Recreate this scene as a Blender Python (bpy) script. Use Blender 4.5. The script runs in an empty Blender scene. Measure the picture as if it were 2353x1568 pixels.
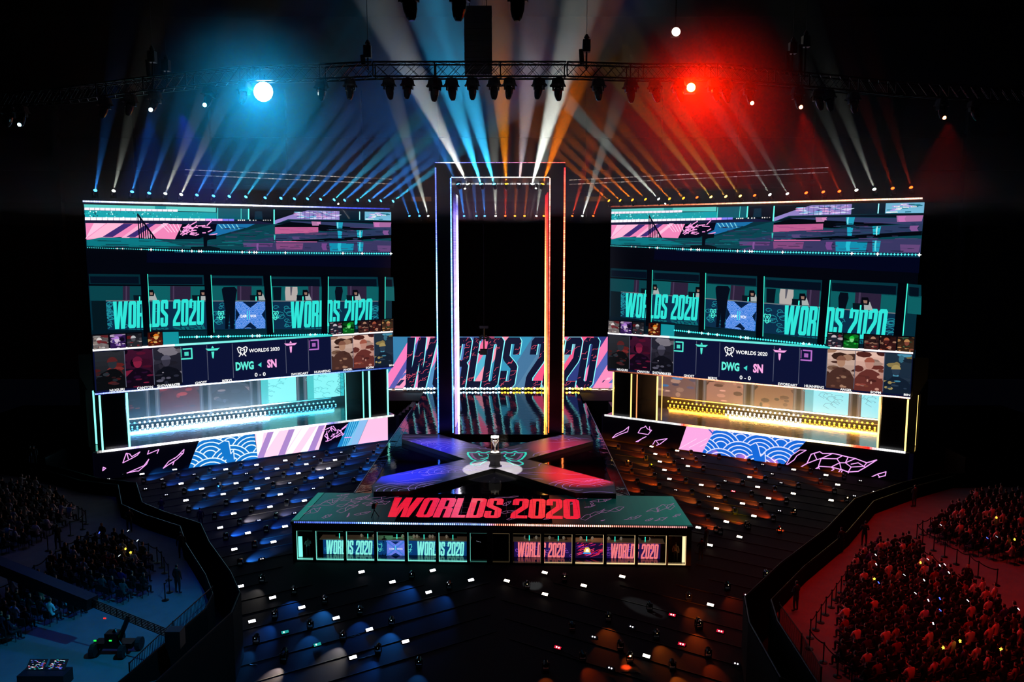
import bpy, bmesh, math, random
from mathutils import Vector, Matrix
from math import sin, cos, pi, radians

# ---------------------------------------------------------------- camera, world, exposure
F = 1830.0
PITCH = math.atan(224.0 / F)
CAM = Vector((0, 0, 24))
sc = bpy.context.scene
col = sc.collection
cd = bpy.data.cameras.new('camera')
cd.sensor_width = 36
cd.lens = 36 * F / 2353
cd.clip_start = 0.5
cd.clip_end = 900
cam = bpy.data.objects.new('camera', cd)
cam.location = CAM
cam.rotation_euler = (pi / 2 - PITCH, 0, 0)
col.objects.link(cam)
sc.camera = cam
w = bpy.data.worlds.new('night')
w.use_nodes = True
w.node_tree.nodes['Background'].inputs[0].default_value = (0.0004, 0.0005, 0.0012, 1)
w.node_tree.nodes['Background'].inputs[1].default_value = 1
sc.world = w
sc.view_settings.view_transform = 'Standard'
sc.view_settings.look = 'None'
sc.view_settings.gamma = 1
sc.view_settings.exposure = 0
sc.view_settings.use_curve_mapping = False
cy = sc.cycles
try:
    cy.max_bounces = 4; cy.diffuse_bounces = 1; cy.glossy_bounces = 3; cy.transmission_bounces = 3
    cy.volume_bounces = 0; cy.transparent_max_bounces = 12
    cy.sample_clamp_indirect = 3; cy.sample_clamp_direct = 0
    cy.use_denoising = True
    cy.caustics_reflective = True
    cy.caustics_refractive = False
    cy.volume_max_steps = 64
except Exception:
    pass

FWD = Vector((0, cos(PITCH), -sin(PITCH)))
UPV = Vector((0, sin(PITCH), cos(PITCH)))


def ray(px, py):
    return FWD + Vector((1, 0, 0)) * ((px - 1176.5) / F) + UPV * ((784 - py) / F)


def onz(px, py, z):
    d = ray(px, py)
    return CAM + d * ((z - CAM.z) / d.z)


def ony(px, py, y):
    d = ray(px, py)
    return CAM + d * (y / d.y)


def onp(px, py, o, n):
    d = ray(px, py)
    return CAM + d * ((o - CAM).dot(n) / d.dot(n))


def project(p):
    d = p - CAM
    k = d.dot(FWD)
    return (1176.5 + F * d.x / k, 784 - F * d.dot(UPV) / k)


R = random.Random(7)


def srgb(h):
    if isinstance(h, str):
        h = h.lstrip('#')
        c = [int(h[i:i + 2], 16) / 255 for i in (0, 2, 4)]
        return tuple((x / 12.92 if x <= .04045 else ((x + .055) / 1.055) ** 2.4) for x in c)
    return tuple(h)


# ---------------------------------------------------------------- materials
MATS = {}


def mat(name, base='#101010', rough=.6, metal=0., emit=None, strength=1., spec=.5, bump=None, alpha=None, trans=0):
    if name in MATS:
        return MATS[name]
    m = bpy.data.materials.new(name)
    m.use_nodes = True
    nt = m.node_tree
    b = nt.nodes['Principled BSDF']
    b.inputs['Base Color'].default_value = srgb(base) + (1,)
    b.inputs['Roughness'].default_value = rough
    b.inputs['Metallic'].default_value = metal
    b.inputs['Specular IOR Level'].default_value = spec
    if trans:
        b.inputs['Transmission Weight'].default_value = trans
    if emit:
        b.inputs['Emission Color'].default_value = srgb(emit) + (1,)
        b.inputs['Emission Strength'].default_value = strength
    if bump:
        scale, dist, vec = bump
        tc = nt.nodes.new('ShaderNodeTexCoord')
        mp = nt.nodes.new('ShaderNodeMapping')
        mp.inputs['Scale'].default_value = vec
        nz = nt.nodes.new('ShaderNodeTexNoise')
        nz.inputs['Scale'].default_value = scale
        nz.inputs['Detail'].default_value = 3
        bp = nt.nodes.new('ShaderNodeBump')
        bp.inputs['Distance'].default_value = dist
        nt.links.new(tc.outputs['Object'], mp.inputs[0])
        nt.links.new(mp.outputs[0], nz.inputs['Vector'])
        nt.links.new(nz.outputs['Fac'], bp.inputs['Height'])
        nt.links.new(bp.outputs[0], b.inputs['Normal'])
    if emit: m.cycles.emission_sampling = 'NONE'
    MATS[name] = m
    return m


def noise_col(m, c1, c2, scale, detail=4):
    nt = m.node_tree
    b = nt.nodes['Principled BSDF']
    tc = nt.nodes.new('ShaderNodeTexCoord')
    nz = nt.nodes.new('ShaderNodeTexNoise')
    nz.inputs['Scale'].default_value = scale
    nz.inputs['Detail'].default_value = detail
    mx = nt.nodes.new('ShaderNodeMix')
    mx.data_type = 'RGBA'
    mx.inputs[6].default_value = srgb(c1) + (1,)
    mx.inputs[7].default_value = srgb(c2) + (1,)
    nt.links.new(tc.outputs['Object'], nz.inputs['Vector'])
    nt.links.new(nz.outputs['Fac'], mx.inputs[0])
    nt.links.new(mx.outputs[2], b.inputs['Base Color'])
    return m


def led_mat(name='led_picture', gain=1.12, rough=None, base=.008):
    """emissive display whose picture sits in the face colours"""
    if name in MATS:
        return MATS[name]
    m = bpy.data.materials.new(name)
    m.use_nodes = True
    nt = m.node_tree
    b = nt.nodes['Principled BSDF']
    b.inputs['Base Color'].default_value = (base, base, base * 1.2, 1)
    b.inputs['Roughness'].default_value = .5 if rough is None else rough
    b.inputs['Specular IOR Level'].default_value = .2 if rough is None else .5
    at = nt.nodes.new('ShaderNodeAttribute')
    at.attribute_name = 'col'
    nt.links.new(at.outputs['Color'], b.inputs['Emission Color'])
    b.inputs['Emission Strength'].default_value = gain
    m.cycles.emission_sampling = 'NONE'
    MATS[name] = m
    return m


BLACK = mat('black_paint', '#060607', .55)
BLACKM = mat('black_metal', '#0c0c0e', .35, .6)
DARKCLOTH = mat('black_cloth', '#050506', .9)


def tag(o, label=None, cat=None, group=None, kind=None):
    if label: o['label'] = label
    if cat: o['category'] = cat
    if group: o['group'] = group
    if kind: o['kind'] = kind
    return o


def empty(name, loc=(0, 0, 0), rot=(0, 0, 0), **k):
    o = bpy.data.objects.new(name, None)
    o.empty_display_size = .2
    o.location = loc
    o.rotation_euler = rot
    col.objects.link(o)
    tag(o, **k)
    return o


def link(name, me, parent=None, keep=True, **k):
    o = bpy.data.objects.new(name, me)
    col.objects.link(o)
    if parent:
        o.parent = parent
        if keep:  # geometry given in world space
            o.matrix_parent_inverse = Matrix.Identity(4)
            o.matrix_basis = mw(parent).inverted()
    tag(o, **k)
    return o


def mw(o):
    m = Matrix.LocRotScale(o.location, o.rotation_euler, o.scale)
    if o.parent:
        m = mw(o.parent) @ m
    return m


def copy_tree(o, parent=None):
    c = o.copy()
    col.objects.link(c)
    if parent: c.parent = parent
    for ch in [x for x in o.children]:
        copy_tree(ch, c)
    return c


class MB:
    """collects shapes into one mesh"""

    def __init__(s):
        s.v = []; s.f = []; s.m = []

    def add(s, vs, fs, mi=0):
        b = len(s.v)
        s.v += [Vector(x) for x in vs]
        s.f += [[b + i for i in f] for f in fs]
        s.m += [mi] * len(fs)

    def box(s, a, b, mi=0):
        x0, y0, z0 = a; x1, y1, z1 = b
        s.add([(x0, y0, z0), (x1, y0, z0), (x1, y1, z0), (x0, y1, z0), (x0, y0, z1), (x1, y0, z1), (x1, y1, z1), (x0, y1, z1)],
              [(0, 3, 2, 1), (4, 5, 6, 7), (0, 1, 5, 4), (1, 2, 6, 5), (2, 3, 7, 6), (3, 0, 4, 7)], mi)

    def hexa(s, p, mi=0):  # 8 points bottom 4 then top 4
        s.add(p, [(0, 3, 2, 1), (4, 5, 6, 7), (0, 1, 5, 4), (1, 2, 6, 5), (2, 3, 7, 6), (3, 0, 4, 7)], mi)

    def prism(s, pts, z0, z1, mi=0):  # outline in xy
        n = len(pts)
        ar = sum(pts[i][0] * pts[(i + 1) % n][1] - pts[(i + 1) % n][0] * pts[i][1] for i in range(n))
        if ar < 0: pts = pts[::-1]
        s.add([(p[0], p[1], z0) for p in pts] + [(p[0], p[1], z1) for p in pts],
              [list(range(n))[::-1], list(range(n, 2 * n))] + [(i, (i + 1) % n, n + (i + 1) % n, n + i) for i in range(n)], mi)

    def tube(s, a, b, r, n=6, r2=None, mi=0, cap=True):
        a = Vector(a); b = Vector(b)
        d = (b - a)
        if d.length < 1e-6: return
        d.normalize()
        u = d.orthogonal().normalized(); v = d.cross(u)
        r2 = r if r2 is None else r2
        vs = [a + (u * cos(2 * pi * i / n) + v * sin(2 * pi * i / n)) * r for i in range(n)] + \
             [b + (u * cos(2 * pi * i / n) + v * sin(2 * pi * i / n)) * r2 for i in range(n)]
        fs = [(i, (i + 1) % n, n + (i + 1) % n, n + i) for i in range(n)]
        if cap: fs += [list(range(n))[::-1], list(range(n, 2 * n))]
        s.add(vs, fs, mi)

    def beam(s, a, b, hw, hh, up=(0, 0, 1), mi=0):  # rectangular bar from a to b
        a = Vector(a); b = Vector(b)
        d = (b - a).normalized()
        side = d.cross(Vector(up))
        if side.length < 1e-4: side = d.orthogonal()
        side.normalize()
        u = side.cross(d)
        q = []
        for p in (a, b):
            q += [p - side * hw - u * hh, p + side * hw - u * hh, p + side * hw + u * hh, p - side * hw + u * hh]
        s.add(q, [(0, 3, 2, 1), (4, 5, 6, 7), (0, 1, 5, 4), (1, 2, 6, 5), (2, 3, 7, 6), (3, 0, 4, 7)], mi)

    def lathe(s, prof, n=12, o=(0, 0, 0), mi=0, ax=None):  # prof [(r,z)]
        o = Vector(o)
        vs = []
        for r, z in prof:
            for i in range(n):
                vs.append(o + Vector((r * cos(2 * pi * i / n), r * sin(2 * pi * i / n), z)))
        fs = []
        for j in range(len(prof) - 1):
            for i in range(n):
                fs.append((j * n + i, j * n + (i + 1) % n, (j + 1) * n + (i + 1) % n, (j + 1) * n + i))
        fs += [list(range(n))[::-1], [(len(prof) - 1) * n + i for i in range(n)]]
        s.add(vs, fs, mi)

    def ball(s, c, rx, ry=None, rz=None, n=8, m=6, mi=0):
        ry = ry or rx; rz = rz or rx
        c = Vector(c)
        vs = [c + Vector((0, 0, -rz))]
        for j in range(1, m):
            t = pi * j / m
            for i in range(n):
                a = 2 * pi * i / n
                vs.append(c + Vector((rx * sin(t) * cos(a), ry * sin(t) * sin(a), -rz * cos(t))))
        vs.append(c + Vector((0, 0, rz)))
        fs = [(0, 1 + (i + 1) % n, 1 + i) for i in range(n)]
        for j in range(m - 2):
            for i in range(n):
                fs.append((1 + j * n + i, 1 + j * n + (i + 1) % n, 1 + (j + 1) * n + (i + 1) % n, 1 + (j + 1) * n + i))
        L = len(vs) - 1
        fs += [(L, 1 + (m - 2) * n + i, 1 + (m - 2) * n + (i + 1) % n) for i in range(n)]
        s.add(vs, fs, mi)

    def xf(s, M):
        s.v = [M @ x for x in s.v]
        return s

    def mesh(s, name, mats, smooth=False):
        me = bpy.data.meshes.new(name)
        me.from_pydata([tuple(x) for x in s.v], [], s.f)
        for m in (mats if isinstance(mats, (list, tuple)) else [mats]):
            me.materials.append(m)
        me.polygons.foreach_set('material_index', s.m)
        if smooth:
            me.polygons.foreach_set('use_smooth', [True] * len(me.polygons))
        me.update()
        return me

    def build(s, name, mats, parent=None, smooth=False, **k):
        return link(name, s.mesh(name, mats, smooth), parent, **k)


class Pic:
    """flat picture: coloured polygons in plane coordinates (u right, v up), layered outwards"""

    def __init__(s, O, U, V, step=.012):
        s.O = Vector(O); s.U = Vector(U).normalized(); s.V = Vector(V).normalized()
        s.N = s.U.cross(s.V)
        if s.N.dot(CAM - s.O) < 0: s.N = -s.N
        s.step = step
        s.P = []

    def px(s, x, y):  # picture coordinates of a point seen at that pixel
        q = onp(x, y, s.O, s.N) - s.O
        return (q.dot(s.U), q.dot(s.V))

    def poly(s, pts, c, k=1, lay=1):
        c = srgb(c)
        s.P.append(([(p[0], p[1]) for p in pts], (c[0] * k, c[1] * k, c[2] * k), lay))

    def rect(s, x0, y0, x1, y1, c, k=1, lay=1):
        s.poly([(x0, y0), (x1, y0), (x1, y1), (x0, y1)], c, k, lay)

    def pxpoly(s, pts, c, k=1, lay=1):
        s.poly([s.px(*p) for p in pts], c, k, lay)

    def line(s, pts, wd, c, k=1, lay=2, closed=False):
        pts = list(pts)
        if closed: pts = pts + [pts[0]]
        for a, b in zip(pts, pts[1:]):
            dx, dy = b[0] - a[0], b[1] - a[1]
            L = math.hypot(dx, dy)
            if L < 1e-5: continue
            nx, ny = -dy / L * wd / 2, dx / L * wd / 2
            ex, ey = dx / L * wd * .3, dy / L * wd * .3
            s.poly([(a[0] - ex + nx, a[1] - ey + ny), (a[0] - ex - nx, a[1] - ey - ny), (b[0] + ex - nx, b[1] + ey - ny), (b[0] + ex + nx, b[1] + ey + ny)], c, k, lay)

    def pxline(s, pts, wd, c, k=1, lay=2, closed=False):
        s.line([s.px(*p) for p in pts], wd, c, k, lay, closed)

    def arc(s, cx, cy_, r, a0, a1, wd, c, k=1, lay=2, n=10, sy=1.):
        s.line([(cx + r * cos(a0 + (a1 - a0) * i / n), cy_ + sy * r * sin(a0 + (a1 - a0) * i / n)) for i in range(n + 1)], wd, c, k, lay)

    def grad(s, pts4, ca, cb, n, k=1, lay=1):  # quad a,b,c,d, colour runs from edge ad to edge bc
        a, b, c, d = pts4
        ca = srgb(ca); cb = srgb(cb)
        L = lambda p, q, t: (p[0] + (q[0] - p[0]) * t, p[1] + (q[1] - p[1]) * t)
        for i in range(n):
            t0, t1 = i / n, (i + 1) / n
            t = (i + .5) / n
            s.poly([L(a, b, t0), L(a, b, t1), L(d, c, t1), L(d, c, t0)], tuple(ca[j] + (cb[j] - ca[j]) * t for j in range(3)), k, lay)

    def mesh(s, name, m, lift=0.):
        vs = []; fs = []; cs = []
        for pts, c, lay in s.P:
            if len(pts) < 3: continue
            ar = sum(pts[i][0] * pts[(i + 1) % len(pts)][1] - pts[(i + 1) % len(pts)][0] * pts[i][1] for i in range(len(pts)))
            if abs(ar) < 1e-7: continue
            flip = (ar < 0) != (s.U.cross(s.V).dot(s.N) < 0)
            if flip: pts = pts[::-1]
            b = len(vs)
            for p in pts:
                vs.append(tuple(s.O + s.U * p[0] + s.V * p[1] + s.N * (lay * s.step + lift)))
            fs.append(list(range(b, b + len(pts))))
            cs += [c[0], c[1], c[2], 1.] * len(pts)
        me = bpy.data.meshes.new(name)
        me.from_pydata(vs, [], fs)
        at = me.color_attributes.new('col', 'FLOAT_COLOR', 'CORNER')
        at.data.foreach_set('color', cs)
        me.materials.append(m)
        me.update()
        return me


# ---------------------------------------------------------------- lettering
def _glyph(ch, w_=.40, s=.162, slit=None):
    w = w_
    if ch == 'W':
        return [[(0, 1), (.19, 1), (.215, .40), (.29, 1), (.47, 1), (.495, .40), (.57, 1), (.76, 1), (.63, 0), (.43, 0), (.385, .5), (.335, 0), (.13, 0)]], .76
    if ch in 'O0D':
        c = .07
        c1 = c if ch != 'D' else .002
        out = [(c1, 0), (w - c, 0), (w, c), (w, 1 - c), (w - c, 1), (c1, 1), (0, 1 - c1), (0, c1)]
        i = .02
        x0, x1, y0, y1 = s, w - s, .13, .87
        inn = [(x0 + i, y0), (x1 - i, y0), (x1, y0 + i), (x1, y1 - i), (x1 - i, y1), (x0 + i, y1), (x0, y1 - i), (x0, y0 + i)]
        return [[out[j], out[(j + 1) % 8], inn[(j + 1) % 8], inn[j]] for j in range(8)], w
    if ch == 'L':
        return [[(0, 0), (w - .06, 0), (w - .06, .13), (s, .13), (s, 1), (0, 1)]], w - .06
    if ch == 'R':
        return [[(0, 0), (s, 0), (s, 1), (0, 1)], [(s, .87), (w - s, .87), (w - s, 1), (s, 1)], [(w - s, .5), (w - .05, .5), (w, .56), (w, .93), (w - .06, 1), (w - s, 1)],
                [(s, .42), (w - s, .42), (w - s, .55), (s, .55)], [(w - s, 0), (w, 0), (w, .44), (w - .05, .5), (w - s, .5)]], w
    if ch == 'S':
        return [[(w, .66), (w, .93), (w - .06, 1), (.06, 1), (0, .93), (0, .60), (.05, .53), (w - s, .38), (w - s, .13), (s, .13), (s, .34), (0, .34), (0, .07), (.06, 0),
                 (w - .06, 0), (w, .07), (w, .42), (w - .05, .49), (s, .64), (s, .87), (w - s, .87), (w - s, .66)]], w
    if ch == '2':
        return [[(0, .66), (0, .93), (.06, 1), (w - .06, 1), (w, .93), (w, .58), (w - .03, .5), (s, .2), (s, .14), (w, .14), (w, 0), (0, 0), (0, .2), (.03, .28), (w - s, .6), (w - s, .87), (s, .87), (s, .66)]], w
    return [], .2


def headline(text, shear=.16, gap=.03):
    out = []; x = 0
    for ch in text:
        g, wd = _glyph(ch)
        out.append([[(p[0] + x + shear * p[1], p[1]) for p in q] for q in g])
        x += wd + gap
    return out, x - gap


_txt = {}


def text_polys(s, bold=.0):
    key = (s, bold)
    if key in _txt: return _txt[key]
    cu = bpy.data.curves.new('t', 'FONT')
    cu.body = s
    cu.offset = bold
    cu.resolution_u = 2
    o = bpy.data.objects.new('t', cu)
    col.objects.link(o)
    dg = bpy.context.evaluated_depsgraph_get()
    dg.update()
    me = bpy.data.meshes.new_from_object(o.evaluated_get(dg))
    out = [[(me.vertices[i].co.x, me.vertices[i].co.y) for i in p.vertices] for p in me.polygons]
    bpy.data.objects.remove(o)
    bpy.data.curves.remove(cu)
    bpy.data.meshes.remove(me)
    xs = [p[0] for q in out for p in q]; ys = [p[1] for q in out for p in q]
    x0, x1, y0, y1 = min(xs), max(xs), min(ys), max(ys)
    out = [[((p[0] - x0), (p[1] - y0)) for p in q] for q in out]
    _txt[key] = (out, x1 - x0, y1 - y0)
    return _txt[key]


def put_text(pic, s, u, v, h, c, k=1, lay=3, width=None, bold=.015, anchor='l'):
    pol, W_, H_ = text_polys(s, bold)
    sy = h / H_
    sx = width / W_ if width else sy
    off = {'l': 0, 'c': -W_ * sx / 2, 'r': -W_ * sx}[anchor]
    for q in pol:
        pic.poly([(u + off + p[0] * sx, v + p[1] * sy) for p in q], c, k, lay)


def put_headline(pic, s, u0, v0, u1, v1, c, k=1, lay=3, shear=.16, gap=.03, clip=None, shift=0):
    g, W_ = headline(s, shear, gap)
    W_ += shear
    for letter in g:
        for q in letter:
            pts = [(u0 + shift + p[0] / W_ * (u1 - u0), v0 + p[1] * (v1 - v0)) for p in q]
            pic.poly(pts, c, k, lay)


def spot(name, loc, target, color, power, size_deg, blend=.25, radius=.1, parent=None):
    ld = bpy.data.lights.new(name, 'SPOT')
    ld.color = srgb(color)
    ld.energy = power
    ld.spot_size = radians(size_deg)
    ld.spot_blend = blend
    ld.shadow_soft_size = radius
    o = bpy.data.objects.new(name, ld)
    col.objects.link(o)
    d = Vector(target) - Vector(loc)
    M = Matrix.LocRotScale(Vector(loc), d.to_track_quat('-Z', 'Y'), None)
    if parent:
        o.parent = parent
        o.matrix_basis = mw(parent).inverted() @ M
    else:
        o.matrix_basis = M
    return o

ORD = ['first', 'second', 'third', 'fourth', 'fifth', 'sixth', 'seventh', 'eighth', 'ninth', 'tenth', 'eleventh', 'twelfth', 'thirteenth', 'fourteenth', 'fifteenth', 'sixteenth', 'seventeenth', 'eighteenth', 'nineteenth', 'twentieth', 'twenty-first', 'twenty-second', 'twenty-third', 'twenty-fourth', 'twenty-fifth', 'twenty-sixth', 'twenty-seventh', 'twenty-eighth', 'twenty-ninth', 'thirtieth']
# ---------------------------------------------------------------- stage deck, gate, back wall
ZS = 4.0
ZP = 4.42
ZF = 1.0          # floor of the lamp field
YB = onz(1152, 893, ZP).y      # back display
GATE_YF = onz(1150, 997, ZP).y
GATE_YB = GATE_YF * 1.115

deckm = mat('glossy_black_deck', '#030305', .06, spec=.8, bump=(1.3, .012, (1, 1, 1)))
deck2m = mat('glossy_black_lower_deck', '#030305', .07, spec=.8, bump=(1.1, .010, (1, 1, 1)))
xm = led_mat('floor_display', 1.0, .33, .10)

t = MB()
oa = [onz(*q, ZS) for q in ((814, 1134), (966, 911), (1337.7, 911), (1447, 1141))]
k0 = oa[0].lerp(oa[3], .5)
pl = [oa[0], Vector((oa[1].x, YB - .4, ZS)), Vector((oa[2].x, YB - .4, ZS)), oa[3]]
t.prism([(p.x, p.y) for p in pl], ZF + .02, ZS)
runway = empty('runway_stage', (0, 70, ZF), label='long glossy black runway stage between the back display and the team booth', cat='stage')
t.build('deck', deck2m, runway)
# polished border strips on both long edges
for s, q in ((-1, ((814, 1134), (966, 911), (962, 925), (852, 1128))), (1, ((1447, 1141), (1337.7, 911), (1340, 940), (1413, 1130)))):
    a, b, c, d = [onz(x, y, ZS) for x, y in q]
    t = MB(); t.prism([(a.x, a.y), (b.x, b.y), (c.x, c.y), (d.x, d.y)], ZS, ZS + .03)
    t.build('border_strip', mat('polished_border', '#3a3438', .05, .7, spec=.9, bump=(.8, .03, (1, 1, 1))), runway, label='mirror polished edge strip of the runway')
    t = MB(); t.beam(a + Vector((0, 0, .04)), b + Vector((0, 0, .04)), .035, .03)
    t.build('edge_trim', mat('bright_trim', '#8890b0', .2, 1), runway)
# raised rear platform
rp_ = [onz(*q, ZP) for q in ((926, 997.5), (966, 912), (1337, 912), (1360, 999.5))]
t = MB(); t.prism([(rp_[0].x, rp_[0].y), (rp_[1].x, YB - .4), (rp_[2].x, YB - .4), (rp_[3].x, rp_[3].y)], ZS + .001, ZP)
t.build('rear_platform', deckm, runway, label='raised rear half of the runway')
# X-shaped raised walkway with a printed display top
def C6(x, y): return (860 + x / 3.564, 740 + y / 3.564)
XP = [C6(225, 960), C6(232, 922), C6(535, 922), C6(985, 1050), C6(1535, 924), C6(1768, 926), C6(1792, 978), C6(1250, 1125), C6(1962, 1312), C6(1980, 1408), C6(1650, 1402), C6(985, 1199), C6(285, 1388), C6(-5, 1392), C6(-20, 1345), C6(55, 1268), C6(748, 1125)]
XW = [onz(*q, ZP) for q in XP]
xr = empty('x_shaped_platform', (XW[11].x, XW[11].y, ZS), label='raised x shaped display walkway in front of the tall gate', cat='stage platform')
t = MB(); t.prism([(p.x, p.y) for p in XW], ZS + .001, ZP - .01)
t.build('platform_body', BLACK, xr)
pc = Pic((0, 0, ZP), (1, 0, 0), (0, 1, 0), .003)
P2 = [(p.x, p.y) for p in XW]
pc.poly(P2, '#0c0b18', 1, 0)
def inside(pt, poly):
    x, y = pt; r = False
    n = len(poly)
    for i in range(n):
        x0, y0 = poly[i]; x1, y1 = poly[(i + 1) % n]
        if (y0 > y) != (y1 > y) and x < (x1 - x0) * (y - y0) / (y1 - y0) + x0: r = not r
    return r
xs = [p[0] for p in P2]; ys = [p[1] for p in P2]
rr = random.Random(3)
LP = '#6a5aa8'
def inside_line(pts, wd, c, k, lay=1, poly=P2):
    for a, b in zip(pts, pts[1:]):
        if inside(a, poly) and inside(b, poly): pc.line([a, b], wd, c, k, lay)
# swirls on the arms
for i in range(34):
    cx_, cy_ = rr.uniform(min(xs), max(xs)), rr.uniform(min(ys), max(ys))
    if abs(cx_) < 3.2: continue
    for r in ((.5, .9, 1.3, 1.7, 2.1) if cy_ < 67 or i % 2 else (.8, 1.4)):
        a0 = rr.uniform(0, .6)
        inside_line([(cx_ + r * 1.5 * cos(a0 + pi * j / 9), cy_ + r * sin(a0 + pi * j / 9)) for j in range(10)], .06, LP, 1.1)
for i in range(70):   # flowing wind lines
    x0, y0 = rr.uniform(min(xs), max(xs)), rr.uniform(min(ys), max(ys)); L = rr.uniform(1.5, 4); ph = rr.uniform(0, 6)
    inside_line([(x0 + L * j / 10, y0 + .25 * sin(ph + j * .5) + .03 * j) for j in range(11)], .045, '#8a6ab8', .9)
# teal crest in the middle
def C9(x, y):
    q = onz(1010 + x / 8.71, 980 + y / 8.71, ZP); return (q.x, q.y)
TE = '#19c8b0'; MV = '#7a4a78'
half = [(1110, 520), (1060, 530), (985, 508), (930, 530), (850, 530), (775, 500), (735, 525), (570, 525), (565, 560), (600, 610), (650, 660), (720, 690)]
wingi = [(1040, 545), (985, 525), (930, 548), (800, 548), (760, 525), (700, 545), (635, 545), (650, 580), (690, 630), (740, 665), (960, 650)]
for m_ in (0, 1):
    f = (lambda p: p) if m_ == 0 else (lambda p: (2 * 1146 - p[0], p[1]))
    pc.line([C9(*f(p)) for p in half], .2, TE, 1, 3)
    pc.line([C9(*f(p)) for p in wingi], .22, MV, .8, 2)
    leg = [(960, 640), (860, 690), (690, 705), (625, 735), (630, 765), (700, 785), (800, 775), (940, 690)]
    pc.line([C9(*f(p)) for p in leg], .17, TE, 1, 3)
    pc.line([C9(*f((p[0] + 25, p[1] + 4))) for p in leg[1:6]], .15, MV, .8, 2)
    pc.line([C9(*f(p)) for p in ((780, 540), (800, 580), (860, 600))], .13, TE, 1, 3)
    pc.line([C9(*f(p)) for p in ((960, 560), (1000, 600), (940, 630), (820, 655))], .13, TE, 1, 3)
link('floor_display', pc.mesh('floor_display', xm), xr)
t = MB()
for a, b in zip(XW, XW[1:] + XW[:1]):
    t.beam(a + Vector((0, 0, .0)), b + Vector((0, 0, .0)), .03, .012)
t.build('edge_trim', mat('dark_trim', '#15151c', .3, .6), xr)

# tall gate
def gx(px, y=None, py=700): return ony(px, py, y or GATE_YF).x
gl0, gl1, gr0, gr1 = gx(1003.5), gx(1039.5), gx(1261.0), gx(1296.5)
gz1 = ony(1150, 373, GATE_YF).z; gz0 = ony(1150, 409, GATE_YF).z
gate = empty('gate_frame', ((gl0 + gr1) / 2, GATE_YF, ZP), label='tall black rectangular gate edged with blue and red light strips', cat='stage arch')
gm = mat('gate_black', '#07070c', .25, .0, spec=.6)
t = MB(); t.box((gl0, GATE_YF, ZP), (gl1, GATE_YB, gz0)); t.build('post', gm, gate)
t = MB(); t.box((gr0, GATE_YF, ZP), (gr1, GATE_YB, gz0)); t.build('post', gm, gate)
t = MB(); t.box((gl0, GATE_YF, gz0), (gr1, GATE_YB, gz1)); t.build('crossbeam', gm, gate)
def ledstrip(parent, a, b, wd, dp, cols, n, gain=1, fill=.86, up=(0, 0, 1), name='light_strip', label=None, jit=0.):
    """row of little glowing blocks from a to b; cols = list of (t,colour,strength)"""
    vs = []; fs = []; cs = []
    a = Vector(a); b = Vector(b)
    d = (b - a) / n
    t_ = MB()
    for i in range(n):
        t_.beam(a + d * i, a + d * (i + fill), wd / 2, dp / 2, up)
        u = (i + .5) / n
        for (t0, c0, k0_), (t1, c1, k1_) in zip(cols, cols[1:]):
            if t0 <= u <= t1 + 1e-6:
                q = (u - t0) / max(t1 - t0, 1e-6)
                c0s, c1s = srgb(c0), srgb(c1)
                k = (k0_ + (k1_ - k0_) * q) * gain * (1 + jit * (rr.random() * 2 - 1))
                c = [(c0s[j] + (c1s[j] - c0s[j]) * q) * k for j in range(3)]
                break
        cs += (c + [1.]) * 24
    me = t_.mesh(name, led_mat())
    at = me.color_attributes.new('col', 'FLOAT_COLOR', 'CORNER')
    at.data.foreach_set('color', cs)
    return link(name, me, parent, label=label)
yf = GATE_YF - .03
ledstrip(gate, (gl0 + .04, yf, ZP + .1), (gl0 + .04, yf, gz1 - .5), .11, .06, [(0, '#2a60ff', 3), (.3, '#4a90ff', 5), (.5, '#80c8ff', 6), (.75, '#6070ff', 3), (1, '#5a70e8', 3)], 150, label='blue outer light strip', jit=.3)
ledstrip(gate, (gl1 - .05, yf, ZP + .1), (gl1 - .05, yf, gz0), .12, .06, [(0, '#3a70ff', 5), (.6, '#60a0ff', 7), (1, '#5080ff', 5)], 150, label='blue inner light strip', jit=.3)
ledstrip(gate, (gr0 + .05, yf, ZP + .1), (gr0 + .05, yf, gz0), .10, .06, [(0, '#ff5a20', 2.5), (.5, '#ff3a30', 5), (.8, '#ff6050', 4), (1, '#ffb0a0', 3)], 150, label='red inner light strip', jit=.4)
ledstrip(gate, (gr1 - .05, yf, ZP + .1), (gr1 - .05, yf, gz1 - .5), .17, .06, [(0, '#ff7a30', 4), (.4, '#ff9060', 6), (.6, '#ff6a50', 6), (.9, '#ff5030', 5), (1, '#ff2a30', 4)], 150, label='orange red outer light strip', jit=.4)
ledstrip(gate, (gl0, yf, gz1 - .04), (gr1, yf, gz1 - .04), .07, .08, [(0, '#5a70ff', 2), (.15, '#ffffff', 5), (.2, '#6a80ff', 2), (.5, '#b080d0', 1.6), (.8, '#ff8080', 1.8), (1, '#ff5040', 2)], 120, label='top light strip', jit=.6)
ledstrip(gate, (gl1, yf, gz0 + .05), (gr0, yf, gz0 + .05), .09, .08, [(0, '#a0c0ff', 3), (.5, '#ffffff', 4), (1, '#ffe0d0', 3)], 90, label='white strip under the crossbeam', jit=.5)
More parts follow.
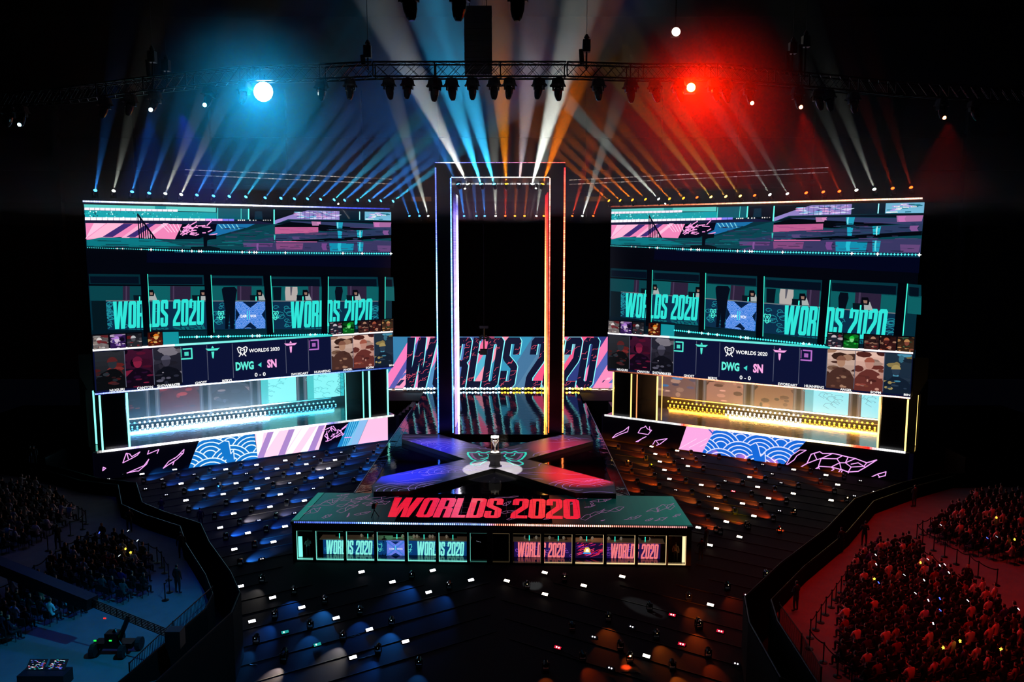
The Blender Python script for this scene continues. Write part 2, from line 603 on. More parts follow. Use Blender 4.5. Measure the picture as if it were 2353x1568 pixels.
# inner faces of the posts carry wide strips
for s, x, c1, c2 in ((1, gl1 + .03, [(0, '#a080ff', 2.2), (.5, '#9a8cff', 3), (.9, '#7a6ae8', 2), (1, '#202060', .4)], [(0, '#ffffff', 5), (.6, '#f0e8ff', 7), (.85, '#c0b0ff', 4), (.95, '#8080ff', 1), (1, '#ffffff', 1)]),
                     (-1, gr0 - .03, [(0, '#ffb040', 3), (.5, '#ff5030', 3), (1, '#b01020', 1.5)], [(0, '#ffc850', 6), (.6, '#ffb060', 5), (.85, '#ff5030', 4), (1, '#c01020', 1.5)])):
    D = GATE_YB - GATE_YF
    for f0, c, wd in ((.45, c1, D * .34), (.84, c2, D * .27)):
        ledstrip(gate, (x, GATE_YF + D * f0, ZP + .1), (x, GATE_YF + D * f0, gz0 - 1.2), wd, .05, c, 90, up=(1, 0, 0), fill=.9, label='wide light strip on the inner face', jit=.15)
ledstrip(gate, (gl1 + .3, GATE_YB - 1.6, gz0 - .04), (gr0 - .3, GATE_YB - 1.6, gz0 - .04), .15, .06, [(0, '#ffffff', 3), (1, '#ffffff', 3)], 64, fill=.45, label='row of white dots under the crossbeam', jit=.9)

# back wall with the wide display
xw0, xw1 = -26.0, 26.0
zt = ony(1150, 463, YB + .6).z
t = MB(); t.box((xw0 + 2, YB + .5, ZF), (xw1 - 2, YB + 1.0, zt))
wallb = t.build('wall_back', mat('black_drape', '#030305', .95, spec=.05), kind='structure')
zd0, zd1 = ony(1150, 892.5, YB).z, ony(1150, 774, YB).z
bd = empty('wide_display', (0, YB, zd0), label='wide low display with navy lettering on pink and blue behind the gate', cat='video wall')
t = MB(); t.box((xw0 + 6, YB + .02, zd0 - .1), (xw1 - 6, YB + .48, zd1 + .05)); t.build('cabinet', BLACK, bd)
pc = Pic((0, YB, 0), (1, 0, 0), (0, 0, 1), .01)
def bx(px, py): q = ony(px, py, YB); return (q.x, q.z)
X0, X1 = -19.9, 19.9
pc.rect(X0, zd0, X1, zd1, '#3c86b4', .85, 0)
rr = random.Random(5)
BH = zd1 - zd0
def slab(px0, px1, c, k, sk=.62, v0=0., v1=1., lay=1):
    a, b = bx(px0, 800)[0], bx(px1, 800)[0]
    y0_, y1_ = zd0 + v0 * BH, zd0 + v1 * BH
    o = lambda y: (y - zd0) * sk
    P_ = [(a + o(y0_), y0_), (b + o(y0_), y0_), (b + o(y1_), y1_), (a + o(y1_), y1_)]
    P_ = [(min(max(p[0], X0), X1), p[1]) for p in P_]
    pc.poly(P_, c, k, lay)
for a, b, c, k in ((870, 892, '#f27ab8', 1), (892, 905, '#6a6ac8', .7), (905, 925, '#ff9ac0', 1), (925, 940, '#3a4a9a', .6), (940, 962, '#f08ac0', 1), (962, 990, '#5a9ad0', .8), (990, 1040, '#5a80c8', .8),
                   (1040, 1062, '#f06a98', 1), (1062, 1080, '#58b8d8', .9), (1080, 1095, '#f898b0', 1), (1095, 1150, '#3aa0c8', .8), (1150, 1185, '#4a7ea8', .8), (1185, 1215, '#5a8ab0', .8), (1215, 1232, '#f06a98', 1),
                   (1232, 1262, '#8ac0d8', .8), (1262, 1290, '#f05a88', 1), (1290, 1320, '#3a4a9a', .6), (1320, 1342, '#f27ab0', 1), (1342, 1362, '#5a6ac0', .8), (1362, 1400, '#f68ab8', 1), (1400, 1425, '#c8a0d8', .9)):
    slab(a, b, c, k)
slab(1213, 1240, '#f2507e', 1, .62, 0, .55, 2)
slab(1268, 1290, '#f2507e', 1, .62, 0, .5, 2)
for i in range(26):   # small tiles in the corners
    u = rr.choice([rr.uniform(895, 935), rr.uniform(1365, 1410)]); v = rr.uniform(0, .9)
    slab(u, u + rr.uniform(3, 9), rr.choice(['#20305a', '#ff9ac8', '#5a70c0', '#ffc0dc', '#3a3a80']), .9, .9, v, min(1, v + rr.uniform(.03, .12)), 2)
GW = globals()['_glyph']
hl, HW = headline('WORLDS 2020', .20, .03)
HW += .2
a0, a1 = bx(920, 890)[0], bx(1378, 890)[0]
# widen the first letter as in the photograph
def hmap(x):
    f = x / HW
    return a0 + (a1 - a0) * f
tb, tt_ = zd0 + .01 * BH, zd0 + .985 * BH
letters = []
for L in hl:
    for q in L:
        pts = [(hmap(p[0]), tb + p[1] * (tt_ - tb)) for p in q]
        letters.append(pts)
        pc.poly([(p[0] + .13, p[1]) for p in pts], '#7fe8f0', 1.15, 4)
        pc.poly(pts, '#0d1230', .9, 5)
for i in range(120):
    x0, y0 = rr.uniform(a0, a1), rr.uniform(zd0, zd1); L = rr.uniform(.5, 2.2); ph = rr.uniform(0, 6)
    pts = [(x0 + L * j / 8 + .1 * sin(j * 2 + ph), y0 + .5 * L * j / 8 + .12 * sin(ph + j * 1.3)) for j in range(9)]
    for p, q in zip(pts, pts[1:]):
        for lt in letters:
            if inside(p, lt) and inside(q, lt):
                pc.line([p, q], .05, '#d8506a', .9, 6); break
link('display_picture', pc.mesh('display_picture', led_mat()), bd)
ledstrip(bd, (X0, YB - .25, zd0 - .12), (X1, YB - .25, zd0 - .12), .12, .12, [(0, '#ffffff', 2.5), (.3, '#bfe0ff', 4), (.55, '#ffe0b0', 2), (.7, '#ffb080', 3), (1, '#ffd8c0', 3)], 160, label='white light strip under the display', jit=.3)

# footlights in front of the display
def lamp_meshes():
    t = MB(); t.box((-.15, -.1, 0), (.15, .1, .12)); t.lathe([(.1, .12), (.17, .2), (.19, .42)], 10); h = t.mesh('housing', BLACKM)
    t = MB(); t.lathe([(.155, .40), (.16, .44)], 10); return h, t.mesh('lens', BLACKM)
fl_h, fl_l = lamp_meshes()
def foot_lamp(p, d, c, k, label, group, sc_=1.):
    q = Vector(d).to_track_quat('Z', 'Y')
    o = link('foot_lamp', fl_h, None, label=label, cat='stage light', group=group)
    o.matrix_basis = Matrix.LocRotScale(Vector(p), q, Vector((sc_,) * 3))
    key = ('foot', c, k)
    if key not in LENSF:
        me = fl_l.copy(); me.materials.clear(); me.materials.append(mat('foot_glow_%s_%g' % (c.strip('#'), k), '#000000', .5, emit=c, strength=k)); LENSF[key] = me
    l = link('lens', LENSF[key], o, keep=False)
    return o
LENSF = {}
n = 64
for i in range(n):
    px = 931 + (1356 - 931) * i / (n - 1)
    if 1003 < px < 1041 or 1262 < px < 1297: continue
    p = ony(px, 904 + (i % 2) * 1.0, YB - 1.1 - .3 * (i % 2))
    p.z = ZP + .02 if rp_[1].x < p.x < rp_[2].x else ZP
    blue = px < 1150
    c = ('#8ad0ff' if i % 3 else '#ffffff') if blue else ('#ffb428' if i % 4 else '#ffe6b0')
    side_ = 'left of the gate' if px < 1003 else ('right of the gate' if px > 1297 else 'inside the gate opening')
    foot_lamp(p, (0, -.85, .6), c, 14 if not (1297 < px < 1330) else 24, ('blue white' if blue else 'amber') + ' footlight under the wide display, ' + side_, 'footlights under the wide display')
for i, px in enumerate((904, 930, 1315, 1330, 1378, 1401)):   # small pale domes under the display
    p = ony(px, 897, YB - .4)
    t = MB(); t.ball(p, .3, .3, .18, 10, 6); t.tube(p, p + Vector((0, .4, -.1)), .05)
    t.build('dome_lamp', mat('pale_dome', '#b0a8a0', .5, emit='#ffd8c0', strength=.25), label='pale dome lamp under the wide display, %s from its left end' % ORD[i], cat='lamp', group='pale dome lamps under the wide display') if False else \
        t.build('dome_lamp', mat('pale_dome', '#b0a8a0', .5, emit='#ffd8c0', strength=.25), label='pale dome lamp under the wide display, number %s from the left' % ['one', 'two', 'three', 'four', 'five', 'six'][i], cat='lamp', group='pale dome lamps under the wide display')
# side blocks filling the wings beside the runway rear
for s in (-1, 1):
    xa = rp_[1].x if s < 0 else rp_[2].x
    t = MB(); t.box((min(xa, s * 21), YB - 7.5, ZF), (max(xa, s * 21), YB + .4, ZP - .2))
    t.build('rear_wing_deck', mat('dark_deck', '#060608', .75, spec=.1), label='dark low deck wing on the %s side of the runway rear' % ('left' if s < 0 else 'right'), cat='stage deck')
    t = MB()
    for i in range(9):   # steps down
        t.box((min(s * (12.2 + i * .45), s * (12.65 + i * .45)), YB - 11, ZF), (max(s * (12.2 + i * .45), s * (12.65 + i * .45)), YB - 7.6, ZP - .3 - i * .34))
    t.build('stage_steps', mat('dark_step', '#101018', .5), label='dark steps going down on the %s side of the runway rear' % ('left' if s < 0 else 'right'), cat='steps')

# trophy on its plinth
pb = onz(1137, 1077, ZP)
pl_ = empty('trophy_plinth', (pb.x, pb.y + .6, ZP), label='black stepped plinth at the centre of the x shaped walkway', cat='plinth')
def hexpts(r, cx_, cy_): return [(cx_ + r * cos(pi / 6 + i * pi / 3), cy_ + r * .9 * sin(pi / 6 + i * pi / 3)) for i in range(6)]
cx_, cy_ = pb.x, pb.y + .6
t = MB()
for r, za, zb in ((.55, 0, .2), (.5, .2, .55), (.62, .55, 1.2), (.52, 1.2, 1.32)): t.prism(hexpts(r, cx_, cy_), ZP + za, ZP + zb)
t.build('plinth_body', mat('plinth_black', '#050507', .5), pl_)
t = MB(); t.prism(hexpts(.40, cx_, cy_), ZP + 1.32, ZP + 1.36)
t.build('lit_top', mat('lit_white_top', '#ffffff', .4, emit='#fff4e0', strength=2.0), pl_, label='glowing white top plate')
cs_ = empty('display_case', (cx_, cy_, ZP + 1.36), label='lit glass case with a bright lid standing on the black plinth', cat='display case')
t = MB()
for x, y in hexpts(.33, cx_, cy_): t.tube((x, y, ZP + 1.36), (x, y, ZP + 2.62), .022, 5)
t.build('case_frame', mat('gold_frame', '#c09a60', .25, .9), cs_)
t = MB(); t.prism(hexpts(.39, cx_, cy_), ZP + 2.62, ZP + 2.74)
t.build('lid', mat('lit_lid', '#ffffff', .4, emit='#fff2dc', strength=2.4), cs_, label='glowing lid')
t = MB(); t.lathe([(.17, 0), (.16, .06), (.06, .12), (.045, .4), (.09, .5), (.2, .72), (.24, .95), (.22, 1.0)], 16, (cx_, cy_, ZP + 1.36))
for s in (-1, 1):
    pts = [(s * .2, .78), (s * .31, .9), (s * .32, 1.05), (s * .24, 1.1)]
    for a, b in zip(pts, pts[1:]): t.tube((cx_ + a[0], cy_, ZP + 1.36 + a[1]), (cx_ + b[0], cy_, ZP + 1.36 + b[1]), .03, 6)
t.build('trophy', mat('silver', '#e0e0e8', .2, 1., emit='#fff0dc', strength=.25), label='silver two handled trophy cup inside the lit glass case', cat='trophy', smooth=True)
spot('plinth_light', (cx_ - .5, cy_ - 3.5, 26.2), (cx_ - .2, cy_ - .9, ZP), '#fff4e8', 130000, 14, .15, .03)

# suspended camera in front of the wide display
p = ony(1110, 785, YB - 12)
hc = empty('hanging_camera', p, label='black remote camera rig hanging before the wide display', cat='camera')
def pxz(px, py): return ony(px, py, p.y)
t = MB(); a, b = pxz(1102, 755), pxz(1122, 749); t.box((a.x, p.y - .2, a.z), (b.x, p.y + .2, b.z)); t.build('top_plate', BLACKM, hc)
t = MB(); t.tube(pxz(1112, 755), pxz(1112, 812), .09, 8); t.build('mast', BLACKM, hc)
t = MB()
for dx, dy in ((-8, 774), (-4, 772), (5, 773), (10, 777), (-9, 781), (7, 782), (0, 778)): t.ball(pxz(1112 + dx, dy), .2, .2, .17, 6, 4)
t.beam(pxz(1102, 778), pxz(1122, 778), .1, .08); t.build('rotor_arm', BLACKM, hc)
t = MB(); t.box((p.x - .35, p.y - .4, pxz(0, 815).z), (p.x + .5, p.y + .4, pxz(0, 803).z)); t.tube(pxz(1104, 812), pxz(1100, 808), .14, 8); t.build('camera_body', BLACKM, hc)
t = MB(); t.tube(pxz(1112, 749), Vector((pxz(1112, 749).x, p.y, 62)), .015, 4); t.build('cable', BLACKM, hc)
# ---------------------------------------------------------------- side screens and side stages
def clip_poly(pts, clip):
    # Sutherland-Hodgman, clip convex
    n = len(clip)
    ar = sum(clip[i][0] * clip[(i + 1) % n][1] - clip[(i + 1) % n][0] * clip[i][1] for i in range(n))
    cl = clip if ar > 0 else clip[::-1]
    out = list(pts)
    for i in range(n):
        a, b = cl[i], cl[(i + 1) % n]
        inp = out; out = []
        if not inp: break
        f = lambda p: (b[0] - a[0]) * (p[1] - a[1]) - (b[1] - a[1]) * (p[0] - a[0])
        for j in range(len(inp)):
            p, q = inp[j], inp[(j + 1) % len(inp)]
            fp, fq = f(p), f(q)
            if fp >= 0: out.append(p)
            if (fp >= 0) != (fq >= 0):
                t_ = fp / (fp - fq)
                out.append((p[0] + (q[0] - p[0]) * t_, p[1] + (q[1] - p[1]) * t_))
    return out

class Clip:
    def __init__(s, pic, poly): s.pic, s.poly_, s.o = pic, poly, pic.poly
    def __enter__(s):
        def f(pts, c, k=1, lay=1):
            # split concave shapes by clipping whole outline is fine for the shapes used here
            q = clip_poly([(p[0], p[1]) for p in pts], s.poly_)
            if len(q) > 2: s.o(q, c, k, lay)
        s.pic.poly = f
    def __exit__(s, *a): s.pic.poly = s.o

def seigaiha(pic, area, r, lay, blue='#1878c8', line='#e8e4ff', k=1., kb=1.):
    """overlapping wave fans inside a convex area"""
    xs = [p[0] for p in area]; ys = [p[1] for p in area]
    pic.poly(area, blue, kb, lay)
    with Clip(pic, area):
        rows = int((max(ys) - min(ys)) / (r * .5)) + 3
        for j in range(rows):
            y = max(ys) + r * .1 - j * r * .5
            x = min(xs) - r + (j % 2) * r
            L = lay + 1 + j
            while x < max(xs) + r:
                fan = lambda rad: [(x + rad * cos(pi * i / 12), y + rad * .92 * sin(pi * i / 12)) for i in range(13)]
                pic.poly([(x - r, y - r), (x + r, y - r)] + fan(r), blue, kb, L)
                for q in (1., .78, .56, .34):
                    pts = fan(r * q)
                    pic.line(pts, r * .055, line, k, L + .5)
                x += 2 * r

def B(x, y): return (180 + x / 3.18, 740 + y / 3.18)
def A(x, y): return (180 + x / 3.18, 440 + y / 3.18)
def Rr(x, y): return (1380 + x / 3.056, 720 + y / 3.056)

LI = Vector((ony(897, 600, 92).x, 92, 0)); LO = Vector((ony(199, 600, 75.5).x, 75.5, 0))
RI = Vector((ony(1402, 600, 92).x, 92, 0)); RO = Vector((ony(2112, 600, 75.2).x, 75.2, 0))
Lu = (LI - LO).normalized(); Ru = (RO - RI).normalized()
Ln = Vector((Lu.y, -Lu.x, 0)); Rn = Vector((Ru.y, -Ru.x, 0))     # towards the audience
LWD = (LI - LO).length; RWD = (RO - RI).length
ztop_l = onp(200, 470, LO, Ln).z; zbot_l = onp(221, 903, LO, Ln).z
ztop_r = onp(2120, 463, RI, Rn).z; zbot_r = onp(2098, 913, RI, Rn).z
SH = ztop_l - zbot_l

def uv(px, py):   # fraction of the left picture seen at this pixel
    q = onp(px, py, LO, Ln)
    return ((q - LO).dot(Lu) / LWD, (q.z - zbot_l) / SH)

class Feed:
    """the same live picture shown on both side screens"""
    def __init__(s, pic, W, H): s.p, s.W, s.H = pic, W, H
    def m(s, pts): return [(u * s.W, v * s.H) for u, v in pts]
    def a(s, pts, c, k=1, lay=1): s.p.poly(s.m([uv(*A(*q)) for q in pts]), c, k, lay)
    def al(s, pts, w, c, k=1, lay=2, closed=False): s.p.line(s.m([uv(*A(*q)) for q in pts]), w, c, k, lay, closed)
    def b(s, pts, c, k=1, lay=1): s.p.poly(s.m([uv(*B(*q)) for q in pts]), c, k, lay)

def portrait(f, u0, v0, u1, v1, pal, seed, lay=6, k=.8):
    """abstract painted card: soft angular strokes in a few colours"""
    r = random.Random(seed)
    X0, X1, Y0, Y1 = u0 * f.W, u1 * f.W, v0 * f.H, v1 * f.H
    W_, H_ = X1 - X0, Y1 - Y0
    cl = [(X0, Y0), (X1, Y0), (X1, Y1), (X0, Y1)]
    f.p.grad([(X0, Y1), (X0, Y0), (X1, Y0), (X1, Y1)], pal[0], pal[1], 8, k, lay)
    with Clip(f.p, cl):
        el = lambda cx_, cy_, rx, ry, n=14, a0=0, a1=2 * pi: [(X0 + W_ * (cx_ + rx * cos(a0 + (a1 - a0) * j / n)), Y0 + H_ * cy_ + W_ * ry * sin(a0 + (a1 - a0) * j / n)) for j in range(n + 1)]
        for i in range(16):   # loose strokes behind
            cx_, cy_ = r.uniform(-.1, 1.1), r.uniform(0, 1.05)
            f.p.poly(el(cx_, cy_, r.uniform(.1, .35), r.uniform(.05, .16), 8), r.choice(pal), k * r.uniform(.3, .7), lay + .3 + i * .05)
        hx, hy = .5 + r.uniform(-.12, .12), .62 + r.uniform(-.05, .08)
        hz = W_ / H_
        f.p.poly([(X0 + W_ * q[0], Y0 + H_ * q[1]) for q in ((-.1, 0), (-.05, .25), (.18, hy - .24), (hx - .1, hy - .14), (hx + .1, hy - .14), (.84, hy - .22), (1.05, .22), (1.1, 0))], pal[1], k * .6, lay + 1.3)
        f.p.poly(el(hx, hy, .15, .2), pal[4 if len(pal) > 4 else 3], k * .8, lay + 1.5)
        f.p.poly(el(hx, hy + .05 * hz, .18, .2, 10, .1, pi), pal[2], k * .8, lay + 1.6)
        for i in range(12):   # folds and highlights on the shoulders
            cx_, cy_ = r.uniform(.05, .95), r.uniform(.02, hy - .22)
            f.p.poly(el(cx_, cy_, r.uniform(.03, .16), r.uniform(.02, .07), 7), r.choice(pal[1:]), k * r.uniform(.4, .95), lay + 1.7 + i * .04)

def draw_feed(pic, W, H):
    f = Feed(pic, W, H)
    r = random.Random(11)
    pic.rect(0, 0, W, H, '#01030a', 1, 0)
    # --- upper strip: wide shot of the stage
    f.a([(40, 95), (2283, 150), (2283, 452), (60, 405)], '#07303c', .9, 1)
    f.a([(40, 95), (1005, 119), (1005, 152), (44, 120)], '#5fd6cf', .9, 2)
    f.a([(560, 108), (640, 110), (640, 140), (560, 138)], '#1aa0a8', .9, 3)
    f.a([(44, 138), (1010, 155), (1010, 205), (50, 190)], '#14a5b0', .9, 2)
    f.a([(1010, 122), (1240, 128), (1240, 208), (1010, 203)], '#0b5a6c', .9, 2)
    for i in range(90):
        x = r.uniform(46, 900) ** 1; y = r.choice([150, 160, 178, 186]) + x * .012 + r.uniform(-5, 5)
        s_ = r.uniform(2, 6) * (1.3 - x / 1100)
        f.a([(x - s_, y), (x, y - s_), (x + s_, y), (x, y + s_)], r.choice(['#d8fff8', '#60f0e8', '#0a4a58']), 1.1, 4)
    for i in range(26):
        a0, a1 = 44 + i * 38, 44 + i * 38 + 35
        if a1 < 760: f.a([(a0, 117 + a0 * .022), (a1, 117 + a1 * .022), (a1, 136 + a1 * .018), (a0, 136 + a0 * .018)], '#ffeefa', 1.1, 5)
        x0, x1 = 48 + i * 42, 48 + i * 42 + 39
        c = '#ffeefa' if x0 < 900 else ('#e8a8ff' if x0 < 1050 else '#7a78e8')
        f.a([(x0, 188 + x0 * .012), (x1, 188 + x1 * .012), (x1, 210 + x1 * .006), (x0, 210 + x0 * .006)], c, 1.1, 5)
    f.a([(50, 209), (1430, 218), (1430, 240), (52, 232)], '#1d1f42', .7, 3)
    for x in (1168, 1182, 1198, 1212, 1252, 1278, 1296, 1352, 1368, 1385, 1402):
        f.a([(x - 4, 207), (x + 4, 207), (x + 4, 215), (x - 4, 215)], '#fff2e8', 1.3, 6)
    f.a([(52, 232), (758, 240), (705, 350), (300, 333), (60, 355)], '#f488bc', .9, 4)
    for x0, w_, c in ((52, 90, '#ffc4e4'), (150, 120, '#ffb8d8'), (395, 60, '#ffb0d4'), (560, 40, '#ffc0e0')):
        f.a([(x0 + 60, 233), (x0 + 60 + w_, 234), (x0 + w_ - 90 if x0 > 100 else x0, 345), (max(x0 - 90, 58), 346)], c, .9, 5)
    for x0, w_ in ((330, 70), (505, 60)):
        f.a([(x0, 236), (x0 + w_, 237), (x0 + w_ - 150, 334), (x0 - 155, 333)], '#43307a', .8, 6)
    for i in range(5): f.a([(600 + i * 30, 238), (606 + i * 30, 238), (665 + i * 22, 300), (659 + i * 22, 300)], '#ffd0ea', 1, 6)
    f.a([(758, 240), (1012, 238), (1000, 290), (880, 348), (705, 350)], '#030616', 1, 6)
    for i in range(26):
        x, y = r.uniform(740, 960), r.uniform(245, 335)
        f.al([(x, y), (x + r.uniform(20, 60), y - r.uniform(-10, 32))], .1, '#f49ad8', 1, 7)
    f.a([(1012, 238), (1290, 238), (1240, 262), (1010, 325), (940, 330)], '#1a6fa8', .9, 5)
    for i in range(5): f.a([(1020 + i * 32, 240), (1028 + i * 32, 240), (1058 + i * 30, 275), (1050 + i * 30, 277)], '#7ad0e8', .9, 6)
    f.a([(60, 357), (170, 336), (700, 350), (880, 349), (1010, 335), (1430, 238), (1560, 215), (2283, 240), (2283, 450), (60, 403)], '#0a4450', .9, 6)
    f.a([(60, 357), (170, 336), (560, 346), (760, 400), (62, 398)], '#0b7682', .9, 7)
    for i in range(40):
        x, y = r.uniform(80, 1400), r.uniform(352, 425)
        y = min(y, 395 + x * .02)
        f.a([(x, y), (x + r.uniform(60, 200), y + 2), (x + r.uniform(60, 180), y + 7), (x, y + 5)], r.choice(['#0d6a72', '#0a3a48', '#0f7a80', '#2a3a58']), .8, 8)
    f.a([(1250, 128), (1425, 132), (1425, 236), (1250, 206)], '#030c18', 1, 6)
    for x, w_, y0, y1 in ((1015, 4, 122, 203), (1186, 3, 126, 203), (1238, 9, 127, 205), (1424, 9, 133, 238)):
        f.a([(x, y0), (x + w_, y0), (x + w_, y1), (x, y1)], '#62f4de', 1.2, 9)
    f.a([(1290, 145), (1340, 145), (1345, 205), (1285, 205)], '#06283a', 1, 7)
    f.a([(1434, 133), (1680, 140), (1560, 170), (1434, 210)], '#020710', 1, 7)
    f.a([(1434, 212), (1560, 170), (1670, 140), (1906, 144), (1906, 208), (1530, 204), (1434, 240)], '#9686cc', .9, 8)
    for i in range(60):
        x = r.uniform(1560, 1880); y = r.uniform(148, 200)
        f.a([(x, y), (x + r.uniform(8, 60), y), (x + r.uniform(8, 60), y + r.uniform(2, 9)), (x, y + 4)], r.choice(['#e8c8ff', '#3a4a8a', '#f0a8e0', '#60c8e8', '#d8e8ff']), .9, 9)
    for x in range(1620, 1900, 32): f.a([(x, 142), (x + 2, 142), (x + 2, 206), (x, 206)], '#1a2050', 1, 10)
    f.a([(1908, 144), (2283, 152), (2283, 214), (1908, 208)], '#021826', 1, 8)
    f.a([(2090, 148), (2283, 153), (2283, 213), (2090, 209)], '#78c0e0', .9, 9)
    for i in range(24):
        x = r.uniform(2095, 2250); y = r.uniform(152, 206)
        f.a([(x, y), (x + 30, y), (x + 30, y + 6), (x, y + 6)], r.choice(['#ffffff', '#1a8aa0', '#c0a0f0', '#0f6a80']), .9, 10)
    f.a([(2050, 148), (2056, 148), (2056, 208), (2050, 208)], '#a0f8ff', 1.2, 10)
    f.a([(1434, 240), (1540, 212), (2283, 216), (2283, 243), (1900, 222)], '#04101c', 1, 9)
    f.a([(1540, 218), (1900, 226), (2283, 246), (2283, 285), (2175, 277), (1560, 224)], '#36406a', .8, 10)
    f.a([(1434, 250), (1560, 225), (2172, 276), (1800, 292), (1434, 262)], '#02060e', 1, 11)
    f.a([(1434, 262), (1750, 262), (1750, 300), (1434, 312)], '#c46294', .85, 12)
    f.a([(1434, 312), (1750, 300), (2283, 275), (2283, 318), (1560, 356), (1200, 372), (1434, 330)], '#2d3d62', .8, 11)
    f.a([(1500, 366), (1560, 358), (2283, 318), (2283, 342), (1700, 372)], '#02060e', 1, 12)
    f.a([(1434, 372), (1960, 366), (2283, 362), (2283, 452), (1200, 436)], '#3c3a66', .8, 10)
    for x0, x1, y0, y1, c in ((1440, 1745, 363, 372, '#e070a8'), (1880, 1930, 225, 272, '#22a8c8'), (1890, 1925, 288, 345, '#20b0d0'), (1830, 2010, 378, 440, '#1496b8'), (1200, 1420, 375, 405, '#6a4480'), (1440, 1640, 378, 425, '#8a4c84'), (2030, 2075, 285, 335, '#1fc0d8'), (2035, 2080, 372, 440, '#18a0c0'), (2180, 2280, 395, 440, '#6a4a80'), (1425, 1438, 315, 372, '#40d8cc'), (2150, 2283, 225, 262, '#b070a8'), (1700, 1760, 220, 250, '#c080b0')):
        f.a([(x0, y0), (x1, y0 + 2), (x1 - 6, y1), (x0 + 6, y1)], c, .8, 13)
    for i in range(150):   # rippled reflections on the wet-looking floor in the shot
        x = r.uniform(1000, 2240); y = r.choice([r.uniform(262, 300), r.uniform(376, 436), r.uniform(300, 350), r.uniform(352, 364)])
        c = '#c05a98' if (1440 < x < 1740 and y < 310) else r.choice(['#274a6c', '#1a2a4c', '#4a3a6a', '#0f2236', '#2a6a88', '#5a4478', '#122038'])
        w_ = r.uniform(20, 120)
        f.a([(x, y), (min(x + w_, 2280), y + 1), (min(x + w_ * .9, 2275), y + r.uniform(3, 6)), (x + 4, y + 3)], c, r.uniform(.5, .9), 13.3)
    for x, y0, y1, w_, c in ((1740, 222, 240, 30, '#e090c8'), (1300, 380, 430, 14, '#8a5aa0'), (1888, 226, 270, 8, '#8af4ff'), (2052, 286, 340, 6, '#c0ffff'), (2050, 372, 436, 8, '#60e8f0'), (1892, 378, 436, 26, '#2ac8e0'), (2160, 228, 262, 40, '#d07ac0'), (2222, 286, 318, 44, '#8a5a9a'), (1775, 380, 430, 40, '#7a4a90'), (1560, 330, 352, 60, '#5a4a80')):
        f.a([(x, y0), (x + w_, y0), (x + w_ * .8, (y0 + y1) / 2), (x + w_, y1), (x + w_ * .2, y1), (x - 2, (y0 + y1) / 2)], c, .8, 13.6)
    f.al([(432, 168), (560, 346)], .16, '#050818', 1, 14)
    for i in range(7): f.al([(432 + i * 18, 172 + i * 25), (445 + i * 16, 345)], .1, '#050818', 1, 14)
    f.a([(910, 322), (945, 315), (955, 320), (1006, 318), (1006, 348), (960, 352), (940, 360), (938, 412), (914, 412)], '#030812', 1, 14)
    f.a([(820, 405), (960, 400), (1035, 415), (1030, 424), (820, 420)], '#041018', 1, 14)
    # star-bright row of lamps along its lower edge
    path = [(60, 411), (500, 425), (850, 437), (1400, 448), (2283, 455)]
    x = 66
    while x < 2280:
        for (x0, y0), (x1, y1) in zip(path, path[1:]):
            if x0 <= x <= x1: y = y0 + (y1 - y0) * (x - x0) / (x1 - x0)
        s_ = 5 if x < 500 else 8.5
        big = r.random() < .07
        if big: s_ *= 1.5
        c = '#f0ffff' if big else '#4fe4e8'
        f.a([(x - s_, y), (x - s_ * .3, y - s_ * .3), (x, y - s_), (x + s_ * .3, y - s_ * .3), (x + s_, y), (x + s_ * .3, y + s_ * .3), (x, y + s_), (x - s_ * .3, y + s_ * .3)], c, 1.4, 16)
        x += 13.5 if x < 500 else 17.5
    f.a([(700, 430), (2283, 447), (2283, 470), (1400, 466), (700, 448)], '#0a3c54', .6, 15)
    f.a([(500, 440), (2283, 470), (2283, 560), (500, 520)], '#01041a', .9, 2)
    # --- player booth seen through its windows
    f.a([(75, 690), (2290, 700), (2290, 1040), (100, 1060)], '#052a38', .9, 1)
    wins = [(75, 450, 603), (500, 915, 607), (962, 1350, 615), (1397, 1772, 622), (1817, 2187, 622), (2232, 2300, 625)]
    for i, (x0, x1, y) in enumerate(wins):
        lean = 14 - i * 2
        f.a([(x0, y), (x1, y + 4), (x1 + 5, y + 78), (x0 + 5, y + 74)], '#053440', .55 if i == 0 else .8, 2)
        f.a([(x0 + 10, y + 18), (x1 - 10, y + 20), (x1 - 8, y + 72), (x0 + 14, y + 70)], '#020c1a', 1, 3)
        f.a([(x0 + 6, 690), (x1 + 6, 694), (x1 + 10, 800), (x0 + 12, 798)], '#084048' if i == 0 else '#0c5c60', .9, 2)
    for x0, x1 in ((325, 375), (670, 820), (1160, 1265), (1680, 1760), (1965, 2105)):
        f.a([(x0, 692), (x1, 694), (x1, 798), (x0, 797)], '#2a2038', .9, 3)
        f.a([(x0 + 20, 692), (x0 + 30, 692), (x0 + 30, 798), (x0 + 20, 798)], '#4a3a58', .8, 4)
    f.a([(200, 797), (2190, 800), (2190, 806), (200, 803)], '#9aa0a8', .5, 6)
    f.a([(200, 803), (2190, 806), (2190, 1004), (215, 1012)], '#092c48', .9, 5)
    cloud = '#1f90a0'
    for i in range(60):
        x, y = r.choice([r.uniform(205, 240), r.uniform(990, 1140), r.uniform(1405, 1540), r.uniform(2150, 2180), r.uniform(240, 2150)]), r.uniform(815, 990)
        n = 9; rad = r.uniform(8, 24)
        f.al([(x + (rad + j * 1.4) * cos(j * .8), y + (rad * .6 + j) * sin(j * .8)) for j in range(n)], .06, cloud, .8, 6)
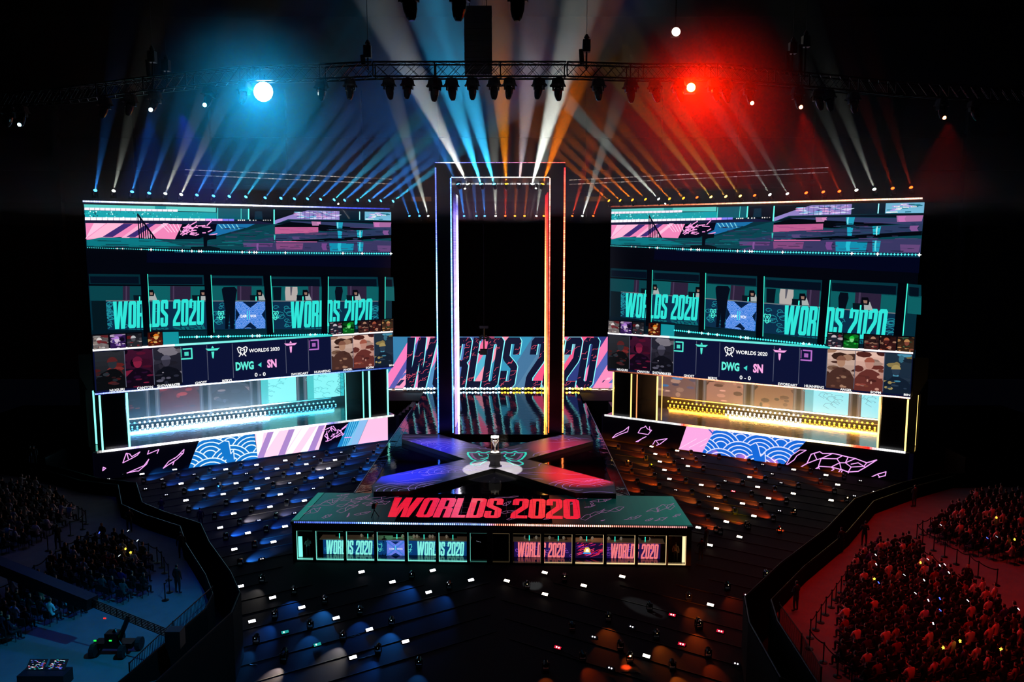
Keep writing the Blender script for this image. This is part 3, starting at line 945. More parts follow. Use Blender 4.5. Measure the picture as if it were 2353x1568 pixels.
    for u0, u1, y0, y1 in ((243, 925, 806, 1008), (1540, 2150, 806, 1002)):
        hl, W_ = headline('WORLDS 2020', .10, .035); W_ += .10
        pl, ql = uv(*A(u0, (y0 + y1) / 2)), uv(*A(u1, (y0 + y1) / 2))
        vt, vb = uv(*A(u0, y0))[1], uv(*A(u0, y1))[1]
        for L in hl:
            for q in L:
                pic.poly([((pl[0] + (ql[0] - pl[0]) * p[0] / W_) * W, (vb + (vt - vb) * p[1]) * H) for p in q], '#2fe0d4', .95, 8)
                pic.poly([((pl[0] + (ql[0] - pl[0]) * p[0] / W_) * W, (vb - .006 - (vt - vb) * .14 * p[1]) * H) for p in q], '#10808a', .6, 8)
    # centre art with crossing bands
    f.a([(1145, 805), (1362, 806), (1362, 1000), (1145, 1004)], '#1b66c0', .95, 8)
    q0 = [uv(*A(*p)) for p in ((1145, 1002), (1362, 1000), (1362, 806), (1145, 805))]
    sg = [(u * W, v * H) for u, v in q0]
    seigaiha(pic, sg, .62, 8.2, '#2a74d0', '#9ab8ff', .9, .95)
    f.a([(1195, 805), (1310, 806), (1252, 850)], '#041a38', 1, 20); f.a([(1200, 1003), (1305, 1001), (1252, 955)], '#041a38', 1, 20)
    f.a([(1145, 850), (1175, 900), (1145, 950)], '#041a38', 1, 20); f.a([(1362, 860), (1335, 900), (1362, 940)], '#041a38', 1, 20)
    f.a([(1228, 872), (1233, 872), (1233, 935), (1228, 935)], '#3fe0e8', 1, 21); f.a([(1243, 872), (1248, 872), (1248, 935), (1243, 935)], '#3fe0e8', 1, 21)
    for s_, xx in (('DAM', 1182), ('WON', 1252)):
        u_, v_ = uv(*A(xx, 922)); put_text(pic, s_, u_ * W, v_ * H, .017 * H, '#ffffff', 1, 22, bold=.02, width=.019 * W)
    for xx in (1040, 1438):  # small cup emblem with the event name
        for pts in ([(xx - 18, 875), (xx - 22, 890), (xx - 8, 915), (xx - 12, 930), (xx, 938), (xx + 12, 930), (xx + 8, 915), (xx + 22, 890), (xx + 18, 875), (xx, 882)], [(xx - 8, 890), (xx, 905), (xx + 8, 890)]):
            f.al(pts, .07, '#4ff0d8', 1, 9, True)
        u_, v_ = uv(*A(xx, 926)); put_text(pic, 'WORLDS', u_ * W, v_ * H, .008 * H, '#4ff0d8', 1, 9, bold=.02, anchor='c')
    # people and monitors
    def blob(pts, c, k=1, lay=10): f.a(pts, c, k, lay)
    blob([(1060, 700), (1140, 698), (1158, 720), (1150, 760), (1140, 860), (1135, 1005), (1108, 1005), (1102, 900), (1092, 1005), (1070, 1005), (1072, 860), (1050, 750), (1046, 715)], '#030a18')
    blob([(1418, 700), (1482, 700), (1478, 796), (1424, 796)], '#03101c')
    blob([(1512, 697), (1598, 698), (1600, 740), (1590, 798), (1512, 798), (1508, 735)], '#bdb4b0', .8)
    blob([(1545, 697), (1562, 697), (1555, 760), (1548, 760)], '#5a5a68', .8, 11)
    blob([(1880, 697), (1925, 698), (1930, 730), (1918, 798), (1878, 798), (1872, 730)], '#040a16')
    for x, hr in ((528, 0), (905, 0), (1318, 1), (1655, 1), (2020, 1)):
        blob([(x - 18, 720), (x + 16, 718), (x + 26, 745), (x + 22, 765), (x - 20, 765)], '#04060e')
        blob([(x - 8, 745), (x + 28, 745), (x + 48, 795), (x - 12, 795)], '#c8d0d0', .6, 9)
        blob([(x - 8, 738), (x + 14, 738), (x + 14, 756), (x - 4, 756)], '#b08878', .6, 11)
    for x in (400, 828, 1250, 1592, 1955):
        blob([(x, 758), (x + 62, 758), (x + 66, 798), (x + 4, 798)], '#05121c', 1, 12)
        blob([(x + 42, 768), (x + 50, 768), (x + 50, 798), (x + 42, 798)], '#38f0d0', 1.2, 13)
    f.a([(95, 800), (200, 800), (215, 1012), (110, 1050)], '#03141c', 1, 7)
    # dark mullions and their bright edges
    for x0, x1, y0 in ((450, 500, 600), (915, 962, 605), (1350, 1397, 612), (1772, 1817, 618), (2187, 2232, 620)):
        f.a([(x0, y0), (x1, y0), (x1 + 20, 1060), (x0 + 24, 1060)] if x0 < 1700 else [(x0, y0), (x1, y0), (x1 - 5, 1060), (x0 - 2, 1060)], '#000208', 1, 25)
        dx = 22 if x0 < 1700 else -2
        f.a([(x1, y0 + 4), (x1 + 5, y0 + 4), (x1 + 5 + dx, 1030), (x1 + dx, 1030)], '#3ce8cc', 1.1, 26)
    # --- floor edge below the booth
    f.b([(100, 60), (2300, 50), (2300, 100), (100, 200)], '#021420', 1, 10)
    f.b([(610, 75), (730, 72), (735, 170), (615, 178)], '#12909c', .9, 11)
    f.b([(730, 66), (1830, 50), (1830, 96), (735, 160)], '#03222e', 1, 11)
    for i in range(62):
        x = 738 + i * 17.6; y = 110 - i * .32
        s_ = 8 if r.random() > .1 else 12
        f.b([(x - s_, y), (x, y - s_), (x + s_, y), (x, y + s_)], '#b8ffff' if s_ > 8 else '#3fe0e0', 1.3, 27)
    # --- score panel
    vw = uv(*B(108, 213))[1]; vw2 = uv(*B(108, 206))[1]
    vtile0, vtile1 = uv(*B(108, 200))[1], uv(*B(108, 98))[1]
    U = lambda x: uv(*B(x, 200 - x * .04))[0]
    pic.rect(0, 0, W, vw * H, '#0a1030', 1, 28)
    pic.rect(0, vw * H, U(700) * W, (vw + .012) * H, '#ffffff', 1.1, 29)
    pic.grad([(U(700) * W, (vw + .012) * H), (U(1850) * W, (vw + .012) * H), (U(1850) * W, (vw) * H), (U(700) * W, (vw) * H)], '#8ff4ec', '#28c8c0', 8, 1, 29)
    pic.rect(U(1850) * W, vw * H, W, (vw + .012) * H, '#fff6f4', 1.1, 29)
    for i, (x0, x1, pal) in enumerate(((108, 220, ('#2a2226', '#8a8080', '#e8e0dc', '#b8a8a0', '#7a2a30')), (232, 346, ('#1a1030', '#3a2060', '#c08ae8', '#5a3a9a', '#e8d0f0')), (356, 462, ('#101218', '#303038', '#c8c8cc', '#7a2028', '#50505a')), (508, 612, ('#2a0a08', '#5a1a10', '#e87a20', '#b02a18', '#f0c070')),
                                      (1835, 1920, ('#141820', '#2a2a3a', '#d8c8d0', '#7a3040', '#202838')), (1926, 2008, ('#032a10', '#0a6a20', '#20d840', '#108830', '#80f090')), (2040, 2116, ('#201418', '#4a2a28', '#b88a70', '#8a3030', '#2a1a1a')), (2122, 2204, ('#180a0c', '#3a1a1a', '#b05a40', '#d8a080', '#4a2020')), (2212, 2292, ('#1a1210', '#4a3020', '#c8905a', '#3a6a50', '#8a4a3a')))):
        pic.rect(U(x0 - 6) * W, (vtile0 - .004) * H, U(x1 + 6) * W, (vtile1 + .006) * H, '#04060c', 1, 28)
        portrait(f, U(x0), vtile0, U(x1), vtile1, pal, 50 + i, 29, .9)
    cards = [(112, 330, ('#26282e', '#0e1014', '#5a2224', '#8a3030', '#2a3038', '#3a2024')), (330, 537, ('#3a1028', '#160a1c', '#6a1838', '#2a1030', '#8a2040', '#1a1224')), (537, 742, ('#23222e', '#12141f', '#5a586a', '#8a8490', '#3a3848', '#2a2c3c')),
             (1838, 1995, ('#d8b8a8', '#5a3830', '#8a5a48', '#6a4438', '#b88a70', '#4a2c28')), (1997, 2150, ('#e0b8a8', '#7a3a34', '#a85a48', '#8a4038', '#c89080', '#5a2a28')), (2152, 2300, ('#1c2c3a', '#16263a', '#b09a60', '#1a70a0', '#2a3c50', '#58a8c8'))]
    vb = .012
    for i, (x0, x1, pal) in enumerate(cards):
        portrait(f, U(x0), vb, min(U(x1), .998), vw - .004, pal, 70 + i, 29, .95)
    for x in (330, 537, 742, 932, 1117, 1505, 1670, 1836, 1996, 2151):
        pic.rect(U(x) * W - .03, .02 * H, U(x) * W + .03, (vw - .006) * H, '#6a7088', .6, 33)
    def T(txt, x0, x1, ya, yb, c, bold=.02):   # text spanning x0..x1, baseline yb and top ya (measured at x0)
        u0, vb_ = uv(*B(x0, yb)); vt_ = uv(*B(x0, ya))[1]; u1 = uv(*B(x1, yb))[0]
        put_text(pic, txt, u0 * W, vb_ * H, (vt_ - vb_) * H, c, 1, 34, bold=bold, width=(u1 - u0) * W)
    for txt, x0, x1, ya, yb in (('NUGURI', 226, 334, 488, 508), ('CANYON', 426, 542, 471, 491), ('SHOWMAKER', 572, 742, 456, 479), ('GHOST', 848, 934, 434, 454), ('BERYL', 1046, 1122, 419, 438), ('SWORDART', 1548, 1672, 372, 390), ('HUANFENG', 1716, 1834, 355, 373), ('ANGEL', 1926, 1993, 340, 355), ('SOFM', 2092, 2147, 325, 340), ('BIN', 2262, 2293, 309, 322)):
        T(txt, x0, x1, ya, yb, '#ffffff', .022)
    T('WORLDS 2020', 1240, 1464, 195, 222, '#ffffff')
    T('DWG', 1144, 1276, 292, 354, '#5fe8d4', .045)
    T('SN', 1373, 1442, 272, 334, '#f4a4dc', .045)
    T('0 - 0', 1282, 1362, 369, 398, '#ffffff')
    q_ = [uv(*B(*p)) for p in ((1304, 312), (1330, 292), (1330, 328))]
    pic.poly([(u * W, v * H) for u, v in q_], '#3fd0c4', 1, 34)
    ex, ey = uv(*B(1192, 210)); ex *= W; ey *= H
    for m_ in (-1, 1):
        pic.line([(ex, ey + .25), (ex + m_ * .35, ey + .45), (ex + m_ * .5, ey + .3), (ex + m_ * .38, ey - .1), (ex + m_ * .15, ey - .3), (ex + m_ * .35, ey - .55)], .09, '#ffffff', 1, 34)
        pic.line([(ex, ey + .05), (ex + m_ * .22, ey + .2), (ex + m_ * .2, ey - .1), (ex, ey - .45)], .07, '#ffffff', 1, 34)
    # lane icons
    for x, c, kind in ((785, '#4fe0cc', 'sq'), (976, '#4fe0cc', 'w'), (1544, '#f0a0dc', 'w'), (1712, '#b06ac0', 'sq')):
        ix, iy = uv(*B(x, {785: 230, 976: 214, 1544: 176, 1712: 165}[x])); ix *= W; iy *= H
        if kind == 'sq':
            pic.line([(ix - .5, iy - .5), (ix + .5, iy - .5), (ix + .5, iy + .5), (ix - .3, iy + .5)], .14, c, 1, 34)
            pic.line([(ix - .5, iy - .3), (ix - .5, iy + .5)], .1, c, .5, 34)
            pic.rect(ix - .2, iy - .2, ix + .2, iy + .2, c, .8, 34)
        else:
            for m_ in (-1, 1):
                pic.poly([(ix, iy + .3), (ix + m_ * .7, iy + .35), (ix + m_ * .45, iy + .1), (ix, iy + .1)], c, 1, 34)
            pic.poly([(ix - .14, iy), (ix + .14, iy), (ix + .08, iy - .6), (ix, iy - .75), (ix - .08, iy - .6)], c, 1, 34)
            pic.poly([(ix - .14, iy + .35), (ix + .14, iy + .35), (ix, iy + .6)], c, 1, 34)

def big_screen(P0, U_, Nn, W, zb, zt_, side):
    root = empty('side_screen', (P0 + U_ * W / 2 + Vector((0, 0, zb))), label='huge %s side screen showing the booth shot above the score panel' % side, cat='video screen')
    a = P0 - Nn * .02; b = P0 + U_ * W - Nn * .02; d = -Nn * 1.6
    t = MB(); t.prism([(a.x, a.y), (b.x, b.y), ((b + d).x, (b + d).y), ((a + d).x, (a + d).y)], zb - .15, zt_ + .35); t.build('cabinet', BLACK, root)
    pic = Pic((P0.x, P0.y, zb), U_, (0, 0, 1), .012)
    draw_feed(pic, W, zt_ - zb)
    link('display_picture', pic.mesh('display_picture', led_mat()), root)
    f0 = Nn * .12
    zl = zt_ + .28
    cols = [(0, '#a0b0ff', 3), (.4, '#ffffff', 7), (.6, '#c0c8ff', 4), (.8, '#4a5af0', 1.6), (1, '#3040c0', 1)] if side == 'left' else [(0, '#a04030', .6), (.3, '#e07850', 1.6), (.5, '#ffb090', 4), (.75, '#ff8a60', 5), (1, '#ffb8a0', 4)]
    ledstrip(root, (a + f0) + Vector((0, 0, zl)), (b + f0) + Vector((0, 0, zl)), .16, .14, cols, 230, fill=.7, label='light strip along the top edge', jit=.25)
    cols = [(0, '#6a7aff', 3), (.35, '#e0f0ff', 5), (.6, '#90b8ff', 3), (1, '#2040a0', .8)] if side == 'left' else [(0, '#6a2a20', .5), (.4, '#ff9a70', 2), (.7, '#ffb090', 4), (1, '#ffc8b8', 4)]
    ledstrip(root, (a + f0) + Vector((0, 0, zb - .1)), (b + f0) + Vector((0, 0, zb - .1)), .16, .14, cols, 230, fill=.7, label='light strip along the bottom edge', jit=.25)
    # banner wing on the outer side
    o_ = P0 if side == 'left' else P0 + U_ * W
    s = -1 if side == 'left' else 1
    q = o_ + Vector((s * 1.55, 3.2, 0))
    t = MB(); t.prism([(o_.x, o_.y), (q.x, q.y), (q.x, q.y + .3), (o_.x, o_.y + .3)], zb - .2, zt_ + .2)
    wing = t.build('banner_wing', mat('wing_cloth', '#4a4c78', .8), root, label='grey blue side banner with a red emblem')
    Uw = (q - o_).normalized(); Lw = (q - o_).length
    em = Pic((o_.x, o_.y, 0), Uw, (0, 0, 1), .02)
    rm = mat('glowing_red_print', '#c01418', .7, emit='#c01418', strength=.12)  # faint glow stands in for light falling on the printed emblem
    mx = Lw / 2
    zc = zb + (zt_ - zb) * .42
    for pts in ([(mx - .35, zc + 3.6), (mx, zc + 5.0), (mx + .35, zc + 3.6), (mx + .1, zc + 3.8), (mx + .12, zc + .3), (mx - .12, zc + .3), (mx - .1, zc + 3.8)],
                [(mx - .45, zc + .2), (mx + .45, zc + .2), (mx + .45, zc - 1.3), (mx - .45, zc - 1.3)], [(mx - .3, zc - 1.5), (mx + .3, zc - 1.5), (mx, zc - 3.4)],
                [(mx - .55, zc + 3.2), (mx - .3, zc + 2.6), (mx - .3, zc + .5), (mx - .5, zc + 1.2)], [(mx + .55, zc + 3.2), (mx + .3, zc + 2.6), (mx + .3, zc + .5), (mx + .5, zc + 1.2)]):
        em.poly(pts, '#000000', 1, 1)
    me = em.mesh('emblem', rm)
    o = link('emblem', me, root); o.parent = wing; o.matrix_parent_inverse = Matrix.Identity(4); o.matrix_basis = mw(wing).inverted()
    # back structure so the screen does not float: two towers
    for k_ in ((.065, .965) if side == 'left' else (.03, .935)):
        c_ = P0 + U_ * W * k_ - Nn * 2.4
        t = MB(); 
        for dx in (-.4, .4):
            for dy in (-.4, .4): t.tube((c_.x + dx, c_.y + dy, ZF), (c_.x + dx, c_.y + dy, zt_), .06, 5)
        zz = ZF + .5
        while zz < zt_ - 1.5:
            t.tube((c_.x - .4, c_.y - .4, zz), (c_.x + .4, c_.y - .4, zz + 1.2), .03, 4); t.tube((c_.x + .4, c_.y + .4, zz), (c_.x - .4, c_.y + .4, zz + 1.2), .03, 4); zz += 1.2
        t.build('support_tower', BLACKM, root)
    return root

big_screen(LO, Lu, Ln, LWD, zbot_l, ztop_l, 'left')
big_screen(RI, Ru, Rn, RWD, zbot_r, ztop_r, 'right')

# ---- side stages under the screens
def side_stage(side, P0, U_, Nn, W, zb, cols_px, posts, panels, lampc, depth=10.5):
    warm = side == 'right'
    root = empty('side_stage', (P0 + U_ * W / 2 + Vector((0, 0, ZF))), label='glossy side stage under the %s screen with %s lamps' % (side, 'amber' if warm else 'icy blue'), cat='stage')
    a = P0 + U_ * (-.6 if side == 'left' else -.2); b = P0 + U_ * (W + (.2 if side == 'left' else .6)); d = -Nn * depth
    t = MB(); t.prism([(a.x, a.y), (b.x, b.y), ((b + d).x, (b + d).y), ((a + d).x, (a + d).y)], ZF, ZS)
    t.build('deck', mat('side_deck', '#0a1016', .11, spec=1., bump=(2.2, .009, (1, 1, 1))), root)
    bk0, bk1 = a + d, b + d
    t = MB(); t.prism([(bk0.x, bk0.y), (bk1.x, bk1.y), (bk1.x, bk1.y + .4), (bk0.x, bk0.y + .4)], ZF, zb + 2.5)
    t.build('rear_panel', BLACK, root)
    for s_, e in ((0, a), (1, b)):
        f_ = e + d
        t = MB(); t.beam(Vector((e.x, e.y, (ZS + zb) / 2)) - Nn * 2.2, Vector((f_.x, f_.y, (ZS + zb) / 2)), .1, (zb - ZS) / 2); t.build('end_panel', BLACK, root)
    # rear picture panels and columns (pixel outline lies on the rear plane)
    n = Nn
    o_ = P0 + d + Nn * .05
    pic = Pic((o_.x, o_.y, 0), U_, (0, 0, 1), .012)
    zt2 = zb + 2.0
    r = random.Random(17 if warm else 19)
    class F: pass
    f = F(); f.p = pic; f.W = 1; f.H = 1
    for kind, pxa, pya, pxb, pyb, pal in panels:
        ua, ub = pic.px(pxa, pya)[0], pic.px(pxb, pyb)[0]
        z0 = ZS + .8
        if kind == 'art':
            portrait(f, ua, z0, ub, zt2, pal, int(pxa), 1, 1.4)
        elif kind == 'cyan':
            pic.rect(ua, z0, ub, zt2, pal[0], 1.25, 1)
            for i in range(16):
                x, y = r.uniform(ua + .6, ub - .6), r.uniform(z0 + .4, zt2 - .6)
                pic.line([(x + .12 * j * cos(j * .9) * 2, y + .1 * j * sin(j * .9)) for j in range(6)], .05, pal[1], .9, 2)
            if len(pal) > 2: pic.rect(ua, z0, ua + (ub - ua) * .2, zt2, pal[2], .9, 1.5)
        else:  # grey columns, glowing as part of the picture instead of being lit
            m_ = (ub - ua)
            for c0, c1, c, k in ((0, .3, '#5a6478', .5), (.3, .68, '#0a0e18', .8), (.68, 1, '#6a7488', .5)):
                pic.rect(ua + m_ * c0, z0 - .6, ua + m_ * c1, zt2, c if not warm else {'#5a6478': '#786a68', '#6a7488': '#887a74'}.get(c, c), k, 1)
            pic.rect(ua + m_ * .12, z0 - .6, ua + m_ * .17, zt2, '#c0c8d0', .35, 2); pic.rect(ua + m_ * .82, z0 - .6, ua + m_ * .87, zt2, '#c0c8d0', .35, 2)
    link('rear_picture', pic.mesh('rear_picture', led_mat()), root)
    # glowing posts on the front line
    for (px, py, wd, c, k, back) in posts:
        oo = P0 - Nn * (back - .1)
        q = onp(px, py, oo, Nn)
        ledstrip(root, (q.x, q.y, ZS + .05), (q.x, q.y, zb - .25), wd, .12, [(0, c, k), (1, c, k)], 12, fill=.99, label='%s light post' % ('amber' if warm else 'mint green'))
    for pxa, pxb, py in cols_px:
        qa, qb = onp(pxa, py, P0, Nn), onp(pxb, py, P0, Nn)
        t = MB(); t.prism([(qa.x, qa.y), (qb.x, qb.y), (qb.x, qb.y + .3), (qa.x, qa.y + .3)], ZS, zb - .2); t.build('front_panel', mat('booth_black', '#05060a', .25), root)
    return root, o_, d

TEAL2 = '#7af0dc'; AMB = '#ffd070'
cyl = ('#7fe0e0', '#58c8d0', '#4fd0d0')
L_panels = [('art', *B(360, 600), *B(490, 600), ('#28303c', '#1c2430', '#5a2a30', '#2a2c38', '#7a4030')), ('col', *B(492, 600), *B(596, 600), None), ('art', *B(598, 580), *B(886, 560), ('#30202c', '#5a2028', '#8a2a30', '#3a2030', '#a03a38')),
            ('col', *B(886, 560), *B(976, 550), None), ('art', *B(978, 550), *B(1250, 520), ('#283040', '#3a4050', '#8a7a80', '#4a5060', '#283048')), ('col', *B(1250, 530), *B(1334, 520), None),
            ('cyan', *B(1336, 520), *B(1592, 490), cyl), ('col', *B(1592, 500), *B(1670, 490), None), ('cyan', *B(1672, 480), *B(1912, 450), cyl), ('cyan', *B(1914, 450), *B(1940, 450), ('#2fb0b8', '#2090a0'))]
L_posts = [(231, 950, .14, TEAL2, 2.2, 0), (293.5, 950, .16, TEAL2, 2.6, 0), (794, 900, .08, TEAL2, 1.6, 0), (834.5, 900, .10, TEAL2, 1.2, 0), (849, 900, .16, TEAL2, 2.2, 0), (891, 900, .12, TEAL2, 2.0, 0), (218, 960, .14, TEAL2, 1.6, 3.0)]
sL, oL, dL = side_stage('left', LO, Lu, Ln, LWD, zbot_l, [(238, 290, 960), (853, 889, 900)], L_posts, L_panels, 'blue')
R_panels = [('art', *Rr(400, 520), *Rr(665, 560), ('#2a3a50', '#7a5a58', '#3a7ab0', '#b08878', '#4a4a60')), ('col', *Rr(665, 560), *Rr(742, 570), None), ('art', *Rr(744, 570), *Rr(1000, 600), ('#7a5a50', '#b07a68', '#8a5a48', '#c89080', '#5a3a34')),
            ('col', *Rr(1000, 600), *Rr(1078, 610), None), ('art', *Rr(1080, 610), *Rr(1350, 640), ('#4a3430', '#9a6a50', '#6a4438', '#3a2824', '#b88060')), ('col', *Rr(1350, 640), *Rr(1430, 650), None),
            ('cyan', *Rr(1432, 650), *Rr(1738, 690), ('#86d4de', '#68b8c4', '#62c4d0')), ('col', *Rr(1738, 690), *Rr(1826, 700), None), ('cyan', *Rr(1828, 700), *Rr(1966, 720), ('#86d4de', '#68b8c4'))]
R_posts = [(1409, 900, .10, AMB, 2.2, 0), (1450.5, 900, .10, AMB, 2.0, 0), (1463.5, 900, .05, '#ff9a60', 1.2, 0), (1510, 910, .13, AMB, 2.4, 0), (1521, 910, .04, AMB, 1.0, .4), (2019.5, 970, .15, AMB, 2.8, 0), (2083, 980, .13, AMB, 2.6, 0), (2108, 970, .13, AMB, 2.0, 3.0)]
sR, oR, dR = side_stage('right', RI, Ru, Rn, RWD, zbot_r, [(1412, 1448, 900), (2024, 2080, 980)], R_posts, R_panels, 'amber')

# rows of lamps on the floor in front of the rear pictures
def row_lamps(side, o_, U_, Nn, pa, pb, n, cf):
    for row in range(2):
        base = o_ + Nn * (.9 + row * .55)
        ua = (onp(*pa, base, Nn) - base).dot(U_); ub = (onp(*pb, base, Nn) - base).dot(U_)
        for i in range(n):
            u = ua + (ub - ua) * (i + .5 * row) / n
            p = base + U_ * u; p.z = ZS + .35 * (1 - row) + .03 * row
            c, k = cf((i + .5) / n, row)
            foot_lamp(p, (Nn.x * .9, Nn.y * .9, .3), c, k, '%s floor lamp in the %s row at the back of the %s side stage' % ('blue white' if side == 'left' else 'amber', 'front' if row else 'rear', side), 'floor lamps on the %s side stage, %s row' % (side, 'front' if row else 'rear'), .62)
    t = MB(); a, b = o_ + Nn * .9 + U_ * ua, o_ + Nn * .9 + U_ * ub
    t.beam(Vector((a.x, a.y, ZS + .17)), Vector((b.x, b.y, ZS + .17)), .25, .17)
    t.build('lamp_riser', BLACK, label='long low black riser under the rear lamp row on the %s side stage' % side, cat='riser')
def cL(u, row): return ('#c8ecff', 26) if .05 < u < .62 else ('#4fb8e8', 6)
def cR(u, row): return (('#ffb428', 9) if u < .3 else (('#fff0c8', 30) if u < .68 else ('#ffb01c', 20)))
row_lamps('left', oL, Lu, Ln, B(372, 760), B(1890, 600), 46, cL)
row_lamps('right', oR, Ru, Rn, Rr(480, 640), Rr(1945, 835), 46, cR)
a, b = oL + Ln * .5 + Lu * 3, oL + Ln * .5 + Lu * (LWD - 4)
ledstrip(sL, (a.x, a.y, ZS + .78), (b.x, b.y, ZS + .78), .14, .1, [(0, '#bfe8ff', 3), (.5, '#ffffff', 22), (.8, '#60d0e0', 2), (1, '#40b0c0', 1)], 90, fill=.95, label='white light line above the floor lamps')
a, b = oR + Rn * .5 + Ru * 4, oR + Rn * .5 + Ru * (RWD - 3)
ledstrip(sR, (a.x, a.y, ZS + .78), (b.x, b.y, ZS + .78), .14, .1, [(0, '#ffa040', 1), (.3, '#ffc860', 3), (.6, '#fff0d0', 20), (1, '#ffe0a0', 5)], 90, fill=.95, label='warm light line above the floor lamps')
# light from the lamp rows onto the glossy decks
for o_, U_, Nn, W, segs in ((oL, Lu, Ln, LWD, ((.10, .34, '#68c0ff', 420), (.34, .62, '#8ccfff', 620), (.62, .88, '#3cb4e0', 160))), (oR, Ru, Rn, RWD, ((.12, .36, '#ffa030', 170), (.36, .64, '#ffc060', 480), (.64, .90, '#ffa428', 360)))):
    for ka, kb, c, e in segs:
        ld = bpy.data.lights.new('deck_light', 'AREA'); ld.shape = 'RECTANGLE'; ld.size = W * (kb - ka); ld.size_y = .14; ld.energy = e; ld.color = srgb(c)
        p = o_ + U_ * W * (ka + kb) / 2 + Nn * .62; p.z = ZS + .80
        zax = -Vector((Nn.x, Nn.y, .12)).normalized(); xax = U_.copy(); yax = zax.cross(xax)
        o = bpy.data.objects.new('deck_light', ld); col.objects.link(o)
        o.matrix_basis = Matrix.Translation(p) @ Matrix((xax, yax, zax)).transposed().to_4x4()
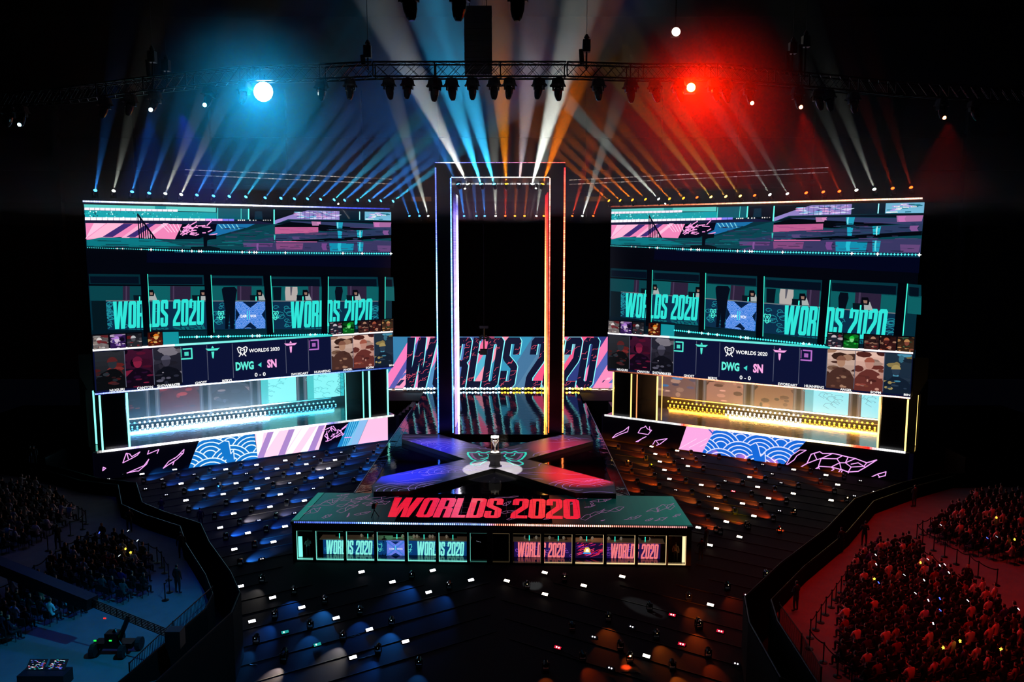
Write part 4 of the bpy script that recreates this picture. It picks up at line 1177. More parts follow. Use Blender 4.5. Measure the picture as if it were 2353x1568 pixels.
# front edge strips and fascia pictures
def fascia(side, P0, U_, Nn, W):
    root = empty('fascia_display', P0 + U_ * W / 2 + Vector((0, 0, ZF)), label='low sloping patterned display along the front of the %s side stage' % side, cat='video wall')
    e = Nn * .35
    a, b = P0 + U_ * -.5 + e, P0 + U_ * (W + .2) + e
    zf0, zf1 = 1.1, ZS - .05
    t = MB(); t.prism([(a.x, a.y), (b.x, b.y), ((b - e * .9).x, (b - e * .9).y), ((a - e * .9).x, (a - e * .9).y)], zf0 - .1, zf1 + .02); t.build('cabinet', BLACK, root)
    o_ = Vector((P0.x, P0.y, 0)) + e
    pic = Pic(o_, U_, (0, 0, 1), .012)
    zb_ = lambda pts: [pic.px(*p) for p in pts]
    full = [(-.6, 1.15), (W + .6, 1.15), (W + .6, zf1), (-.6, zf1)]
    pic.poly(full, '#02020a', 1, 0)
    PKL = '#f0a8f4'
    with Clip(pic, full):
        if side == 'left':
            q = zb_([B(885, 880), B(1285, 838), B(1310, 972), B(805, 1050)])
            q[0] = (q[0][0], zf1); q[1] = (q[1][0], zf1); q[2] = (q[2][0], 1.15); q[3] = (q[3][0], 1.15)
            seigaiha(pic, q, 2.1, 1, '#1272c4', '#d8ecff', 1.1, 1.0)
            a_ = zb_([B(1020, 890), B(1060, 865), B(1095, 870), B(1110, 960), B(1130, 935), B(1135, 1000), B(1065, 1005)])
            pic.poly(a_, '#1272c4', 1, 22)
            pic.line(a_[:1] + a_[1:6], .1, '#d8ecff', 1, 23)
            def par(x0, x1, xb0, xb1, c, k, lay):
                v = zb_([B(x0, 800), B(x1, 800), B(xb1, 900), B(xb0, 900)])
                pic.poly([(v[0][0], zf1), (v[1][0], zf1), (v[2][0], 1.15), (v[3][0], 1.15)], c, k, lay)
            par(1287, 1815, 1310, 1755, '#ffc4dc', 1.15, 2)
            for x in (1300, 1420, 1580, 1640, 1750): par(x, x + 55, x - 130 if x > 1310 else x, x - 80 if x > 1310 else x + 20, '#fff0f2', 1.1, 3)
            for x in (1345, 1500, 1720): par(x + 40, x + 85, x - 45, x + 5, '#b08ad0', .9, 4)
            par(1820, 1980, 1760, 1885, '#04020c', 1, 4)
            rr_ = random.Random(8)
            for i in range(34):
                x, y = rr_.uniform(1790, 1950), rr_.uniform(765, 880) - 6
                pic.line(zb_([B(x, y), B(x + rr_.uniform(-30, 50), y + rr_.uniform(-35, 18))]), .09, PKL, 1, 5)
            par(1980, 2060, 1890, 1960, '#1a80c0', 1, 3); par(2060, 2120, 1960, 2040, '#88b8e8', 1, 3)
            for i in range(5): par(1990 + i * 16, 1996 + i * 16, 1925 + i * 14, 1930 + i * 14, '#68c8e8', 1, 4)
            par(2122, 2262, 2042, 2262, '#f8b8dc', 1.05, 2)
            for pts in ([(325, 1030), (350, 960), (375, 965), (390, 985), (450, 950), (430, 975), (385, 1000)], [(355, 1105), (480, 1050), (515, 1003), (498, 1040), (440, 1090), (420, 1090)], [(620, 1070), (660, 1020), (720, 985), (772, 932), (768, 958), (720, 1005), (680, 1030)], [(505, 967), (588, 932), (575, 962)], [(178, 1088), (182, 1062), (200, 1070), (178, 1088)], [(355, 960), (365, 1000)], [(700, 1000), (745, 965), (768, 958)], [(640, 1055), (700, 1020), (690, 1045)], [(505, 967), (515, 940)]):
                pic.line(zb_([B(*p) for p in pts]), .085, PKL, 1, 3, len(pts) > 4)
        else:
            q = zb_([Rr(800, 865), Rr(1445, 950), Rr(1290, 1068), Rr(715, 975)])
            q = [(q[0][0], zf1), (q[1][0], zf1), (q[2][0], 1.15), (q[3][0], 1.15)]
            seigaiha(pic, q, 2.1, 2, '#1464d0', '#d8dcff', 1, 1.0)
            a_ = zb_([Rr(1055, 925), Rr(1095, 905), Rr(1110, 925), Rr(1130, 1000), Rr(1160, 975), Rr(1165, 1050), Rr(1085, 1030)])
            pic.poly(a_, '#1464d0', 1, 24); pic.line(a_[:6], .1, '#d8dcff', 1, 25)
            v = zb_([Rr(605, 835), Rr(815, 868), Rr(715, 975), Rr(550, 950)])
            v = [(v[0][0], zf1), (v[1][0], zf1), (v[2][0], 1.15), (v[3][0], 1.15)]
            pic.poly(v, '#f2a4dc', 1, 1); pic.line([(v[0][0] + 2.4, zf1), (v[3][0] + 6.2, 1.15)], .16, '#4a58b8', 1, 1.5)
            for i in range(4): pic.line([(v[3][0] + i * 1.2, 1.2 + i * .3), (v[3][0] + i * 1.2 + 2, 2.6 + i * .2)], .05, '#ffd8f4', 1, 1.6)
            for pts in ([(85, 875), (110, 850), (165, 825), (200, 797), (192, 832), (140, 850), (100, 870)], [(265, 840), (285, 808), (310, 800), (318, 792), (330, 812), (360, 822), (335, 852)], [(345, 797), (348, 828)], [(250, 903), (322, 866)], [(262, 903), (300, 875)], [(368, 922), (385, 895), (470, 880), (420, 918), (395, 928)], [(395, 900), (410, 920)],
                        [(1300, 1072), (1340, 1000), (1400, 960), (1445, 962), (1380, 1000), (1360, 1030), (1300, 1072)]):
                pic.line(zb_([Rr(*p) for p in pts]), .085, PKL, 1, 6, len(pts) > 5)
            cr = [(1410, 1078), (1450, 1055), (1480, 990), (1540, 972), (1560, 985), (1630, 985), (1660, 990), (1740, 1010), (1790, 1020), (1870, 1050), (1940, 1030), (1860, 1082), (1810, 1110), (1740, 1115), (1700, 1100), (1620, 1080), (1540, 1075), (1490, 1105)]
            pic.line(zb_([Rr(*p) for p in cr]), .1, PKL, 1, 6, True)
            for pts in ([(1450, 1055), (1520, 1028), (1500, 985)], [(1520, 1028), (1550, 1020), (1630, 985)], [(1550, 1020), (1530, 1078), (1545, 1110)], [(1530, 1078), (1512, 1108)], [(1550, 1020), (1660, 1022), (1680, 1050), (1620, 1080), (1640, 1095), (1600, 1122)], [(1660, 1022), (1700, 1000), (1740, 1010), (1720, 1050), (1680, 1050)], [(1680, 1050), (1690, 1095), (1660, 1130)], [(1720, 1050), (1790, 1020)], [(1720, 1050), (1760, 1080), (1740, 1115), (1740, 1140)], [(1760, 1080), (1850, 1075), (1870, 1050)], [(1760, 1060), (1810, 1050), (1860, 1082)], [(1700, 1100), (1685, 1130)],
                        [(1870, 1165), (1945, 1130), (2005, 1113), (2000, 1140), (1960, 1150), (1945, 1130)], [(1960, 1150), (1935, 1172)]):
                pic.line(zb_([Rr(*p) for p in pts]), .09, PKL, 1, 6)
    link('display_picture', pic.mesh('display_picture', led_mat()), root)
    ee = e + Nn * .1
    a, b = P0 + U_ * -.2 + ee, P0 + U_ * (W - .1) + ee
    z = ZS + .0
    if side == 'left':
        c = [(0, '#ffffff', .05), (.04, '#ffffff', 2), (.12, '#b0a0ff', 2), (.16, '#ffffff', 3.5), (.6, '#ffffff', 5), (.72, '#c8b8ff', 3), (.76, '#8080e0', 1), (.8, '#ffffff', .8), (1, '#ffffff', .8)]
    else:
        c = [(0, '#ffffff', .8), (.28, '#ffffff', .8), (.3, '#ff3030', 2), (.34, '#ffc070', 3), (.6, '#ffd898', 4.5), (.82, '#ffe0a8', 4), (.86, '#ff5030', 2), (.9, '#ff2020', 1.5), (.92, '#ffffff', 1), (1, '#ffffff', 1)]
    ledstrip(root, (a.x, a.y, z), (b.x, b.y, z), .14, .2, c, 150, fill=.88, label='light strip on the stage edge', jit=.15)
    return root
fascia('left', LO, Lu, Ln, LWD)
fascia('right', RI, Ru, Rn, RWD)
# outer towers with glowing edges and stairs
for side, s, px, c in (('left', -1, 205, TEAL2), ('right', 1, 2120, AMB)):
    P = ony(px, 960, 80.)
    t = MB()
    for i in range(12): t.box((min(P.x + s * (.6 + i * .4), P.x + s * (1.0 + i * .4)), 73, 1.0), (max(P.x + s * (.6 + i * .4), P.x + s * (1.0 + i * .4)), 76.5, 4.0 - i * .26))
    t.build('access_stairs', mat('stair_black', '#0c0c14', .6), label='dark access stairs at the outer end of the %s side stage' % side, cat='stairs')
# ---------------------------------------------------------------- team booth with glass front
bl, br = onz(667, 1199, ZS), onz(1593, 1211, ZS)
kl, kr = onz(731, 1132.5, ZS), onz(1546, 1141, ZS)
bU = (br - bl).normalized(); bN = Vector((bU.y, -bU.x, 0))   # towards the camera
BW = (br - bl).length
booth = empty('team_booth', (bl + br) / 2 - Vector((0, 0, ZS)) + Vector((0, 0, ZF)), label='long black team booth with a glass front and red lettering on its roof', cat='booth')
BD = (kl - bl).dot(-bN)
zfl = onp(1100, 1288, bl, bN).z + .12
t = MB(); t.prism([(bl.x, bl.y), (br.x, br.y), (kr.x, kr.y), (kl.x, kl.y)], ZS - .22, ZS); t.build('roof', mat('roof_black', '#06070a', .3), booth)
# roof picture
pic = Pic((0, 0, ZS), (1, 0, 0), (0, 1, 0), .004)
RQ = [(p.x, p.y) for p in (bl, br, kr, kl)]
L2 = lambda a, b, t_: (a[0] + (b[0] - a[0]) * t_, a[1] + (b[1] - a[1]) * t_)
def roofq(u0, u1, c, k, lay, v0=.04, v1=1.):
    q = [L2(L2(RQ[0], RQ[1], u0), L2(RQ[3], RQ[2], u0), v0), L2(L2(RQ[0], RQ[1], u1), L2(RQ[3], RQ[2], u1), v0), L2(L2(RQ[0], RQ[1], u1), L2(RQ[3], RQ[2], u1), v1), L2(L2(RQ[0], RQ[1], u0), L2(RQ[3], RQ[2], u0), v1)]
    pic.poly(q, c, k, lay)
roofq(0, 1, '#050308', 1, 0)
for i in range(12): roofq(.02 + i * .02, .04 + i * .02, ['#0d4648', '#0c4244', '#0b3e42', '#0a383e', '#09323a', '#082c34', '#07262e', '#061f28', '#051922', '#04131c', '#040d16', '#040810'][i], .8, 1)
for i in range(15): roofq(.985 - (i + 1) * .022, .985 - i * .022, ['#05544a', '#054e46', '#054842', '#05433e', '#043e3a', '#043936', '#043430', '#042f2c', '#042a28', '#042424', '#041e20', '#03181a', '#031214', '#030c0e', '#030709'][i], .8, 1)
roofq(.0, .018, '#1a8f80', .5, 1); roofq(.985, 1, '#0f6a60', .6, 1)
def R7(x, y): q = onz(650 + x / 4.706, 1120 + y / 4.706, ZS); return (q.x, q.y)
def R8(x, y): q = onz(1130 + x / 4.706, 1120 + y / 4.706, ZS); return (q.x, q.y)
VI = '#a86aa0'
def roofl(M_, pts, closed=False, w_=.04, k=.6): pic.line([M_(*p) for p in pts], w_, VI, k, 2, closed)
rr = random.Random(21)
def shard(M_, x, y, L, h):
    """long slender crystal outline"""
    pts = [(x, y)]
    n = 5
    for i in range(1, n): pts.append((x + L * i / n, y - h * i / n - rr.uniform(0, h * .5)))
    pts.append((x + L, y - h * 1.2))
    for i in range(n - 1, 0, -1): pts.append((x + L * i / n, y - h * i / n + rr.uniform(2, h * .5)))
    roofl(M_, pts, True)
    roofl(M_, [pts[2], pts[-2]]); roofl(M_, [pts[3], pts[-4]])
for x, y, L, h in ((580, 95, 140, 18), (780, 130, 165, 38), (270, 215, 330, 60), (580, 205, 260, 45), (430, 170, 270, 60), (860, 180, 230, 30), (220, 290, 190, 60), (580, 262, 240, 60), (770, 300, 180, 30), (690, 325, 30, 35), (420, 330, 110, 30), (900, 200, 260, 40), (620, 150, 300, 36), (880, 130, 470, 40)):
    shard(R7, x, y, L, h)
for x, y, L, h in ((30, 120, 260, 18), (120, 200, 90, 40), (920, 125, 170, 20), (1060, 160, 240, 30), (1000, 220, 120, 22), (960, 345, 260, 90), (1180, 275, 250, 50), (1430, 355, 190, 40), (1670, 265, 300, 75), (1660, 365, 85, 22), (1760, 365, 140, 34), (1955, 322, 90, 28), (1180, 365, 45, 10), (100, 280, 180, 30), (160, 350, 130, 40), (560, 350, 90, 20), (850, 190, 60, 20)):
    shard(R8, x, y, L, h)
for pts in ([(1885, 225), (1905, 195), (1945, 190), (1980, 205), (1930, 245), (1885, 225)], [(1780, 230), (1800, 265), (1810, 230)], [(1068, 178), (1085, 168), (1100, 180), (1080, 198), (1068, 178)], [(1210, 140), (1228, 158), (1245, 135)]): roofl(R8, pts)
# red headline
hl, W_ = headline('WORLDS 2020', .30, .02); W_ += .30
A0, A1, A2, A3 = (onz(*q, ZS) for q in ((878.5, 1188.5), (1334, 1193.5), (1341.5, 1147.3), (868.0, 1144)))
# photographed lean: bottom left corner to top left corner of the first letter
tl = onz(907, 1144, ZS); wdt = A1.x - A0.x
lean = (tl.x - A0.x)
hl, W_ = headline('WORLDS 2020', 0, .02)
H_ = (tl.y - A0.y)
for L in hl:
    for q in L:
        pic.poly([(A0.x + p[0] / W_ * wdt + p[1] * lean, A0.y + (A1.y - A0.y) * p[0] / W_ + p[1] * H_) for p in q], '#f01838', .95, 3)
for i in range(1, 26):
    x = A0.x - 1 + (wdt + 3) * i / 26
    pic.line([(x, A0.y - .1), (x, A0.y + H_ + .2)], .015, '#500010', .6, 4)
for j in (1, 2, 3): pic.line([(A0.x, A0.y + H_ * j / 4), (A1.x + lean, A1.y + H_ * j / 4)], .015, '#500010', .6, 4)
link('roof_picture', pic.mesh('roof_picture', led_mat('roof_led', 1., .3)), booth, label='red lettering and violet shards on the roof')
zu = lambda z: Vector((0, 0, z))
fr = bN * .06
ledstrip(booth, bl + bU * .3 + fr + zu(-.02), br - bU * .4 + fr + zu(-.02), .09, .1, [(0, '#4a60d0', 1.2), (.15, '#5a80ff', 2), (.24, '#a0d0ff', 6), (.3, '#90b0ff', 3), (.49, '#80a0ff', 2.5), (.52, '#ff8a70', 2), (.7, '#ffb0a0', 5), (.8, '#ff9a80', 4), (.83, '#d08070', 1.5), (1, '#c08080', 1.5)], 200, fill=.55, label='dotted light strip along the roof edge', jit=.4)
c0, c1 = onp(664, 1292, bl, bN), onp(1594, 1305.5, bl, bN)
ledstrip(booth, c0 + fr, c1 + fr, .09, .1, [(0, '#5a60ff', 1.2), (.3, '#6a90ff', 2), (.46, '#90a0ff', 2), (.5, '#ff8a70', 1.6), (.8, '#ffb0a0', 2.5), (1, '#d0a0a0', 1.4)], 215, fill=.5, label='dotted light strip along the base', jit=.4)
zbase = c0.z
# shell: fascia band, floor slab, plinth skirt, back wall, ends
def bpt(px, py, back=0.): 
    o_ = bl - bN * back
    return onp(px, py, o_, bN)
def bprism(t, u0, u1, d0, d1, z0, z1):  # along front, depth back
    a, b = bl + bU * u0, bl + bU * u1
    P_ = [a - bN * d0, b - bN * d0, b - bN * d1, a - bN * d1]
    t.prism([(p.x, p.y) for p in P_], z0, z1)
zpt = bpt(1100, 1226).z; zpb = bpt(1100, 1293).z
t = MB(); bprism(t, .1, BW - .1, .02, .5, zpt, ZS - .22); t.build('front_band', BLACK, booth)
t = MB(); bprism(t, -.1, BW + .05, -.2, BD + .3, zbase - .1, zbase - .0); t.build('floor_ledge', BLACK, booth)
t = MB(); bprism(t, .3, BW - .3, .3, BD, ZF, zbase - .1); t.build('base_skirt', DARKCLOTH, booth)
t = MB(); bprism(t, .12, BW - .12, .02, BD, zbase, zpb - .02); t.build('floor', mat('booth_floor', '#030406', .08, spec=.9, bump=(2, .004, (1, 1, 1))), booth, label='glossy black booth floor')
t = MB(); bprism(t, .12, BW - .12, BD - .2, BD, zpb, ZS - .22); t.build('back_wall', mat('booth_wall', '#07090d', .7), booth)
for u in (.12, BW - .32):
    t = MB(); bprism(t, u, u + .2, .5, BD - .2, zpb, ZS - .22); t.build('end_wall', BLACK, booth)
# window panes and pillars
panes7 = [(148, 322), (355, 655), (685, 985), (1017, 1315), (1350, 1652), (1685, 1990), (2023, 2205)]
panes8 = [(10, 190), (230, 530), (567, 870), (905, 1210), (1245, 1550), (1585, 1890), (1910, 2103)]
uu = []
for a_, b_ in panes7: uu.append((650 + a_ / 4.706, 650 + b_ / 4.706, 'L'))
for a_, b_ in panes8: uu.append((1130 + a_ / 4.706, 1130 + b_ / 4.706, 'R'))
U0 = [((bpt(a_, 1260) - bl).dot(bU), (bpt(b_, 1260) - bl).dot(bU), s) for a_, b_, s in uu]
glass = mat('booth_glass', '#ffffff', .0, spec=.25, trans=1.0)
edges = [.1] + [x for q in U0 for x in q[:2]] + [BW - .1]
for i in range(0, len(edges), 2):
    t = MB(); bprism(t, edges[i], edges[i + 1], .02, .4, zpb - .02, zpt); t.build('pillar', BLACK, booth)
gm2 = bpy.data.materials.new('thin_glass'); gm2.use_nodes = True
nt = gm2.node_tree; nt.nodes.clear()
o_ = nt.nodes.new('ShaderNodeOutputMaterial'); tr = nt.nodes.new('ShaderNodeBsdfTransparent'); gl = nt.nodes.new('ShaderNodeBsdfGlossy'); mx = nt.nodes.new('ShaderNodeMixShader')
gl.inputs['Roughness'].default_value = .02; mx.inputs[0].default_value = .05
tr.inputs[0].default_value = (.92, .97, .97, 1)
nt.links.new(tr.outputs[0], mx.inputs[1]); nt.links.new(gl.outputs[0], mx.inputs[2]); nt.links.new(mx.outputs[0], o_.inputs[0])
MINT = '#7ef0dc'; WARM = '#ffd89a'
for i, (a_, b_, s) in enumerate(U0):
    t = MB(); bprism(t, a_, b_, .2, .22, zpb, zpt); pane = t.build('window_pane', gm2, booth)
    first = i == 0; dim = i in (6, 7)
    c = MINT if s == 'L' else WARM
    if i in (7, 8): k = .12
    elif i == 9: k = .5
    else: k = 1.1 if not dim else .5
    pa, pb2 = bl + bU * a_ - bN * .1, bl + bU * b_ - bN * .1
    if s == 'L':
        e0, e1 = pa, pa
    else:
        e0, e1 = pb2, pb2
    ledstrip(pane, Vector((e0.x, e0.y, zpb)), Vector((e1.x, e1.y, zpt)), .05, .04, [(0, c, k), (1, c, k * .8)], 8, fill=1.0, name='edge_light')
    ledstrip(pane, Vector((pa.x, pa.y, zpb + .03)), Vector((pb2.x, pb2.y, zpb + .03)), .06, .05, [(0, c, k * (1 if i not in (6, 7, 8) else .2)), (1, c, k * (1 if i not in (6, 7, 8) else .2))], 8, fill=1.0, name='edge_light')
    ledstrip(pane, Vector((pa.x, pa.y, zpt - .03)), Vector((pb2.x, pb2.y, zpt - .03)), .02, .03, [(0, c, .12), (1, c, .12)], 4, fill=1.0, name='edge_light')

# desks with lit fronts, standing on the booth floor
def desk(px0, px1, team, label):
    zf_ = zpb - .02
    q = onz(px0, 1273.2 if team == 'L' else 1281, zf_)
    d = -(q - bl).dot(bN)
    d = min(max(d, 1.2), BD - 1.2)
    ua = (bpt(px0, 1260, d) - bl).dot(bU); ub = (bpt(px1, 1265, d) - bl).dot(bU)
    zt_ = bpt((px0 + px1) / 2, 1242.5 if team == 'L' else 1247.5, d).z
    root = empty('player_desk', bl + bU * ((ua + ub) / 2) - bN * d + Vector((0, 0, zf_ - ZS)), label=label, cat='desk')
    t = MB(); bprism(t, ua, ub, d, d + .1, zf_, zt_); bprism(t, ua, ua + .08, d, d + .8, zf_, zt_); bprism(t, ub - .08, ub, d, d + .8, zf_, zt_); t.build('desk_body', BLACK, root)
    t = MB(); bprism(t, ua - .25, ub + .3, d - .02, d + .85, zt_, zt_ + .05)
    t.build('desk_top', mat('desk_top', '#c8a488', .35, emit='#d0a080', strength=.05), root)
    o_ = bl - bN * (d - .005) + bU * ua
    pic = Pic((o_.x, o_.y, zf_), bU, (0, 0, 1), .008)
    W, H = ub - ua, zt_ - zf_
    X = lambda px: (bpt(px, 1265, d) - bl).dot(bU) - ua
    r = random.Random(int(px0))
    if team == 'L':
        pic.rect(0, 0, W, H, '#0b3c78', .9, 1)
        for i in range(50):
            x, y = r.uniform(.1, W - .2), r.uniform(.15, H - .1)
            pic.line([(x + (.08 + j * .012) * cos(j * .8), min(H, max(0, y + (.06 + j * .01) * sin(j * .8)))) for j in range(8)], .02, '#2a9ac0', .8, 2)
        cx0, cx1 = X(650 + 1128 / 4.706), X(650 + 1318 / 4.706)
        pic.rect(cx0, 0, cx1, H, '#3060d8', 1, 3)
        seigaiha(pic, [(cx0, 0), (cx1, 0), (cx1, H), (cx0, H)], .24, 3.2, '#3a62e0', '#b0b0ff', 1, 1)
        m = (cx0 + cx1) / 2
        pic.poly([(m - .35, H), (m + .35, H), (m, H * .78)], '#0a2860', 1, 20); pic.poly([(m - .35, 0), (m + .35, 0), (m, H * .2)], '#0a2860', 1, 20)
        pic.line([(cx0, 0), (cx1, H)], .1, '#4a88f0', .8, 19); pic.line([(cx0, H), (cx1, 0)], .1, '#4a88f0', .8, 19)
        pic.rect(m - .02, H * .4, m + .02, H * .72, '#50e8e0', 1.1, 22)
        put_text(pic, 'DAM', m - .1, H * .42, .12, '#ffffff', 1, 22, bold=.02, anchor='r'); put_text(pic, 'WON', m + .1, H * .42, .12, '#ffffff', 1, 22, bold=.02)
        spans = ((650 + 465 / 4.706, 650 + 975 / 4.706), (650 + 1447 / 4.706, 650 + 1965 / 4.706)); c = '#8af2e4'
        for xx in (650 + 1048 / 4.706, 650 + 1370 / 4.706):
            x = X(xx)
            for mm in (-1, 1): pic.line([(x, H * .7), (x + mm * .14, H * .78), (x + mm * .18, H * .6), (x + mm * .06, H * .4), (x + mm * .1, H * .3), (x, H * .22)], .035, '#60e8e0', 1, 3)
            put_text(pic, 'WORLDS', x, H * .36, .07, '#60e8e0', 1, 4, bold=.02, anchor='c')
    else:
        pic.rect(0, 0, W, H, '#20104a', .9, 1)
        for i in range(70):
            x, y = r.uniform(.1, W - .2), r.uniform(.15, H - .1)
            pic.line([(x + (.08 + j * .012) * cos(j * .8), min(H, max(0, y + (.06 + j * .01) * sin(j * .8)))) for j in range(8)], .02, '#a050d8', .8, 2)
        cx0, cx1 = X(1130 + 905 / 4.706), X(1130 + 1200 / 4.706)
        pic.rect(cx0, 0, cx1, H, '#1a0a30', 1, 3)
        with Clip(pic, [(cx0, 0), (cx1, 0), (cx1, H), (cx0, H)]):
            for i in range(60):
                x, y = r.uniform(cx0, cx1), r.uniform(0, H)
                L = r.uniform(.2, .5)
                pic.poly([(x, y), (x + L, y + .12), (x + L * 1.1, y + .19), (x + L * .4, y + .1)], r.choice(['#e0204a', '#c01840', '#ff3a6a', '#7020a0']), 1, 4 + i * .05)
        m = X(1130 + 1030 / 4.706)
        # small golden crest over a blue word plate
        pic.poly([(m - .22, H * .38), (m + .22, H * .38), (m + .24, H * .55), (m + .1, H * .72), (m - .12, H * .7), (m - .24, H * .5)], '#ffc860', 1.1, 9)
        pic.poly([(m - .12, H * .42), (m + .14, H * .42), (m + .08, H * .62), (m - .06, H * .6)], '#ffffff', 1.1, 10)
        pic.rect(m - .28, H * .28, m + .28, H * .38, '#2a90e8', 1.1, 10)
        spans = ((1130 + 272 / 4.706, 1130 + 797 / 4.706), (1130 + 1278 / 4.706, 1130 + 1803 / 4.706)); c = '#ff7a80'
    for a2, b2 in spans:
        put_headline(pic, 'WORLDS 2020', X(a2), H * .02, X(b2), H * .99, c, 1.05, 12, .10, .035)
    link('desk_display', pic.mesh('desk_display', led_mat()), root, label='lit desk front with lettering')
    # drink cans / lamps on the desk top
    return root, d, ua, ub, zt_
dL_, ddL, uaL, ubL, ztL = desk(650 + 437 / 4.706, 650 + 1987 / 4.706, 'L', 'left players desk with mint lettering on its lit front')
dR_, ddR, uaR, ubR, ztR = desk(1130 + 243 / 4.706, 1130 + 1822 / 4.706, 'R', 'right players desk with pink red lettering on its lit front')
def on_desk(px, d, z, f):
    u = (bpt(px, 1250, d) - bl).dot(bU); p = bl + bU * u - bN * (d + .25); p.z = z + .05
    return f(p)
for i, px in enumerate([650 + x / 4.706 for x in (605, 912, 1228, 1522, 1835)] + [1130 + x / 4.706 for x in (405, 720, 1028, 1335, 1663)]):
    d, z = (ddL, ztL) if i < 5 else (ddR, ztR)
    def f(p):
        root = empty('player_monitor', p, label='%s monitor with a mint light bar on the %s desk, counted from the left' % (['first', 'second', 'third', 'fourth', 'fifth'][i % 5], 'left' if i < 5 else 'right'), cat='monitor', group='monitors on the player desks')
        t = MB(); t.box((p.x - .3, p.y, p.z + .1), (p.x + .3, p.y + .04, p.z + .42)); t.build('screen_back', BLACKM, root)
        t = MB(); t.box((p.x - .025, p.y - .02, p.z), (p.x + .025, p.y + .0, p.z + .34)); t.build('light_bar', mat('mint_bar', '#30ffd8', .5, emit='#40f0d0', strength=1.6), root)
    on_desk(px, d, z, f)
for i, px in enumerate([650 + x / 4.706 for x in (835, 970, 1285, 1405, 1440, 1580, 1610, 1762)] + [1130 + x / 4.706 for x in (358, 480, 625, 778, 965, 1092, 1270, 1405, 1590, 1712)]):
    d, z = (ddL, ztL) if i < 8 else (ddR, ztR)
    def f(p):
        p = p - bN * .25
        t = MB(); t.ball(p + Vector((0, 0, .12)), .09, .09, .12, 8, 6); t.tube(p, p + Vector((0, 0, .1)), .05, 8)
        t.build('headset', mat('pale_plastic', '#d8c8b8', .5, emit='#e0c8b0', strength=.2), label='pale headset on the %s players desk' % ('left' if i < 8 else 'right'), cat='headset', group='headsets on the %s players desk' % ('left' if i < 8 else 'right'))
    on_desk(px, d, z, f)
for px, c, k in ((691, MINT, 1.5), (1572, '#ffe0a8', 1.5)):   # bright door light at each end
    p = bpt(px, 1260, 1.0)
    t = MB(); a = bpt(px, 1283, .55); b = bpt(px, 1234, .55)
    t.box((a.x - .14, a.y, zpb), (a.x + .14, a.y + .08, b.z)); t.build('door_light', mat('door_glow_%s' % c.strip('#'), '#ffffff', .5, emit=c, strength=k), label='bright upright light panel at the %s end of the booth' % ('left' if px < 1000 else 'right'), cat='light panel')
# a little room light inside
for u, c, e in ((.25, '#60ffe0', 45), (.75, '#ffb080', 35)):
    p = bl + bU * BW * u - bN * 2; spot('booth_light', (p.x, p.y, ZS - .35), (p.x, p.y - .2, 0), c, e, 150, .8, .3)
# roof rail camera
def small_camera(p, s, label, tall=1.1):
    root = empty('broadcast_camera', p, label=label, cat='camera')
    t = MB()
    for a in (0, 2.1, 4.2): t.tube(p + Vector((0, 0, tall * .75)), p + Vector((.35 * cos(a), .35 * sin(a), 0)) * 1, .03 * s, 5)
    t.tube(p + Vector((0, 0, tall * .6)), p + Vector((0, 0, tall)), .05 * s, 6); t.build('tripod', BLACKM, root)
    t = MB(); t.box((p.x - .13 * s, p.y - .3 * s, p.z + tall), (p.x + .13 * s, p.y + .25 * s, p.z + tall + .26 * s)); t.tube(p + Vector((.0, .2 * s, tall + .13 * s)), p + Vector((.12, .6 * s, tall + .13 * s)), .09 * s, 8)
    t.box((p.x - .05, p.y - .4 * s, p.z + tall + .26 * s), (p.x + .18, p.y - .34 * s, p.z + tall + .42 * s)); t.build('camera_body', BLACKM, root)
    return root
p = onz(860, 1188, ZS); small_camera(p, 1., 'small black camera on the booth roof before the red lettering', .7)
# ---------------------------------------------------------------- lamp field between the stage and the stands
fm = noise_col(mat('field_cloth', '#131319', .8, spec=.08), '#111118', '#17171f', .6)
t = MB(); t.box((-70, 20, ZF - .6), (70, 112, ZF)); t.build('floor', fm, kind='structure')
rr = random.Random(4)
# long seams of the floor covering running parallel to the side screens
for s, (U_, n0) in (('left', (Lu, LI)), ('right', (Ru, RI))):
    t = MB()
    N_ = Ln if s == 'left' else Rn
    for i in range(22):
        o_ = n0 + N_ * (3.6 + i * 2.05)
        a, b = (o_ - U_ * 34, o_ + U_ * 14) if s == 'left' else (o_ - U_ * 14, o_ + U_ * 34)
        # keep clear of runway and booth
        pts = []
        for k in range(61):
            q = a.lerp(b, k / 60)
            pts.append(q if not ((abs(q.x + 1.5) < 14.6 and 52 < q.y < 64) or (abs(q.x + .8) < 11.6 and q.y > 58) or (s == 'left') != (q.x < -.8) or abs(q.x) > 38 - (80 - q.y) * .25) else None)
        for p, q in zip(pts, pts[1:]):
            if p and q: t.beam((p.x, p.y, ZF + .02), (q.x, q.y, ZF + .02), .03, .02)
    t.build('cable_ramp', DARKCLOTH, label='thin dark cable ramps crossing the lamp field on the %s' % s, cat='cable cover', kind='stuff')

def S2(x, y): return (200 + x / 3.92, 1000 + y / 3.92)
def S3(x, y): return (480 + x / 3.795, 1300 + y / 3.795)
def S4(x, y): return (1100 + x / 3.268, 1300 + y / 3.268)
def S5(x, y): return (1400 + x / 3.565, 1000 + y / 3.565)
def S6(x, y): return (640 + x / 6.03, 980 + y / 6.03)
bright = [S2(*p) for p in ((495, 362), (789, 320), (1070, 278), (1248, 320), (847, 450), (1031, 497), (890, 602), (1225, 545), (1341, 447), (1525, 280), (1598, 200), (1783, 240), (1709, 315), (1623, 402), (1534, 494), (1428, 601), (1320, 721), (1198, 849), (1447, 897), (1646, 660), (1739, 547), (1780, 838), (1677, 978), (1325, 1045), (1380, 1381), (1669, 1483))]
bright += [S6(*p) for p in ((587, 318), (90, 490), (382, 542), (779, 482), (272, 668), (687, 603), (588, 731), (20, 963), (355, 1050), (88, 1410))]
